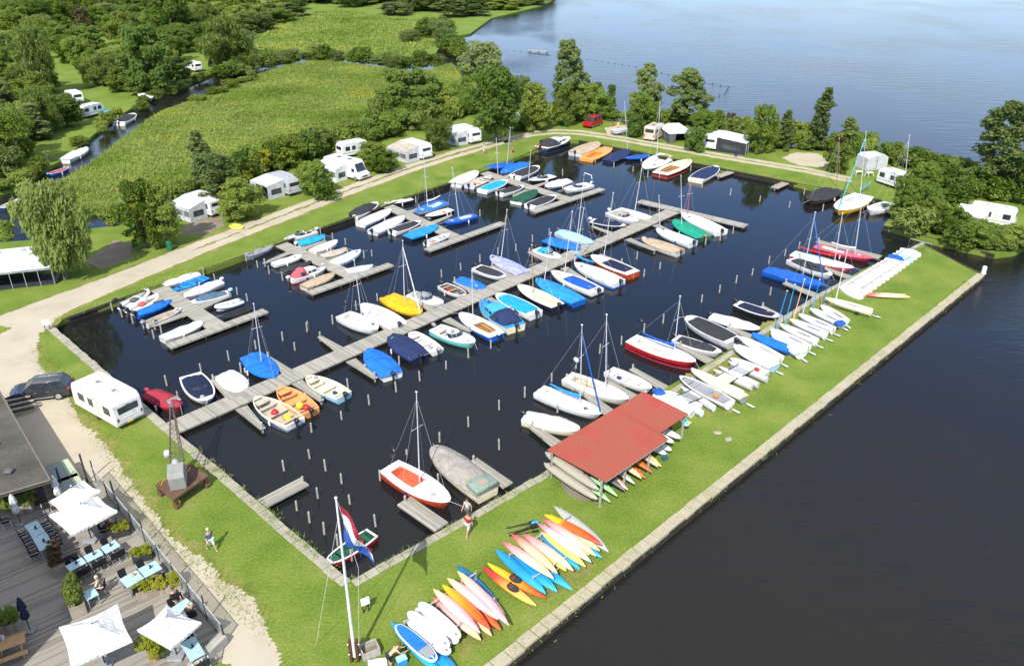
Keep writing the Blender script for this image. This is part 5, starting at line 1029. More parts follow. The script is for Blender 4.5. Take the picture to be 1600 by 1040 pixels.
def rprof(L, z0, z1, r, slope=.25):
    return [(-L / 2 + .05, z0), (-L / 2, z0 + .5), (-L / 2 + slope * .4, z1 - r), (-L / 2 + slope * .6 + r * .5, z1 - .06), (-L / 2 + slope + r * 1.4, z1), (L / 2 - slope - r * 1.6, z1), (L / 2 - slope - r * .4, z1 - .08), (L / 2 - slope * .45, z1 - r * 1.3), (L / 2, z0 + .55), (L / 2 - .05, z0)]
def caravan(label, pa, pb, zr=2.45, W=2.25, L=None, col='white', name='caravan', stripe='dgrey', win=None, group='caravans and campers', r=.4, slope=.3, offs=(0, 0)):
    """pa, pb: photograph points of the rear and front ends of the roof's centre line"""
    a, b = P(*pa, zr), P(*pb, zr); d = (b - a); L = L or d.length + .5; d.normalize(); c = (a + b) / 2; t = thing(name, label, 'caravan' if name == 'caravan' else 'camper', (c.x + offs[0], c.y + offs[1], 0), math.atan2(d.y, d.x), group)
    k = MB(); k.yprism(rprof(L, .38, zr, r, slope), -W / 2, W / 2); k.build('body', paint(col, .3, .05), t, bevel=.05)
    for s in (-1, 1):
        for u, wd in (win or ((-.32, .8), (.05, .6), (.27, .75))): k = MB(); k.rbox((u * L, s * (W / 2 + .005), 1.5), (wd * 1.1, .03, .66), .012); k.build('window', glass(), t)
        k = MB(); k.box((0, s * (W / 2 + .004), .82), (L * .93, .016, .05)); k.build('side_stripe', paint(stripe, .4), t)
        k = MB(); k.box((-.12 * L, s * (W / 2 + .003), 1.25), (.62, .014, 1.55)) if s > 0 else k.box((.42 * L, s * (W / 2 + .003), .7), (.3, .014, .3)); k.build('door' if s > 0 else 'hatch', paint('offwhite', .35), t)
    for e in (-1, 1):
        k = MB(); k.rbox((e * (L / 2 - slope * .30), 0, 1.55), (.07, W * .72, .68), .02); o = k.build('end_window', glass(), t); 
        o.rotation_euler.y = 0
        k = MB(); k.box((e * (L / 2 + .01), 0, .62), (.05, W * .82, .12)); k.build('bumper', paint('lgrey', .4), t)
    for s in (-1, 1): k = MB(); k.rbox((-L / 2 - .0, s * W * .42, .95), (.05, .14, .28), .015); k.build('tail_light', paint('crimson', .3), t)
    for u in (-.25, .12): k = MB(); k.rbox((u * L, 0, zr + .05), (.55, .5, .12), .05); o = k.build('roof_hatch', paint('lgrey', .4), t, True); h = MB(); h.rbox((u * L, 0, zr + .115), (.36, .32, .02), .008); h.build('hatch_dome', glass((.2, .2, .21), 'smoked_dome'), o)
    for s in (-1, 1): k = MB(); k.tube((-.1, s * (W / 2 - .18) - .1, .33), (-.1, s * (W / 2 - .18) + .1, .33), .33, n=16); k.build('wheel', M_TYRE, t, True)
    k = MB(); k.tube((L / 2 - .1, -.45, .45), (L / 2 + 1.1, 0, .45), .04); k.tube((L / 2 - .1, .45, .45), (L / 2 + 1.1, 0, .45), .04); k.tube((L / 2 + .9, 0, 0), (L / 2 + .9, 0, .5), .04); k.build('drawbar', paint('dgrey', .5), t)
    return t, L, W, zr
t, L, W, zr = caravan('large white caravan hitched to the grey car beside the basin corner', (193, 619), (131, 586), 2.55, 2.3, stripe='lgrey', slope=.22)
k = MB(); k.box((-L / 2 - .012, 0, 1.98), (.02, .34, .05)); k.build('badge', paint('dgrey'), t); k = MB(); k.box((-L / 2 - .05, .1, .5), (.03, .5, .11)); k.build('number_plate', paint('yellow', .5), t)
def awning(label, t, s, L, W, zr, x0, x1, depth, col='lgrey', wall='grey', zo=1.85, open_=False, name='awning', roof_drop=.12):
    """tent porch standing against side s of caravan t"""
    o = thing(name, label, 'awning', t.location, t.rotation_euler.z, 'awnings and tents'); y0, y1 = s * (W / 2 + .02), s * (W / 2 + depth); n = 7; vs, fs = [], []; rr = rng(label)
    for i in range(n + 1):
        for j in range(n + 1):
            u, v = i / n, j / n; x = x0 + (x1 - x0) * u; y = y0 + (y1 - y0) * v; z = (zr - roof_drop) + (zo - zr + roof_drop) * v + .05 * math.sin(math.pi * u * 3) * math.sin(math.pi * v) - .10 * math.sin(math.pi * v) * (1 - abs(2 * u - 1)) + rr.uniform(-.012, .012)
            vs.append(Vector((x, y, z)))
    m_ = (n + 1) ** 2
    for i in range(n):
        for j in range(n): a = i * (n + 1) + j; fs.append((a, a + 1, a + n + 2, a + n + 1))
    k = MB(); k.add(vs, fs); k.build('canvas_roof', canvas(col), o, True)
    k = MB(); k.box(((x0 + x1) / 2, y1 + s * .01, zo - .1), (x1 - x0, .03, .22)); k.build('valance', canvas(wall), o)
    if open_: k = MB(); k.box(((x0 + x1) / 2, (y0 + y1) / 2, .02), (x1 - x0 - .2, abs(y1 - y0) - .2, .03)); k.build('painted_shade_sheet', canvas('char'), o)  # dark colour stands in for the shade on the grass under the awning
    for xx in (x0, x1): k = MB(); k.box((xx, (y0 + y1) / 2, .95), (.07, abs(y1 - y0) * .62, .75)); k.build('side_window', glass((.05, .055, .06), 'dark_vinyl'), o)
    for xx in (x0, x1): k = MB(); yy0, yy1 = sorted((y0, y1)); k.add([(xx - .015, yy0, 0), (xx - .015, yy1, 0), (xx - .015, yy1, (zo if s > 0 else zr - roof_drop) - .02), (xx - .015, yy0, (zr - roof_drop if s > 0 else zo) - .02), (xx + .015, yy0, 0), (xx + .015, yy1, 0), (xx + .015, yy1, (zo if s > 0 else zr - roof_drop) - .02), (xx + .015, yy0, (zr - roof_drop if s > 0 else zo) - .02)], [(0, 1, 2, 3), (7, 6, 5, 4), (0, 4, 5, 1), (1, 5, 6, 2), (2, 6, 7, 3), (3, 7, 4, 0)]); k.build('side_wall', canvas(wall), o)
    nb = max(2, int((x1 - x0) / 1.3))
    for i in range(nb):
        a, b = x0 + (x1 - x0) * i / nb, x0 + (x1 - x0) * (i + 1) / nb
        if open_ and i != nb - 1: continue
        k = MB(); k.box(((a + b) / 2, y1, zo / 2 - .1), (b - a - .06, .03, zo - .2)); f = k.build('front_panel', canvas(wall), o)
        k = MB(); k.box(((a + b) / 2, y1 + s * .02, zo * .56), (b - a - .34, .02, zo * .42)); k.build('window', glass((.16, .17, .18), 'tent_window'), f)
    for i in range(nb + 1): x = x0 + (x1 - x0) * i / nb; k = MB(); k.tube((x, y1 + s * .05, 0), (x, y1 + s * .05, zo), .025, n=6); k.build('pole', paint('silver', .4), o)
    return o
def near_side(t):  # the side of the caravan that faces the camera
    c, s = math.cos(t.rotation_euler.z), math.sin(t.rotation_euler.z); return 1 if (-s * (-t.location.x) + c * (-t.location.y)) > 0 else -1
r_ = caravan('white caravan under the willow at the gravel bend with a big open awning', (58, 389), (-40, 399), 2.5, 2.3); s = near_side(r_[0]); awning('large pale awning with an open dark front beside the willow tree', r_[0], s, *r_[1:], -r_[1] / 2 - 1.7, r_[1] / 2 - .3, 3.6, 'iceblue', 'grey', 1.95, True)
r_ = caravan('white caravan with a rounded roof between two bushy trees by the gravel pitch', (333, 308), (300, 299), 2.5, 2.2, L=5.6); s = near_side(r_[0]); awning('grey blue awning of the caravan by the gravel pitch', r_[0], s, *r_[1:], -1.9, 2.4, 2.5, 'iceblue', 'lgrey', 1.8)
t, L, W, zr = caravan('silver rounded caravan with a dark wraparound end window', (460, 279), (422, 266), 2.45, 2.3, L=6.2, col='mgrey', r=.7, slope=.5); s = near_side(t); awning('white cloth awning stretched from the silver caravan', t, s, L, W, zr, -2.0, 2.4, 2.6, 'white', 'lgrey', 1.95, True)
def motorhome(label, pa, pb, zr=2.75, W=2.2, col='white', L=None):
    a, b = P(*pa, zr), P(*pb, zr); d = (b - a); L = L or d.length + .7; d.normalize(); c = (a + b) / 2; t = thing('motorhome', label, 'camper', (c.x, c.y, 0), math.atan2(d.y, d.x), 'caravans and campers')
    k = MB(); k.yprism([(-L / 2, .35), (-L / 2 - .02, zr - .2), (-L / 2 + .25, zr), (L / 2 - 1.7, zr), (L / 2 - 1.35, zr - .2), (L / 2 - .75, 1.25), (L / 2 - .1, 1.0), (L / 2, .7), (L / 2 - .05, .35)], -W / 2, W / 2); k.build('body', paint(col, .3, .05), t, bevel=.06)
    k = MB(); k.add([(L / 2 - .72, -W / 2 + .2, 1.32), (L / 2 - .72, W / 2 - .2, 1.32), (L / 2 - 1.22, W / 2 - .3, zr - .36), (L / 2 - 1.22, -W / 2 + .3, zr - .36)], [(0, 1, 2, 3)]); o = k.build('windscreen', glass(), t); o.location = (.05, 0, .03)
    for s in (-1, 1):
        for u, wd in ((-.3, .9), (.02, .7)): k = MB(); k.rbox((u * L, s * (W / 2 + .005), 1.75), (wd, .03, .5), .012); k.build('window', glass(), t)
        k = MB(); k.rbox((L / 2 - 1.35, s * (W / 2 + .005), 1.55), (.6, .03, .5), .012); k.build('cab_window', glass(), t)
        k = MB(); k.rbox((L / 2 - .02, s * (W / 2 - .35), .85), (.1, .4, .2), .03); k.build('headlight', glass((.6, .62, .62), 'lamp_glass'), t)
        k = MB(); k.rbox((-L / 2 - .02, s * (W / 2 - .2), 1.0), (.06, .18, .5), .02); k.build('tail_light', paint('crimson', .3), t)
    k = MB(); k.rbox((L / 2 + .0, 0, .68), (.06, 1.0, .22), .02); k.build('grille', paint('black', .5), t); k = MB(); k.rbox((-L / 2 - .03, 0, 1.85), (.05, W * .75, .6), .02); k.build('rear_window', glass(), t)
    for u in (-.2, .1): k = MB(); k.rbox((u * L, 0, zr + .05), (.6, .55, .12), .05); k.build('roof_hatch', paint('dgrey', .4), t, True)
    wheels(t, (-L * .28, L / 2 - .95), W / 2 - .1, .34); return t, L, W, zr
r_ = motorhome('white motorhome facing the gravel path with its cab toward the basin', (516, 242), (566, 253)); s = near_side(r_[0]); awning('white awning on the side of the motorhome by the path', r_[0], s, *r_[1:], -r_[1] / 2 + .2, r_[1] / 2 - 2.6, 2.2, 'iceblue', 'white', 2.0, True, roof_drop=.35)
r_ = caravan('white caravan with dark roof hatches second from the group of tall bushes', (668, 226), (630, 215), 2.5, 2.25, L=6.0); s = near_side(r_[0]); awning('cream grey awning of the caravan with dark roof hatches', r_[0], s, *r_[1:], -2.4, 2.7, 2.6, 'beige', 'lgrey', 1.8)
r_ = caravan('white caravan nearest the big dark tree at the bend of the path', (746, 203), (712, 192), 2.5, 2.25, L=6.0); s = near_side(r_[0]); awning('pale grey awning with tall windows next to the big dark tree', r_[0], s, *r_[1:], -2.1, 2.8, 2.6, 'lgrey', 'lgrey', 1.85)
r_ = caravan('small rounded white caravan half behind the big dark tree', (812, 180), (800, 176), 2.3, 2.0, L=4.2, r=.6, slope=.5)
r_ = caravan('white caravan roof glimpsed among the ditch bushes', (560, 218), (538, 222), 2.4, 2.1, L=5.0)
r_ = motorhome('beige camper van with dark rear windows beside a dark tent', (1014, 199), (1036, 188), 2.55, 2.05, 'sand', L=5.6); s = near_side(r_[0])
r_ = caravan('white caravan with an end window and a long grey awning on the lake side bank', (1109, 213), (1127, 201), 2.5, 2.25, L=5.6); s = near_side(r_[0]); s2 = 1 if math.cos(r_[0].rotation_euler.z + math.pi / 2) > 0 else -1; awning('long ice grey awning with dark glazed front on the lake side bank', r_[0], s2, *r_[1:], -2.7, 2.6, 5.0, 'iceblue', 'char', 1.9)
caravan('white touring caravan with a brown stripe beside the bushes at the far bank', (1386, 262), (1418, 272), 2.35, 2.0, stripe='brown', L=4.9)
r_ = caravan('white caravan behind the hedge on the overgrown lawn across the channel', (1577, 325), (1530, 317), 2.4, 2.2, L=5.6); s = near_side(r_[0]); awning('white awning behind the hedge across the channel', r_[0], s, *r_[1:], .2, 3.6, 2.4, 'iceblue', 'white', 1.9)
for (pa, pb, lab) in (((316, 99), (286, 93), 'pale awning roofed caravan in the wood clearing by a black dome'), ((66, 154), (84, 160), 'pale caravan roof in the wood, left of three'), ((104, 138), (124, 146), 'pale caravan roof in the wood, behind two others'), ((128, 165), (150, 160), 'white caravan roof closest to the turquoise covered boat'), ((200, 39), (188, 36), 'small white caravan roof deep in the wood'), ((60, 28), (72, 25), 'white caravan roof at the upper edge of the wood')): caravan(lab, pa, pb, 2.3, 2.1, L=5.0, group='caravans in the wood')
def dome_tent(label, x, y, w, d, h, col, name='tent', rz=0):
    p = P(x, y); t = thing(name, label, 'tent', p, rz, 'awnings and tents'); rings = []
    for i in range(9):
        a = math.pi * i / 8; rings.append([Vector((w / 2 * math.cos(math.pi * j / 10) * (.35 + .65 * math.sin(a) if i not in (0, 8) else .35), -d / 2 + d * i / 8, max(0, h * math.sin(math.pi * j / 10) * (.35 + .65 * math.sin(a))))) for j in range(11)])
    k = MB(); k.loft(rings, False, False); n = 11; k.f += [tuple(range(n)), tuple(range(9 * n - 1, 8 * n - 1, -1))]; k.build('shell', canvas(col), t, True); k = MB(); k.box((0, -d / 2 - .02, h * .25), (w * .2, .03, h * .45)); k.build('door', canvas('char'), t)
    return t
dome_tent('black dome shelter at the wood clearing', 334, 103, 3.0, 2.6, 2.2, 'char')
t = thing('awning_tent', 'dark grey porch tent with white roof beside the beige camper van', 'tent', P(1056, 219), .15, 'awnings and tents')
k = MB(); k.yprism([(-2.2, 1.7), (-1.1, 2.5), (1.1, 2.5), (2.2, 1.7), (2.1, 1.6), (-2.1, 1.6)], -2.0, 2.2); k.build('roof', canvas('iceblue'), t)
for c, d in (((-2.05, 0, .82), (.06, 3.8, 1.6)), ((2.05, 0, .82), (.06, 3.8, 1.6)), ((-1.35, -1.9, .82), (1.2, .06, 1.6)), ((1.5, -1.9, .82), (.8, .06, 1.6)), ((.2, 1.9, .82), (3.9, .06, 1.6))): k = MB(); k.box(c, d); k.build('wall', canvas('dgrey'), t)
t = thing('storage_tent', 'square grey storage tent at the lakeside behind two white stools', 'tent', P(1360, 262), .25, 'awnings and tents')
k = MB(); k.yprism([(-1.9, 0), (-1.8, 1.9), (-1.3, 2.25), (1.3, 2.25), (1.8, 1.9), (1.9, 0)], -1.4, 1.4); k.build('canvas', canvas('lgrey'), t, bevel=.05); k = MB(); k.box((-.1, -1.42, 1.1), (.06, .03, 2.2)); k.build('zip', paint('dgrey'), t)
for i, (x, y) in enumerate(((1341, 273), (1358, 275))):
    t = thing('garden_stool', ('white plastic garden stool on the far lawn, left of two', 'white plastic garden stool on the far lawn, nearer the touring caravan')[i], 'stool', P(x, y), .4 * i, 'white stools on the far lawn'); k = MB(); k.rbox((0, 0, .55), (1.1, .7, .08), .03); k.build('seat', paint('white', .4), t, True)
    for a in (-1, 1):
        for b in (-1, 1): k = MB(); k.tube((a * .4, b * .25, .52), (a * .55, b * .33, 0), .05); k.build('leg', paint('white', .4), t)
for i, (x, y, lab) in enumerate(((266, 391, 'green litter bin at the foot of the bushy tree by the path'), (881, 196, 'green litter bin among the lakeside bushes'))):
    t = thing('litter_bin', lab, 'bin', P(x, y)); k = MB(); k.tube((0, 0, 0), (0, 0, 1.1), .32, .36, 12); k.build('body', paint((.01, .14, .06), .5), t, True); k = MB(); k.tube((0, 0, 1.1), (0, 0, 1.2), .38, .3, 12); k.build('lid', paint((.01, .10, .05), .5), t, True)
t = thing('inflatable_dinghy', 'yellow inflatable toy boat lying on the grass by the path', 'toy boat', P(370, 356), -.6); k = MB(); k.path([Vector((1.0 * math.cos(a), .55 * math.sin(a), .16)) for a in [i * math.pi / 10 for i in range(21)]], .16, 8); k.build('tube', paint((.62, .55, .08), .45), t, True); k = MB(); k.prism([(.9 * math.cos(a), .45 * math.sin(a)) for a in [i * math.pi / 8 for i in range(16)]], .05, .12); k.build('floor', paint('lime', .5), t)
t = thing('folding_trailer', 'grey folded trailer on the gravel pitch beside the red van', 'trailer', P(968, 210), .5); k = MB(); k.rbox((0, 0, .6), (3.0, 1.6, .5), .08); k.build('box', paint('mgrey', .5), t, True); k = MB(); k.box((0, 0, .88), (3.1, 1.7, .05)); k.build('cover', canvas('lgrey'), t); wheels(t, (0,), .82, .28); k = MB(); k.tube((1.5, 0, .4), (2.6, 0, .4), .04); k.build('drawbar', paint('dgrey'), t)
def camp_chair(label, x, y, rz, col):
    t = thing('camp_chair', label, 'chair', P(x, y), rz, 'camp chairs'); k = MB(); k.box((0, 0, .42), (.5, .5, .04)); k.build('seat', canvas(col), t); k = MB(); k.box((-.25, 0, .75), (.04, .5, .65), ry=-.2); k.build('backrest', canvas(col), t)
    for a in (-1, 1):
        for b in (-1, 1): k = MB(); k.tube((a * .22, b * .24, 0), (a * .22, b * .24, .44), .02, n=5); k.build('leg', paint('silver', .4), t)
camp_chair('pink camp chair on the pitch behind the red van', 958, 196, .4, 'rose'); camp_chair('peach camp chair beside the folded trailer', 966, 200, 1.2, 'peach'); camp_chair('dark camp chair on the grass in front of the porch tent', 1043, 221, -1.2, 'char'); camp_chair('blue camp chair by the long glazed awning', 1150, 246, -1.2, 'navy')
# ---------------------------------------------------------------- boat crane
pc = [P(*q, .95) for q in ((242, 757), (271, 780), (326, 742), (296, 722))]; cen = sum(pc, Vector()) / 4; e1 = (pc[2] - pc[1]).normalized()
t = thing('boat_crane', 'old grey boat crane on a rusty brown platform beside the basin', 'crane', (cen.x, cen.y, 0), math.atan2(e1.y, e1.x)); cr_ = t
pl = [local(t, q) for q in pc]; k = MB(); k.prism([(q.x, q.y) for q in pl], .8, .97); k.build('platform', blotchy('rusty_steel', [(.3, (.07, .038, .024)), (.5, (.13, .075, .05)), (.7, (.19, .125, .09))], .8, 7, .5, .8, .2), t, bevel=.02)
for q in pl:
    m_ = q * .86; k = MB(); k.box((m_.x, m_.y, .42), (.22, .3, .76)); lg = k.build('leg', paint('brown', .7), t); k = MB(); k.tube((m_.x - .15, m_.y, .2), (m_.x + .15, m_.y, .2), .2, n=12); k.build('wheel', paint((.16, .07, .05), .8), lg)
bcen = local(t, P(280, 752, .97)); tip0 = None
tp = P(345, 667, WZ); best = (9e9, None)
for i in range(400):
    s = i * .03; q = tp - SUN_D * s; x, y = pix(q); e = abs(y - 634)
    if e < best[0]: best = (e, q)
TIP = best[1]; tx, _ = pix(TIP); lt_ = local(t, TIP); dirb = Vector((lt_.x - bcen.x, lt_.y - bcen.y, 0)); ba = math.atan2(dirb.y, dirb.x); reach = dirb.length
cab = thing; hs = bpy.data.objects.new('slewing_house', None)
k = MB(); k.yprism([(-.95, 0), (-1.05, 1.0), (-.9, 1.3), (.2, 1.42), (.6, 1.0), (.7, 0)], -.52, .52); hb = k.build('house', paint((.26, .27, .25), .6), t, loc=(bcen.x, bcen.y, .98), rz=ba, bevel=.05)
k = MB(); k.rbox((.35, 0, 1.4), (.55, .45, .4), .13); k.build('winch_hood', paint((.32, .33, .31), .6), hb, True)
k = MB(); k.box((-.2, .525, .7), (.8, .03, .5)); k.build('side_panel', paint('lgrey', .5), hb)
k = MB(); k.rbox((1.5, .55, 1.4), (.4, .4, .5), .08); k.build('motor_box', paint('lgrey', .5), hb, True)
bt_ = Vector((reach, 0, TIP.z - .98)); bs_ = Vector((1.0, 0, .9))
for s in (-1, 1): k = MB(); k.tube(bs_ + Vector((0, s * .45, 0)), bt_ + Vector((0, s * .10, 0)), .06, .05, 6); k.build('boom_chord', paint((.09, .065, .05), .7), hb); k = MB(); k.tube(bs_ + Vector((-.3, s * .35, .7)), bt_ + Vector((0, s * .06, .12)), .035, .03, 6); k.build('boom_stay', paint((.09, .065, .05), .7), hb)
k = MB(); NBR = 12
for i in range(NBR):
    u, v = i / NBR, (i + 1) / NBR; A = bs_.lerp(bt_, u); Bv = bs_.lerp(bt_, v); wa, wb = .45 - .35 * u, .45 - .35 * v
    k.tube(A + Vector((0, wa, 0)), Bv + Vector((0, -wb, 0)), .022, n=5); k.tube(A + Vector((0, -wa, 0)), A + Vector((0, wa, 0)), .022, n=5)
k.build('lattice', paint((.13, .09, .07), .7), hb); k = MB(); k.tube(bt_ + Vector((0, -.14, 0)), bt_ + Vector((0, .14, 0)), .2, n=12); pu = k.build('pulley', paint('dgrey', .6), hb); k = MB(); k.tube(bt_, bt_ - Vector((0, 0, 1.6)), .015, n=5); k.rbox(bt_ - Vector((0, 0, 1.75)), (.15, .15, .3), .05); k.build('hook', paint('char', .5), pu)
k = MB(); pts = [Vector((pl[0].x * .9 + .4 * i, pl[0].y * .6 + .35 * math.sin(i), .99)) for i in range(7)]; k.path(pts, .025, 5); k.build('hose', paint('yellow', .6), t)
# ---------------------------------------------------------------- cafe building and terrace
TZ = .10
M_BITU = blotchy('bitumen_roof', [(.3, (.045, .043, .037)), (.48, (.085, .08, .068)), (.6, (.12, .112, .09)), (.72, (.16, .125, .045))], .35, 6, .4, .9, .3)
RZB = 2.7; bp = [P(x, y, RZB) for x, y in ((-160, 350 + 60), (2, 616), (79, 750), (-90, 800))]
b2 = (bp[2] - bp[1]).normalized(); back = bp[1] - b2 * 1.6; bl_ = [back, bp[2], P(-20, 779, RZB), P(-20, 779, RZB) + (back - bp[2]) + Vector((-1, 0, 0))]
t = thing('cafe_building', 'low cafe building with a dark flat bitumen roof', 'building', (bp[2].x, bp[2].y, 0)); loc_ = [q - t.location for q in bl_]
k = MB(); k.prism([(q.x, q.y) for q in loc_], RZB - .22, RZB); k.build('roof', M_BITU, t); cx = sum((q.x for q in loc_)) / 4; cy = sum((q.y for q in loc_)) / 4
k = MB(); k.prism([(cx + (q.x - cx) * .80, cy + (q.y - cy) * .80) for q in loc_], 0, RZB - .22); k.build('wall', planks((.05, .045, .04), 'dark_cladding', .2, 0), t)
k = MB()
for i in range(4):
    a, b = loc_[i], loc_[(i + 1) % 4]; k.tube(Vector((a.x, a.y, RZB + .03)), Vector((b.x, b.y, RZB + .03)), .07, n=6)
k.build('roof_edge', paint((.16, .13, .10), .7), t)
for u in (.25, .6, .85):
    q = loc_[0].lerp(loc_[3], .5) * (1 - u) + loc_[1].lerp(loc_[2], .5) * u; k = MB(); k.rbox((q.x, q.y, RZB + .12), (.5, .5, .24), .06); k.build('roof_vent', paint('dgrey', .6), t, True)
M_TDECK = planks((.225, .205, .175), 'terrace_boards', .17, 0, .85, .6, .6)
tdir = (P(186, 790) - P(104, 892)).normalized()
td = px_poly([(79, 752), (128, 760), (151, 752), (186, 790), (276, 898), (352, 1002), (346, 1032), (286, 1064), (-120, 1064), (-120, 815), (-20, 780)])
ta = math.atan2((P(250, 885) - P(190, 912)).y, (P(250, 885) - P(190, 912)).x)
o = poly_sheet('terrace_deck', [((p - P(150, 900)).x * math.cos(-ta - R(90)) - (p - P(150, 900)).y * math.sin(-ta - R(90)), (p - P(150, 900)).x * math.sin(-ta - R(90)) + (p - P(150, 900)).y * math.cos(-ta - R(90))) for p in td], TZ, M_TDECK, .3); o.location = (*P(150, 900)[:2], 0); o.rotation_euler.z = ta + R(90)
# glass wind screen along the terrace
fa, fb2 = P(151, 754), P(352, 1003); d = (fb2 - fa); t = thing('glass_fence', 'glass wind screen with dark posts along the terrace edge', 'fence', fa, math.atan2(d.y, d.x)); n = 9; seg = d.length / n
for i in range(n): k = MB(); k.box(((i + .5) * seg, 0, .72), (seg - .1, .02, 1.15)); k.build('pane', glass((.32, .38, .40), 'screen_glass', .30), t)
for i in range(n + 1): k = MB(); k.box((i * seg, 0, .9 if i % 4 == 0 else .68), (.07, .07, 2.0 if i % 4 == 0 else 1.36)); k.build('post', paint('char', .5), t)
k = MB(); k.box((d.length / 2, 0, 1.31), (d.length, .03, .03)); k.build('top_rail', paint('lgrey', .4), t); k = MB(); k.box((d.length / 2, .06, .1), (d.length, .14, .22)); k.build('base_board', M_DECKY, t)
q0, q1 = P(352, 1003), P(300, 1052); k = MB(); dd = q1 - q0; t = thing('terrace_parapet', 'sloping grey board parapet at the lower terrace corner', 'parapet', q0, math.atan2(dd.y, dd.x)); k.box((dd.length / 2, 0, .35), (dd.length, .5, .5)); k.build('boards', planks((.36, .34, .30), 'parapet_boards', .16, 1), t)
for i, (x, y, h) in enumerate(((137, 752, 2.3), (181, 783, 1.7), (100, 770, 2.2))): t = thing('dark_pole', ('dark pole at the upper end of the glass screen', 'dark pole beside the two stacked parasols', 'dark pole between the grey lidded boxes')[i], 'pole', P(x, y)); k = MB(); k.box((0, 0, h / 2), (.09, .09, h)); k.build('post', paint('char', .6), t); k = MB(); k.box((0, 0, h + .03), (.12, .12, .06)); k.build('cap', paint('dgrey', .6), t)
for i, (q, lab) in enumerate((([(68, 728), (106, 716), (124, 742), (84, 756)], 'grey green lidded storage box beside the cafe roof, upper one'), ([(82, 752), (120, 738), (134, 760), (96, 772)], 'grey green lidded storage box beside the cafe roof, lower one'))):
    pp = [P(x, y, .9) for x, y in q]; c = sum(pp, Vector()) / 4; t = thing('storage_box', lab, 'box', (c.x, c.y, 0)); k = MB(); k.prism([((p.x - c.x) * .96, (p.y - c.y) * .96) for p in pp], 0, .82); k.build('body', paint((.12, .15, .14), .6), t); k = MB(); k.prism([(p.x - c.x, p.y - c.y) for p in pp], .82, .9); k.build('lid', paint((.20, .25, .23), .5), t)
    a, b = pp[1] - c, pp[2] - c; m1, m2 = (pp[0] - c).lerp(a, .68), (pp[3] - c).lerp(b, .68); k = MB(); k.prism([(m1.x, m1.y), (a.x, a.y), (b.x, b.y), (m2.x, m2.y)], .901, .915); k.build('lid_panel', paint((.42, .48, .33), .6), t)
t = thing('log_pile', 'dark pile of boards and a blue barrel beside the cafe roof corner', 'wood pile', P(30, 640), .5)
for i in range(7): k = MB(); k.box((.2 * math.sin(i), -.9 + .3 * i, .4 + .06 * i), (2.3, .16, .1), .1 * math.sin(i * 2)); k.build('board', M_POST if i % 2 else M_DARKWOOD, t)
k = MB(); k.tube((.3, 1.2, .1), (.3, 1.2, 1.0), .3, n=14); k.build('barrel', paint('blue', .5), t, True)
def parasol(label, corners, zc=2.35, za=3.05, name='parasol', shift=(0, 0)):
    pp = [P(x, y, zc) for x, y in corners]; c = sum(pp, Vector()) / 4; t = thing('parasol', label, 'parasol', (c.x, c.y, TZ), 0, 'open white parasols'); l = [Vector((p.x - c.x, p.y - c.y, zc - TZ)) for p in pp]; ap = Vector((0, 0, za - TZ)); vs, fs = [ap], []; n = 8
    for i in range(4):
        for j in range(n):
            u = j / n; e = l[i].lerp(l[(i + 1) % 4], u); bow = math.sin(math.pi * u); e = e * (1 - .06 * bow) + Vector((0, 0, .03 * bow)); vs += [ap.lerp(e, .35) + Vector((0, 0, -.03 - .02 * bow)), ap.lerp(e, .7) + Vector((0, 0, -.05 - .03 * bow)), e, e - Vector((0, 0, .16))]
    m_ = 4 * n
    for i in range(m_):
        a, b = 1 + 4 * i, 1 + 4 * ((i + 1) % m_); fs.append((0, a, b)); fs += [(a + k_, a + k_ + 1, b + k_ + 1, b + k_) for k_ in range(3)]
    k = MB(); k.add(vs, fs); k.build('canopy', canvas('parasol' if 'parasol' in PAL else 'white'), t, False)
    k = MB(); k.tube((0, 0, .05), ap + Vector((0, 0, .12)), .04, n=8); k.build('pole', paint('char', .5), t); k = MB(); k.rbox((0, 0, .09), (.8, .8, .14), .04); k.build('base', paint('grey', .8), t)
    k = MB(); k.ball(ap + Vector((0, 0, .12)), .07); k.build('finial', paint('lgrey'), t, True)
    for q in l: k = MB(); k.tube((0, 0, ap.z - .7), q * .5 + ap * .42, .018, n=5); k.build('strut', paint('char', .5), t)
PAL['parasol'] = (.78, .77, .73)
parasol('white square parasol in front of the pair near the cafe roof', [(76, 804), (111, 835), (183, 797), (148, 769)], 2.3, 3.0)
parasol('white square parasol partly behind another near the cafe roof', [(78, 782), (94, 797), (157, 765), (131, 749)], 2.6, 3.2)
parasol('large white parasol at the lower edge of the terrace', [(92, 979), (110, 1041), (206, 999), (184, 942)], 2.4, 3.1)
parasol('white parasol beside the glass wind screen', [(214, 983), (267, 1013), (314, 971), (261, 944)], 2.35, 3.0)
def closed_parasol(label, x, y, col, h=2.5):
    t = thing('closed_parasol', label, 'parasol', P(x, y, TZ), 0); k = MB(); k.tube((0, 0, 0), (0, 0, h), .03, n=8); k.build('pole', paint('char', .5), t); rings = []
    for z, r in ((.9, .10), (1.1, .2), (1.4, .17), (1.55, .12), (1.75, .2), (2.2, .13), (h, .04)): rings.append([Vector((r * (1 + .22 * (j % 2)) * math.cos(j * math.pi / 7), r * (1 + .22 * (j % 2)) * math.sin(j * math.pi / 7), z)) for j in range(14)])
    k = MB(); k.loft(rings); k.build('folded_canopy', canvas(col), t, True); k = MB(); k.rbox((0, 0, .06), (.5, .5, .1), .03); k.build('base', paint('grey', .8), t)
closed_parasol('folded white parasol beside the plants along the cafe wall', 33, 818, 'white'); closed_parasol('folded white parasol under the corner of the cafe roof', 97, 790, 'white'); closed_parasol('folded dark blue parasol in the shade of the terrace', 48, 985, 'dnavy')
M_TTOP = paint((.36, .53, .58), .5); M_TLEG = paint('lgrey', .4, metal=.5)
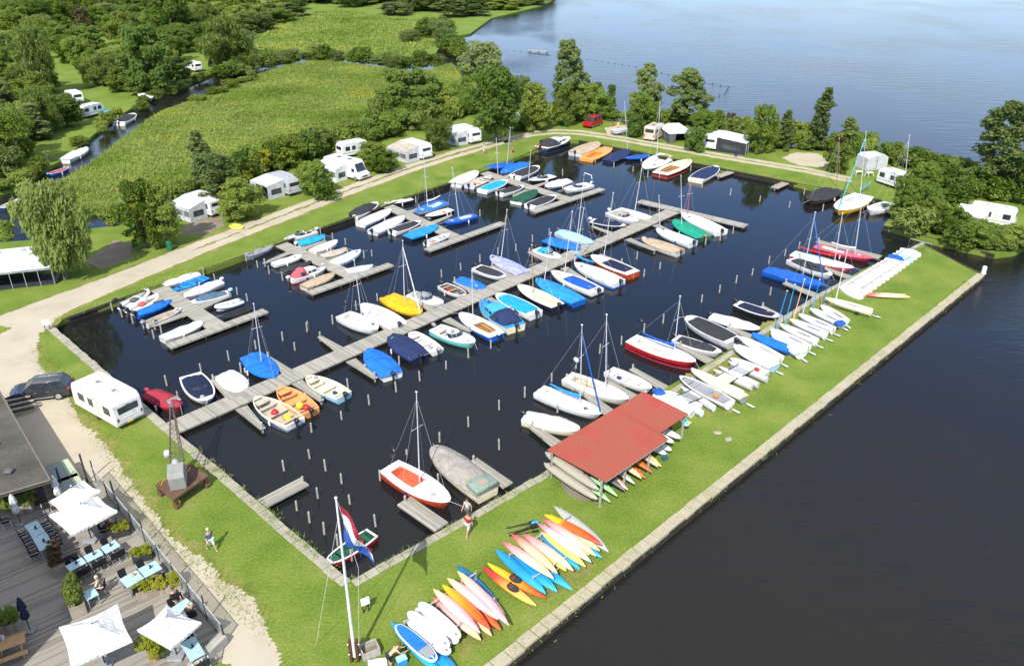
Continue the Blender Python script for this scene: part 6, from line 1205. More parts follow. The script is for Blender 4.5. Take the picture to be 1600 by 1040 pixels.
def table(label, corners, z=.78, top=None, group='light blue terrace tables'):
    pp = [P(x, y, TZ + z) for x, y in corners]; c = sum(pp, Vector()) / 4; e = ((pp[1] - pp[0]) + (pp[2] - pp[3])); rz = math.atan2(e.y, e.x); t = thing('terrace_table', label, 'table', (c.x, c.y, TZ), rz, group); L = e.length / 2; Wd = ((pp[3] - pp[0]) + (pp[2] - pp[1])).length / 2
    k = MB(); k.box((0, 0, z - .02), (L, Wd, .04)); k.build('tabletop', top or M_TTOP, t, bevel=.008)
    for a in (-1, 1):
        for b in (-1, 1): k = MB(); k.box((a * (L / 2 - .06), b * (Wd / 2 - .06), (z - .04) / 2), (.05, .05, z - .04)); k.build('leg', M_TLEG, t)
    TABLES.append((t, L, Wd, z)); return t
TABLES = []
table('light blue table in the shade nearest the cafe wall, upper of two', [(38, 820), (50, 839), (71, 830), (58, 812)]); table('light blue table in the shade, lower of two', [(51, 840), (63, 862), (83, 849), (71, 830)])
table('light blue table beside the wooden grass planter', [(105, 885), (107, 893), (133, 880), (130, 872)][:0] or [(107, 893), (134, 879), (129, 869), (104, 883)]); table('light blue table in the middle of the row of three', [(136, 878), (161, 866), (156, 856), (131, 868)]); table('light blue table at the upper end of the row of three', [(164, 865), (187, 853), (181, 842), (158, 854)])
table('light blue table with an orange pot in the row by the glass screen', [(198, 918), (224, 903), (214, 889), (187, 904)]); table('light blue table under the glass screen beside a dark planter', [(226, 902), (253, 888), (243, 874), (216, 888)])
table('small light blue table with two people beside the potted grass', [(135, 938), (154, 928), (147, 916), (128, 925)]); table('light blue table half under the parasol at the glass screen', [(281, 962), (303, 945), (293, 933), (268, 948)]); table('square light blue table with white chairs at the terrace corner', [(298, 1033), (321, 1020), (304, 993), (281, 1004)])
def chair_proto(name, col, frame):
    t = thing(name, 'x', 'chair', (0, 0, TZ)); k = MB(); k.box((0, 0, .45), (.46, .46, .05)); k.build('seat', canvas(col), t, bevel=.01); k = MB(); k.box((-.22, 0, .72), (.05, .44, .46), ry=-.15); k.build('backrest', canvas(col), t, bevel=.01)
    for a in (-1, 1):
        for b in (-1, 1): k = MB(); k.tube((a * .2, b * .2, .43), (a * .24, b * .23, 0), .018, n=5); k.build('leg', frame, t)
    for b in (-1, 1): k = MB(); k.path([(.2, b * .24, .43), (.2, b * .25, .66), (-.2, b * .25, .66)], .018, 5); k.build('armrest', frame, t)
    return t
cdark = chair_proto('terrace_chair', 'black', M_TLEG); cwhite = chair_proto('terrace_chair', 'char', paint('white', .4)); used = {}
def put_chair(proto, loc, rz, label):
    o = proto if proto.name not in used else copy_tree(proto); used[proto.name] = 1; o.location = (loc.x, loc.y, TZ); o.rotation_euler.z = rz; setp(o, label, 'chair', 'terrace chairs')
def around(i, spots, proto, label):
    t, L, Wd, z = TABLES[i]; c, s = math.cos(t.rotation_euler.z), math.sin(t.rotation_euler.z)
    for (u, v) in spots: x, y = u * L / 2, v * (Wd / 2 + .28); put_chair(proto, Vector((t.location.x + x * c - y * s, t.location.y + x * s + y * c, 0)), t.rotation_euler.z + (-R(90) if v > 0 else R(90)) + rng(i, u, v).uniform(-.12, .12), label)
around(0, [(-.5, 1), (.5, 1), (-.5, -1), (.5, -1)], cdark, 'dark chair drawn up to the shaded upper blue table'); around(1, [(-.5, 1), (.5, 1), (-.5, -1), (.5, -1)], cdark, 'dark chair drawn up to the shaded lower blue table')
around(2, [(-.4, 1), (.45, 1), (-.4, -1), (.45, -1)], cdark, 'dark chair at the blue table beside the wooden grass planter'); around(3, [(0, 1), (-.3, -1), (.5, -1)], cdark, 'dark chair at the middle table of the row of three'); around(4, [(0, 1), (-.3, -1), (.5, -1)], cdark, 'dark chair at the upper table of the row of three')
around(5, [(-.3, 1), (-.4, -1), (.4, -1)], cdark, 'dark chair at the blue table with an orange pot'); around(6, [(-.4, 1), (-.4, -1), (.4, -1)], cdark, 'dark chair at the blue table under the glass screen'); around(8, [(-.4, 1), (.5, 1)], cdark, 'dark chair at the table half under the parasol')
around(9, [(-.1, 1), (.55, 1), (-.3, -1), (.5, -1)], cwhite, 'white framed chair at the square corner table')
for q, rz, lab in (((12, 822), .6, 'white framed chair by itself along the cafe wall at the picture edge'), ((75, 800), 2.2, 'white framed chair beside the front pair of parasols')): put_chair(cwhite, P(*q, TZ), rz, lab)
def menu_holder(i, u, v, label, col='char'):
    t, L, Wd, z = TABLES[i]; c, s = math.cos(t.rotation_euler.z), math.sin(t.rotation_euler.z); x, y = u * L / 2, v * Wd / 2; o = thing('menu_holder', label, 'menu', (t.location.x + x * c - y * s, t.location.y + x * s + y * c, TZ + z + .002), t.rotation_euler.z + .6, 'menu holders on the tables'); k = MB(); k.box((0, 0, .02), (.14, .1, .04)); k.build('foot', paint(col, .6), o); k = MB(); k.box((0, 0, .14), (.02, .13, .2)); k.build('card', paint(col, .6), o)
for i, lab in ((0, 'upper shaded table'), (1, 'lower shaded table'), (2, 'table beside the grass planter'), (3, 'middle table of the row of three'), (4, 'upper table of the row of three'), (6, 'table under the glass screen'), (9, 'square corner table')): menu_holder(i, .1, .1, 'small dark menu holder on the ' + lab)
t = thing('table_pot', 'small orange pot on a light blue table', 'pot', P(221 - 12, 899, TZ + .79)); k = MB(); k.tube((0, 0, 0), (0, 0, .12), .07, .09, 10); k.build('pot', paint('peach'), t, True); k = MB(); k.ball((0, 0, .16), .08); k.build('flowers', paint('orange', .8), t, True)
t = thing('picnic_table', 'brown wooden picnic table at the lower left terrace edge', 'picnic table', P(14, 1022, TZ), .55); mw = paint('teak', .5)
k = MB(); k.box((0, 0, .75), (1.9, .75, .06)); k.build('tabletop', mw, t, bevel=.01)
for s in (-1, 1): k = MB(); k.box((0, s * .75, .45), (1.9, .3, .05)); k.build('bench', mw, t, bevel=.01)
for x in (-.7, .7):
    for s in (-1, 1): k = MB(); k.tube((x, s * .2, .72), (x, s * .65, 0), .05, n=4); k.build('leg', mw, t)
# ---------------------------------------------------------------- people
def person(label, loc, rz, pose='walk', shirt='white', shorts='navy', hair='brown', bare=False, z0=0.0, scale=1.0, name='person', holds=None):
    t = thing('person', label, 'person', (loc.x, loc.y, z0), rz, None); V, E, Rr = [], [], []
    def v(p, r): V.append(Vector(p) * scale); Rr.append(r * scale); return len(V) - 1
    def e(*ids): [E.append((a, b)) for a, b in zip(ids[:-1], ids[1:])]
    sit = pose == 'sit'; bend = pose == 'bend'; hz = .50 if sit else .92
    lean = Vector((.42, 0, .30)) if bend else Vector((.06 if sit else .03, 0, .52))
    pel = v((0, 0, hz), .125); wst = v(Vector((0, 0, hz)) + lean * .4, .115); ch = v(Vector((0, 0, hz)) + lean * .8, .135); nk = v(Vector((0, 0, hz)) + lean * 1.08, .055); hb = Vector((0, 0, hz)) + lean * 1.08
    up = lean.normalized(); hd0 = v(hb + up * .09, .075); hd1 = v(hb + up * .18, .092); hd2 = v(hb + up * .25, .065); e(pel, wst, ch, nk, hd0, hd1, hd2)
    nose = v(hb + up * .155 + Vector((.105, 0, -.01)), .014); e(hd1, nose)
    legs = {}
    for s in (-1, 1):
        ph = .22 * s if pose == 'walk' else 0
        hip = v((0, s * .10, hz - .06), .088)
        if sit: kn = v((.42, s * .12, hz - .02), .062); an = v((.45, s * .12, .09), .042); fo = v((.62, s * .13, .05), .035)
        else: kn = v((ph * .9 + .03, s * .10, .50), .062); an = v((ph * 1.5 - (.06 if ph < 0 else 0), s * .10, .09), .042); fo = v((ph * 1.5 + .15, s * .11, .045), .035)
        e(pel, hip, kn, an, fo); c0 = Vector((0, 0, hz)) + lean * .92
        sh = v(c0 + Vector((0, s * .19, 0)), .062)
        if sit or bend: el = v(c0 + Vector((.16, s * .25, -.25)), .045); wr = v(c0 + Vector((.42, s * .16, -.32)), .030); hdv = Vector((1, 0, -.1))
        else: el = v(c0 + Vector((-.05 - ph * .25, s * .25, -.28)), .045); wr = v(c0 + Vector((.06 - ph * .8, s * .26, -.50)), .030); hdv = Vector((.2, 0, -1))
        hdv.normalize(); e(ch, sh, el, wr); wp = V[wr] / scale; pm = v(wp + hdv * .07, .032); e(wr, pm); pp_ = wp + hdv * .07; sd = Vector((0, 1, 0)).cross(hdv).normalized()
        for i, ln in enumerate((.075, .085, .08, .065)): b = v(pp_ + sd * (.03 - .02 * i) + hdv * .045, .009); c = v(pp_ + sd * (.034 - .023 * i) + hdv * (.045 + ln * .6) + Vector((.012, 0, 0)), .0075); e(pm, b, c)
        th = v(wp + hdv * .05 + sd * .045, .009); th2 = v(wp + hdv * .085 + sd * .062, .008); e(wr, th, th2)
    def skin(name, V, E, Rr, m, par, sub=1):
        me = bpy.data.meshes.new(name); me.from_pydata([tuple(q) for q in V], E, []); o = link(name, me); md = o.modifiers.new('Skin', 'SKIN'); md.use_smooth_shade = True; md.branch_smoothing = .4
        for i, r in enumerate(Rr): me.skin_vertices[0].data[i].radius = (r, r)
        me.skin_vertices[0].data[0].use_root = True; sb = o.modifiers.new('Sub', 'SUBSURF'); sb.levels = sub; sb.render_levels = sub
        dg = bpy.context.evaluated_depsgraph_get(); m2 = bpy.data.meshes.new_from_object(o.evaluated_get(dg)); m2.name = name; o.modifiers.clear(); o.data = m2; bpy.data.meshes.remove(me); m2.materials.clear(); m2.materials.append(m); m2.polygons.foreach_set('use_smooth', [True] * len(m2.polygons)); o.parent = par; return o
    body = skin('body', V, E, Rr, paint('skin', .55), t)
    def sub(name, ids, k, m):
        mp_ = {a: i for i, a in enumerate(ids)}; E2 = [(mp_[a], mp_[b]) for a, b in E if a in mp_ and b in mp_]; skin(name, [V[i] for i in ids], E2, [Rr[i] * k for i in ids], m, t, 1)
    hips = [i for i in range(len(V)) if any((a, b) == (pel, i) for a, b in E) and i != wst]; kn_ = [b for a, b in E if a in hips]; shs = [b for a, b in E if a == ch and b != nk]; els = [b for a, b in E if a in shs]
    if not bare: sub('shirt', [ch, wst, pel] + shs + els, 1.34, canvas(shirt))
    sub('shorts', [pel] + hips + kn_, 1.32, canvas(shorts))
    k = MB(); c = (V[hd1] + V[hd2]) / 2 - Vector((.012, 0, 0)) * scale; k.ball(c + Vector((-.012, 0, .022)) * scale, (.105 * scale, .098 * scale, .10 * scale), 12, 8); k.build('hair', paint(hair, .7), t, True)
    fz = V[hd1] + Vector((.082, 0, .0)) * scale
    for s in (-1, 1): k = MB(); k.ball(fz + Vector((0, s * .033, .012)) * scale, .012 * scale, 6, 4); k.build('eye', paint('black', .3), t, True); k = MB(); k.ball(V[hd1] + Vector((0, s * .093, -.01)) * scale, (.018 * scale, .012 * scale, .03 * scale), 6, 4); k.build('ear', paint('skin', .55), t, True)
    k = MB(); k.ball(fz + Vector((.006, 0, -.055)) * scale, (.008 * scale, .026 * scale, .008 * scale), 8, 4); k.build('mouth', paint('rose', .5), t, True)
    return t
person('person in grey blue shirt and light shorts walking over the near lawn', P(331, 859), R(-35), 'walk', 'slate', 'iceblue', 'sand')
person('person in a red tank top and grey shorts walking by the near quay', P(732, 834), R(-120), 'walk', 'red', 'lgrey', 'brown')
person('person in a pale top walking just behind the one in red', P(731, 811), R(-120), 'walk', 'lgrey', 'dgrey', 'black')
person('person dressed in white walking on the gravel path', P(757, 241), R(200), 'walk', 'white', 'offwhite', 'brown')
person('person in a red brown top sitting on the grass beside the path', P(801, 238), R(230), 'sit', 'brick', 'brown', 'brown', z0=-.28)
person('bare shouldered person bending over a blue cool box on the near lawn', P(610, 1042), R(30), 'bend', 'peach', 'char', 'brown', bare=True)
person('person standing by the canal boats in pale clothes', P(76, 254), R(-60), 'stand', 'offwhite', 'dgrey', 'black')
def seat_person(label, x, y, rz, shirt, shorts, hair): return person(label, P(x, y, TZ), rz, 'sit', shirt, shorts, hair, z0=TZ)
seat_person('person in a salmon top sitting at the small blue table by the potted grass', 121, 934, R(-10), 'rose', 'iceblue', 'brown'); put_chair(cdark, P(120, 935, TZ), R(-10), 'dark chair under the person in salmon')
seat_person('blonde person in a cream top and pink skirt sitting at the small blue table', 160, 926, R(195), 'cream', 'pink', 'sand'); put_chair(cdark, P(161, 926, TZ), R(195), 'dark chair under the blonde person in cream')
seat_person('person in a magenta top sitting under the front white parasol', 178, 830, R(200), 'hotpink', 'dgrey', 'brown'); put_chair(cdark, P(179, 830, TZ), R(200), 'dark chair under the person in magenta'); seat_person('person in dark clothes sitting under the front white parasol', 166, 836, R(20), 'char', 'char', 'black'); put_chair(cdark, P(165, 836, TZ), R(20), 'dark chair under the person in dark clothes')
seat_person('person in a red top sitting at the table half under the parasol', 301, 968, R(130), 'crimson', 'navy', 'sand'); put_chair(cdark, P(302, 969, TZ), R(130), 'dark chair under the person in the red top')
seat_person('dark haired person sitting at the table by the glass screen', 275, 944, R(-40), 'char', 'navy', 'brown')
seat_person('person with red hair sitting at the brown picnic table', 8, 1012, R(-90), 'lgrey', 'navy', 'maroon')
t = thing('cool_box', 'bright blue cool box with a pale lid on the near lawn', 'cool box', P(628, 1036), .5); k = MB(); k.rbox((0, 0, .2), (.55, .38, .4), .04); k.build('body', paint('sky', .4), t); k = MB(); k.rbox((0, 0, .43), (.57, .40, .08), .03); k.build('lid', paint('lblue', .4), t)
t = thing('towel', 'crumpled white towel on the grass beside the bending person', 'towel', P(590, 1037), .2); k = MB(); r = rng('tow'); vs = [(x * .2 - .5, y * .2 - .3, .05 + r.uniform(0, .08)) for x in range(6) for y in range(4)]; k.add(vs, [(x * 4 + y, x * 4 + y + 1, x * 4 + y + 5, x * 4 + y + 4) for x in range(5) for y in range(3)]); k.build('cloth', canvas('white'), t, True)
# tall gabled house beyond the lower left corner: its shade falls across the terrace
hp = [P(152, 894) - SUN_D * (12.8 / math.sin(SUN_EL)), P(112, 972) - SUN_D * (10.6 / math.sin(SUN_EL)), P(72, 800) - SUN_D * (10.6 / math.sin(SUN_EL))]
t = thing('gabled_house', 'tall gabled house beside the terrace whose shade falls across the tables', 'house', (hp[0].x, hp[0].y, 0)); hx = Vector((-9, -1.5, 0)); hl = [q - t.location for q in hp]
fr = [Vector((hl[1].x, hl[1].y, 0)), hl[1] - Vector((0, 0, .12)), hl[0] - Vector((0, 0, .12)), hl[2] - Vector((0, 0, .12)), Vector((hl[2].x, hl[2].y, 0))]
k = MB(); k.loft([[q * 1.0 + Vector((-.3, 0, 0)) for q in fr], [q + hx for q in fr]]); k.build('wall', blotchy('brickwork', [(.3, (.16, .07, .05)), (.6, (.26, .12, .08))], 1, 9), t)
for q in (hl[1], hl[2]): k = MB(); a, b = hl[0], q + (q - hl[0]) * .05; nn = Vector((0, 0, .1)); vv = [a, b, b + hx, a + hx]; k.add(vv + [v + nn for v in vv], [(0, 1, 2, 3), (7, 6, 5, 4), (0, 4, 5, 1), (1, 5, 6, 2), (2, 6, 7, 3), (3, 7, 4, 0)]); k.build('roof', blotchy('roof_tiles', [(.3, (.10, .04, .03)), (.6, (.18, .07, .05))], 2, 9), t)
# ---------------------------------------------------------------- lake: floating line, jetty stub
pts = [P(x, y, WZ) for x, y in ((803, 80), (930, 95), (1005, 107), (1065, 122), (1139, 136), (1132, 147), (1108, 157))]
t = thing('float_line', 'dotted line of dark floats closing off the lake shore', 'float line', pts[0]); k = MB(); fl = MB(); acc = 0
rope = MB()
for a, b in zip(pts[:-1], pts[1:]):
    n = max(1, int((b - a).length / 2.4)); rope.tube(a - pts[0] + Vector((0, 0, .02)), b - pts[0] + Vector((0, 0, .01)), .008, n=4)
    for i in range(n):
        q = a.lerp(b, i / n) - pts[0]; k = MB(); k.ball((q.x, q.y, .04), (.15, .15, .12), 8, 5); k.build('float', paint('char', .6), t, True)
rope.build('rope', paint('dgrey', .8), t)
a, b = P(827, 81, WZ), P(856, 83.5, WZ); t = thing('bathing_jetty', 'short dark jetty stub out on the lake', 'jetty', a, math.atan2((b - a).y, (b - a).x)); ln = (b - a).length; k = MB(); k.box((ln / 2, 0, .45), (ln, 1.4, .15)); k.build('deck', M_DECK, t)
for x in (.3, ln / 2, ln - .3): k = MB(); k.tube((x, -.5, -.8), (x, -.5, .4), .1); k.tube((x, .5, -.8), (x, .5, .4), .1); k.build('pile', M_DARKWOOD, t)
# ---------------------------------------------------------------- trees, shrubs, reeds
def leaf_mat(name, dark, mid, light, trans=.5):
    m, t, b = new_mat(name); L = t.links.new; n = _noise(t, .55, 4, .6); oi = t.nodes.new('ShaderNodeObjectInfo'); n2 = _noise(t, 3.2, 3, .6)
    a = t.nodes.new('ShaderNodeMath'); a.operation = 'MULTIPLY_ADD'; L(oi.outputs['Random'], a.inputs[0]); a.inputs[1].default_value = .22; 
    mm = t.nodes.new('ShaderNodeMixRGB'); mm.inputs[0].default_value = .5; L(n.outputs['Fac'], mm.inputs[1]); L(n2.outputs['Fac'], mm.inputs[2]); L(mm.outputs[0], a.inputs[2])
    r = _ramp(t, a.outputs[0], [(.38, dark), (.58, mid), (.80, light)]); L(r.outputs[0], b.inputs['Base Color']); b.inputs['Roughness'].default_value = .55; b.inputs['Specular IOR Level'].default_value = .25
    tr = t.nodes.new('ShaderNodeBsdfTranslucent'); L(r.outputs[0], tr.inputs['Color']); mix = t.nodes.new('ShaderNodeMixShader'); mix.inputs[0].default_value = trans
    L(b.outputs[0], mix.inputs[1]); L(tr.outputs[0], mix.inputs[2]); L(mix.outputs[0], t.nodes['Material Output'].inputs['Surface']); return m
LM = dict(dark=leaf_mat('leaf_dark', (.072, .130, .020), (.135, .215, .033), (.225, .305, .055)), mid=leaf_mat('leaf_mid', (.115, .188, .025), (.20, .288, .043), (.295, .37, .065)), light=leaf_mat('leaf_light', (.165, .235, .032), (.26, .335, .058), (.37, .42, .09)),
  willow=leaf_mat('leaf_willow', (.13, .19, .035), (.21, .285, .06), (.31, .37, .10)), olive=leaf_mat('leaf_olive', (.12, .175, .05), (.195, .26, .075), (.28, .335, .11)), yellow=leaf_mat('leaf_yellowish', (.20, .24, .02), (.33, .35, .03), (.45, .43, .05)), rust=leaf_mat('leaf_rust', (.09, .06, .03), (.15, .10, .05), (.2, .15, .08)))
M_BARK = blotchy('bark', [(.3, (.06, .05, .04)), (.5, (.13, .115, .095)), (.72, (.24, .22, .19))], 2, 9, .5, .95, .6)
def leaves(name, lobes, n, size, seed, aspect=1.6, droop=0.0, out=.55, inner=.7):
    g = np.random.default_rng(seed); c = np.array([l[0] for l in lobes]); rad = np.array([l[1] for l in lobes]); wgt = (rad[:, 0] * rad[:, 2]) ** 1.0; idx = g.choice(len(lobes), n, p=wgt / wgt.sum())
    d = g.normal(size=(n, 3)); d /= np.linalg.norm(d, axis=1)[:, None]; rr = inner + (1.04 - inner) * g.random(n) ** .6; nz_ = .12 * np.sin(d[:, 0] * 5 + idx * 2.1) + .12 * np.sin(d[:, 2] * 6 + idx)
    p = c[idx] + d * rad[idx] * (rr * (1 + nz_))[:, None]; keep = p[:, 2] > .05; p, d = p[keep], d[keep]; n = len(p)
    if droop: p[:, 2] -= droop * g.random(n) ** 2 * np.linalg.norm(p[:, :2], axis=1)
    p[:, 2] = np.maximum(p[:, 2], .06)
    nn = d * out + g.normal(size=(n, 3)) * .48 + np.array([-.12, -.40, .62]); nn /= np.linalg.norm(nn, axis=1)[:, None]
    a = np.cross(nn, g.normal(size=(n, 3)))
    if droop: a = np.cross(nn, np.array([0, 0, 1.]) + g.normal(size=(n, 3)) * .25); a = np.cross(a, nn)
    a /= np.linalg.norm(a, axis=1)[:, None] + 1e-9; b = np.cross(nn, a); s = size * (.55 + .9 * g.random(n)); A = a * (s * aspect * .5)[:, None]; Bv = b * (s * .5)[:, None]
    V = np.stack([p - A * .9, p - Bv * .8 + A * .1, p + A, p + Bv * .8 + A * .1], 1).reshape(-1, 3); me = bpy.data.meshes.new(name); me.vertices.add(len(V)); me.vertices.foreach_set('co', V.ravel()); me.loops.add(4 * n); me.loops.foreach_set('vertex_index', np.arange(4 * n)); me.polygons.add(n); me.polygons.foreach_set('loop_start', np.arange(0, 4 * n, 4)); me.polygons.foreach_set('loop_total', np.full(n, 4)); me.update(); me.validate(); return me
def trunk_mesh(name, h, r, lobes, bend=.3, seed=1, n=7):
    g = rng(name, seed); mb = MB(); pts = [Vector((bend * math.sin(i * 1.1) * i / 6, bend * math.cos(i * .9) * i / 8 - .0, h * i / 6)) for i in range(7)]; mb.path(pts, [r * (1.25 if i == 0 else 1 - i * .12) for i in range(7)], 7)
    for l in lobes[:n]:
        c = Vector(l[0]); s = pts[min(5, max(1, int(c.z / h * 4)))]; m_ = s.lerp(c, .5) + Vector((0, 0, -.15)); mb.path([s, m_, c], [r * .45, r * .3, r * .12], 5)
    o = mb.build(name, M_BARK, None, True); me = o.data; bpy.data.objects.remove(o); return me
def lobeset(seed, n, h, w, zlo, shape, rr):
    g = rng('lobe', seed); ls = []
    for i in range(n):
        u = (i + .5) / n; z = zlo + (h - zlo) * u; pr = shape(u); a = i * 2.399 + g.uniform(-.4, .4); q = w / 2 * pr * g.uniform(.3, .9); r = w / 2 * rr * g.uniform(.55, 1.3) * (.55 + .45 * pr)
        ls.append(((q * math.cos(a), q * math.sin(a), min(z, h - r * .8)), (r, r, r * g.uniform(.7, 1.0))))
    return ls
KINDS = {}
def mk(kind, h, w, n, zlo, shape, rr, leaf, size, mat, trunk, seeds=(1, 2, 3), **kw):
    vs = []
    for s in seeds:
        ls = lobeset(repr((kind, s)), n, h, w, zlo, shape, rr); cm = leaves(kind + '_crown', ls, leaf, size, s + 17 * len(KINDS), **kw); cm.materials.append(LM[mat]); vs.append((cm, trunk_mesh(kind + '_trunk', h * .72, trunk, ls[:: max(1, n // 7)], seed=s)))
    KINDS[kind] = (h, w, vs)
dome = lambda u: math.sin(math.pi * (.12 + .80 * u)) ** .6
egg = lambda u: math.sin(math.pi * (.18 + .78 * u ** .8)) ** .8
cone = lambda u: (1 - u) ** .75 * .95 + .08
mk('broad', 9, 8, 40, 1.4, dome, .29, 8500, .30, 'dark', .22, inner=.5); mk('leafy', 8, 7, 36, .9, dome, .29, 7500, .28, 'mid', .18, inner=.5); mk('pale', 8, 6.5, 34, .8, egg, .28, 7000, .26, 'light', .16, inner=.45)
mk('willow', 8.5, 7.5, 34, 1.3, dome, .28, 11000, .19, 'willow', .24, aspect=2.8, droop=.30, out=.35); mk('birch', 11, 6, 46, 1.8, egg, .29, 9000, .26, 'olive', .13, inner=.3); mk('oliveb', 7, 7, 22, .6, dome, .38, 5500, .30, 'olive', .15)
mk('cone', 9, 3.4, 46, .5, cone, .36, 5600, .22, 'olive', .12, inner=.3); mk('bush', 2.8, 3.6, 14, .25, dome, .42, 2400, .24, 'mid', .05); mk('darkbush', 2.8, 3.6, 14, .25, dome, .42, 2400, .24, 'dark', .05); mk('palebush', 2.4, 3.4, 14, .2, dome, .42, 2200, .22, 'light', .05); mk('willowbush', 3.0, 4.0, 14, .2, dome, .42, 2600, .24, 'willow', .05, aspect=2.6); mk('yellowbush', 2.2, 2.8, 12, .2, dome, .42, 1800, .2, 'yellow', .04); mk('rusty', 6, 5, 18, .8, egg, .3, 2600, .26, 'rust', .12, seeds=(1,), inner=.3)
NT = [0]
def tree(kind, loc, h, w, label, group=None, name=None, cat=None):
    h0, w0, vs = KINDS[kind]; NT[0] += 1; r = rng('tree', NT[0], kind); cm, tm = vs[r.randrange(len(vs))]; shrub = h0 < 4; t = thing(name or ('shrub' if shrub else 'tree'), label, cat or ('shrub' if shrub else 'tree'), (loc.x, loc.y, loc.z), r.uniform(0, 6.28), group); t.scale = (w / w0, w / w0, h / h0)
    t.rotation_euler.x = r.uniform(-.04, .04); t.rotation_euler.y = r.uniform(-.04, .04); link('foliage' if shrub else 'crown', cm, t); link('stem' if shrub else 'trunk', tm, t); return t
def tpx(kind, bx, by, topy, wpx, label, group=None, z=0.0, **kw):
    b = P(bx, by, z); h = height_at(b, topy); dz = (b - Vector((0, 0, CAM_H))).dot(_F); return tree(kind, b, max(.6, h), wpx * dz / FPX, label, group, **kw)
tpx('willow', 103, 436, 284, 112, 'weeping willow like tree with pale green foliage beside the big open awning')
tpx('leafy', 228, 388, 282, 74, 'bushy mid green tree between two bare pitches'); tpx('pale', 262, 384, 278, 66, 'lighter green twin of the bushy tree near the green bin')
tpx('cone', 320, 300, 203, 48, 'tall narrow tree in the reeds behind the caravan by the gravel pitch')
tpx('pale', 378, 342, 276, 74, 'rounded light green tree in front of the silver caravan'); tpx('birch', 352, 330, 240, 70, 'leafy tree behind the light green one by the silver caravan')
tpx('yellowbush', 432, 262, 225, 60, 'yellow green bush above the silver caravan'); tpx('leafy', 455, 262, 212, 62, 'mid green tree between silver caravan and motorhome'); tpx('leafy', 492, 306, 252, 56, 'bushy tree left of the white motorhome')
tpx('darkbush', 510, 312, 280, 36, 'dark shrub at the corner of the motorhome pitch'); tpx('pale', 585, 262, 222, 70, 'pale bush tree right of the white motorhome'); tpx('leafy', 600, 268, 236, 50, 'mid green bush in front of the cream grey awning'); tpx('willow', 684, 234, 186, 58, 'willowy tree between the two pale awnings')
tpx('broad', 640, 188, 108, 96, 'broad dark tree at the tip of the reed field'); tpx('leafy', 672, 178, 122, 70, 'leafy tree right of the broad dark one at the reed field tip'); tpx('oliveb', 752, 140, 66, 82, 'grey green rounded willow by the lake inlet'); tpx('broad', 775, 222, 102, 88, 'big dark tree at the bend of the path beside the last caravan'); tpx('pale', 835, 204, 128, 62, 'light green tree left of the tall lakeside tree'); tpx('willow', 812, 170, 118, 50, 'willowy tree in front of the lake inlet')
tpx('birch', 884, 184, 60, 62, 'tall loose tree standing against the open lake'); tpx('pale', 880, 196, 130, 48, 'bushy tree at the foot of the tall lakeside tree'); tpx('leafy', 915, 186, 128, 56, 'small tree behind the red van'); tpx('darkbush', 938, 184, 150, 46, 'dark shrub right above the red van'); tpx('cone', 918, 170, 124, 20, 'slim young tree at the water behind the red van')
tpx('birch', 1010, 190, 98, 52, 'tall lakeside tree left of a pair behind the camper van'); tpx('birch', 1072, 196, 106, 68, 'tall lakeside tree right of a pair behind the porch tent'); tpx('leafy', 1000, 204, 146, 50, 'bushy tree between the camp pitch and the beige camper van'); tpx('darkbush', 990, 214, 180, 30, 'dark shrub next to the folded trailer'); tpx('leafy', 1096, 226, 172, 44, 'bushy tree between porch tent and white caravan'); tpx('darkbush', 1085, 236, 200, 34, 'dark shrub left of the lake side caravan'); tpx('pale', 1120, 206, 172, 36, 'pale bush behind the white caravan roof'); tpx('rusty', 1140, 208, 176, 26, 'rust tinged bush behind the long awning')
tpx('leafy', 1186, 240, 164, 50, 'bushy tree at the right end of the long awning'); tpx('cone', 1226, 234, 172, 34, 'short conical tree right of the long awning'); tpx('cone', 1275, 232, 136, 42, 'leaning tall conical tree by the gravel pitch'); tpx('leafy', 1250, 226, 190, 44, 'low tree left of the tall conical one'); tpx('cone', 1320, 238, 182, 40, 'dark conical tree beside the storage tent'); tpx('rusty', 1308, 252, 214, 32, 'rust brown bush at the edge of the gravel pitch'); tpx('leafy', 1306, 270, 224, 44, 'dense bush behind the black sailing barge mast'); tpx('darkbush', 1344, 242, 206, 44, 'dark bush behind the storage tent')
tpx('pale', 1398, 258, 222, 36, 'pale bush above the touring caravan'); tpx('darkbush', 1430, 262, 230, 44, 'dark shrub at the lakeside right of a mast'); tpx('leafy', 1444, 306, 254, 44, 'leafy tree right of the touring caravan'); tpx('birch', 1552, 304, 158, 104, 'large loose tree at the right edge against the lake'); tpx('broad', 1608, 322, 250, 60, 'dark dense tree at the right picture edge'); tpx('leafy', 1408, 344, 276, 52, 'bushy tree leaning over the white yacht with the red roll'); tpx('pale', 1450, 350, 308, 46, 'pale bushy tree on the lawn across the channel'); tpx('leafy', 1478, 366, 322, 54, 'green bush left of the hedge across the channel'); tpx('willowbush', 1430, 362, 326, 60, 'willowy shrub at the tip of the overgrown lawn')
tpx('leafy', 1524, 384, 346, 62, 'hedge bush in front of the white awning'); tpx('pale', 1580, 388, 350, 60, 'hedge bush at the right picture edge'); tpx('darkbush', 1500, 384, 350, 50, 'low dark hedge bush by the channel'); tpx('leafy', 1480, 270, 262, 40, 'low lakeside bush left of the large loose tree'); tpx('darkbush', 1470, 292, 258, 60, 'dark lakeside shrub between caravan and large tree'); tpx('darkbush', 1510, 300, 262, 50, 'dark shrub at the foot of the large loose tree')
for (x, y, ty, wd, lb) in ((935, 147, 128, 12, 'left of two'), (955, 152, 132, 14, 'right of two')): tpx('darkbush', x, y, ty, wd, 'small reed clump standing in the lake, ' + lb, None, WZ, name='reed_clump', cat='reeds')
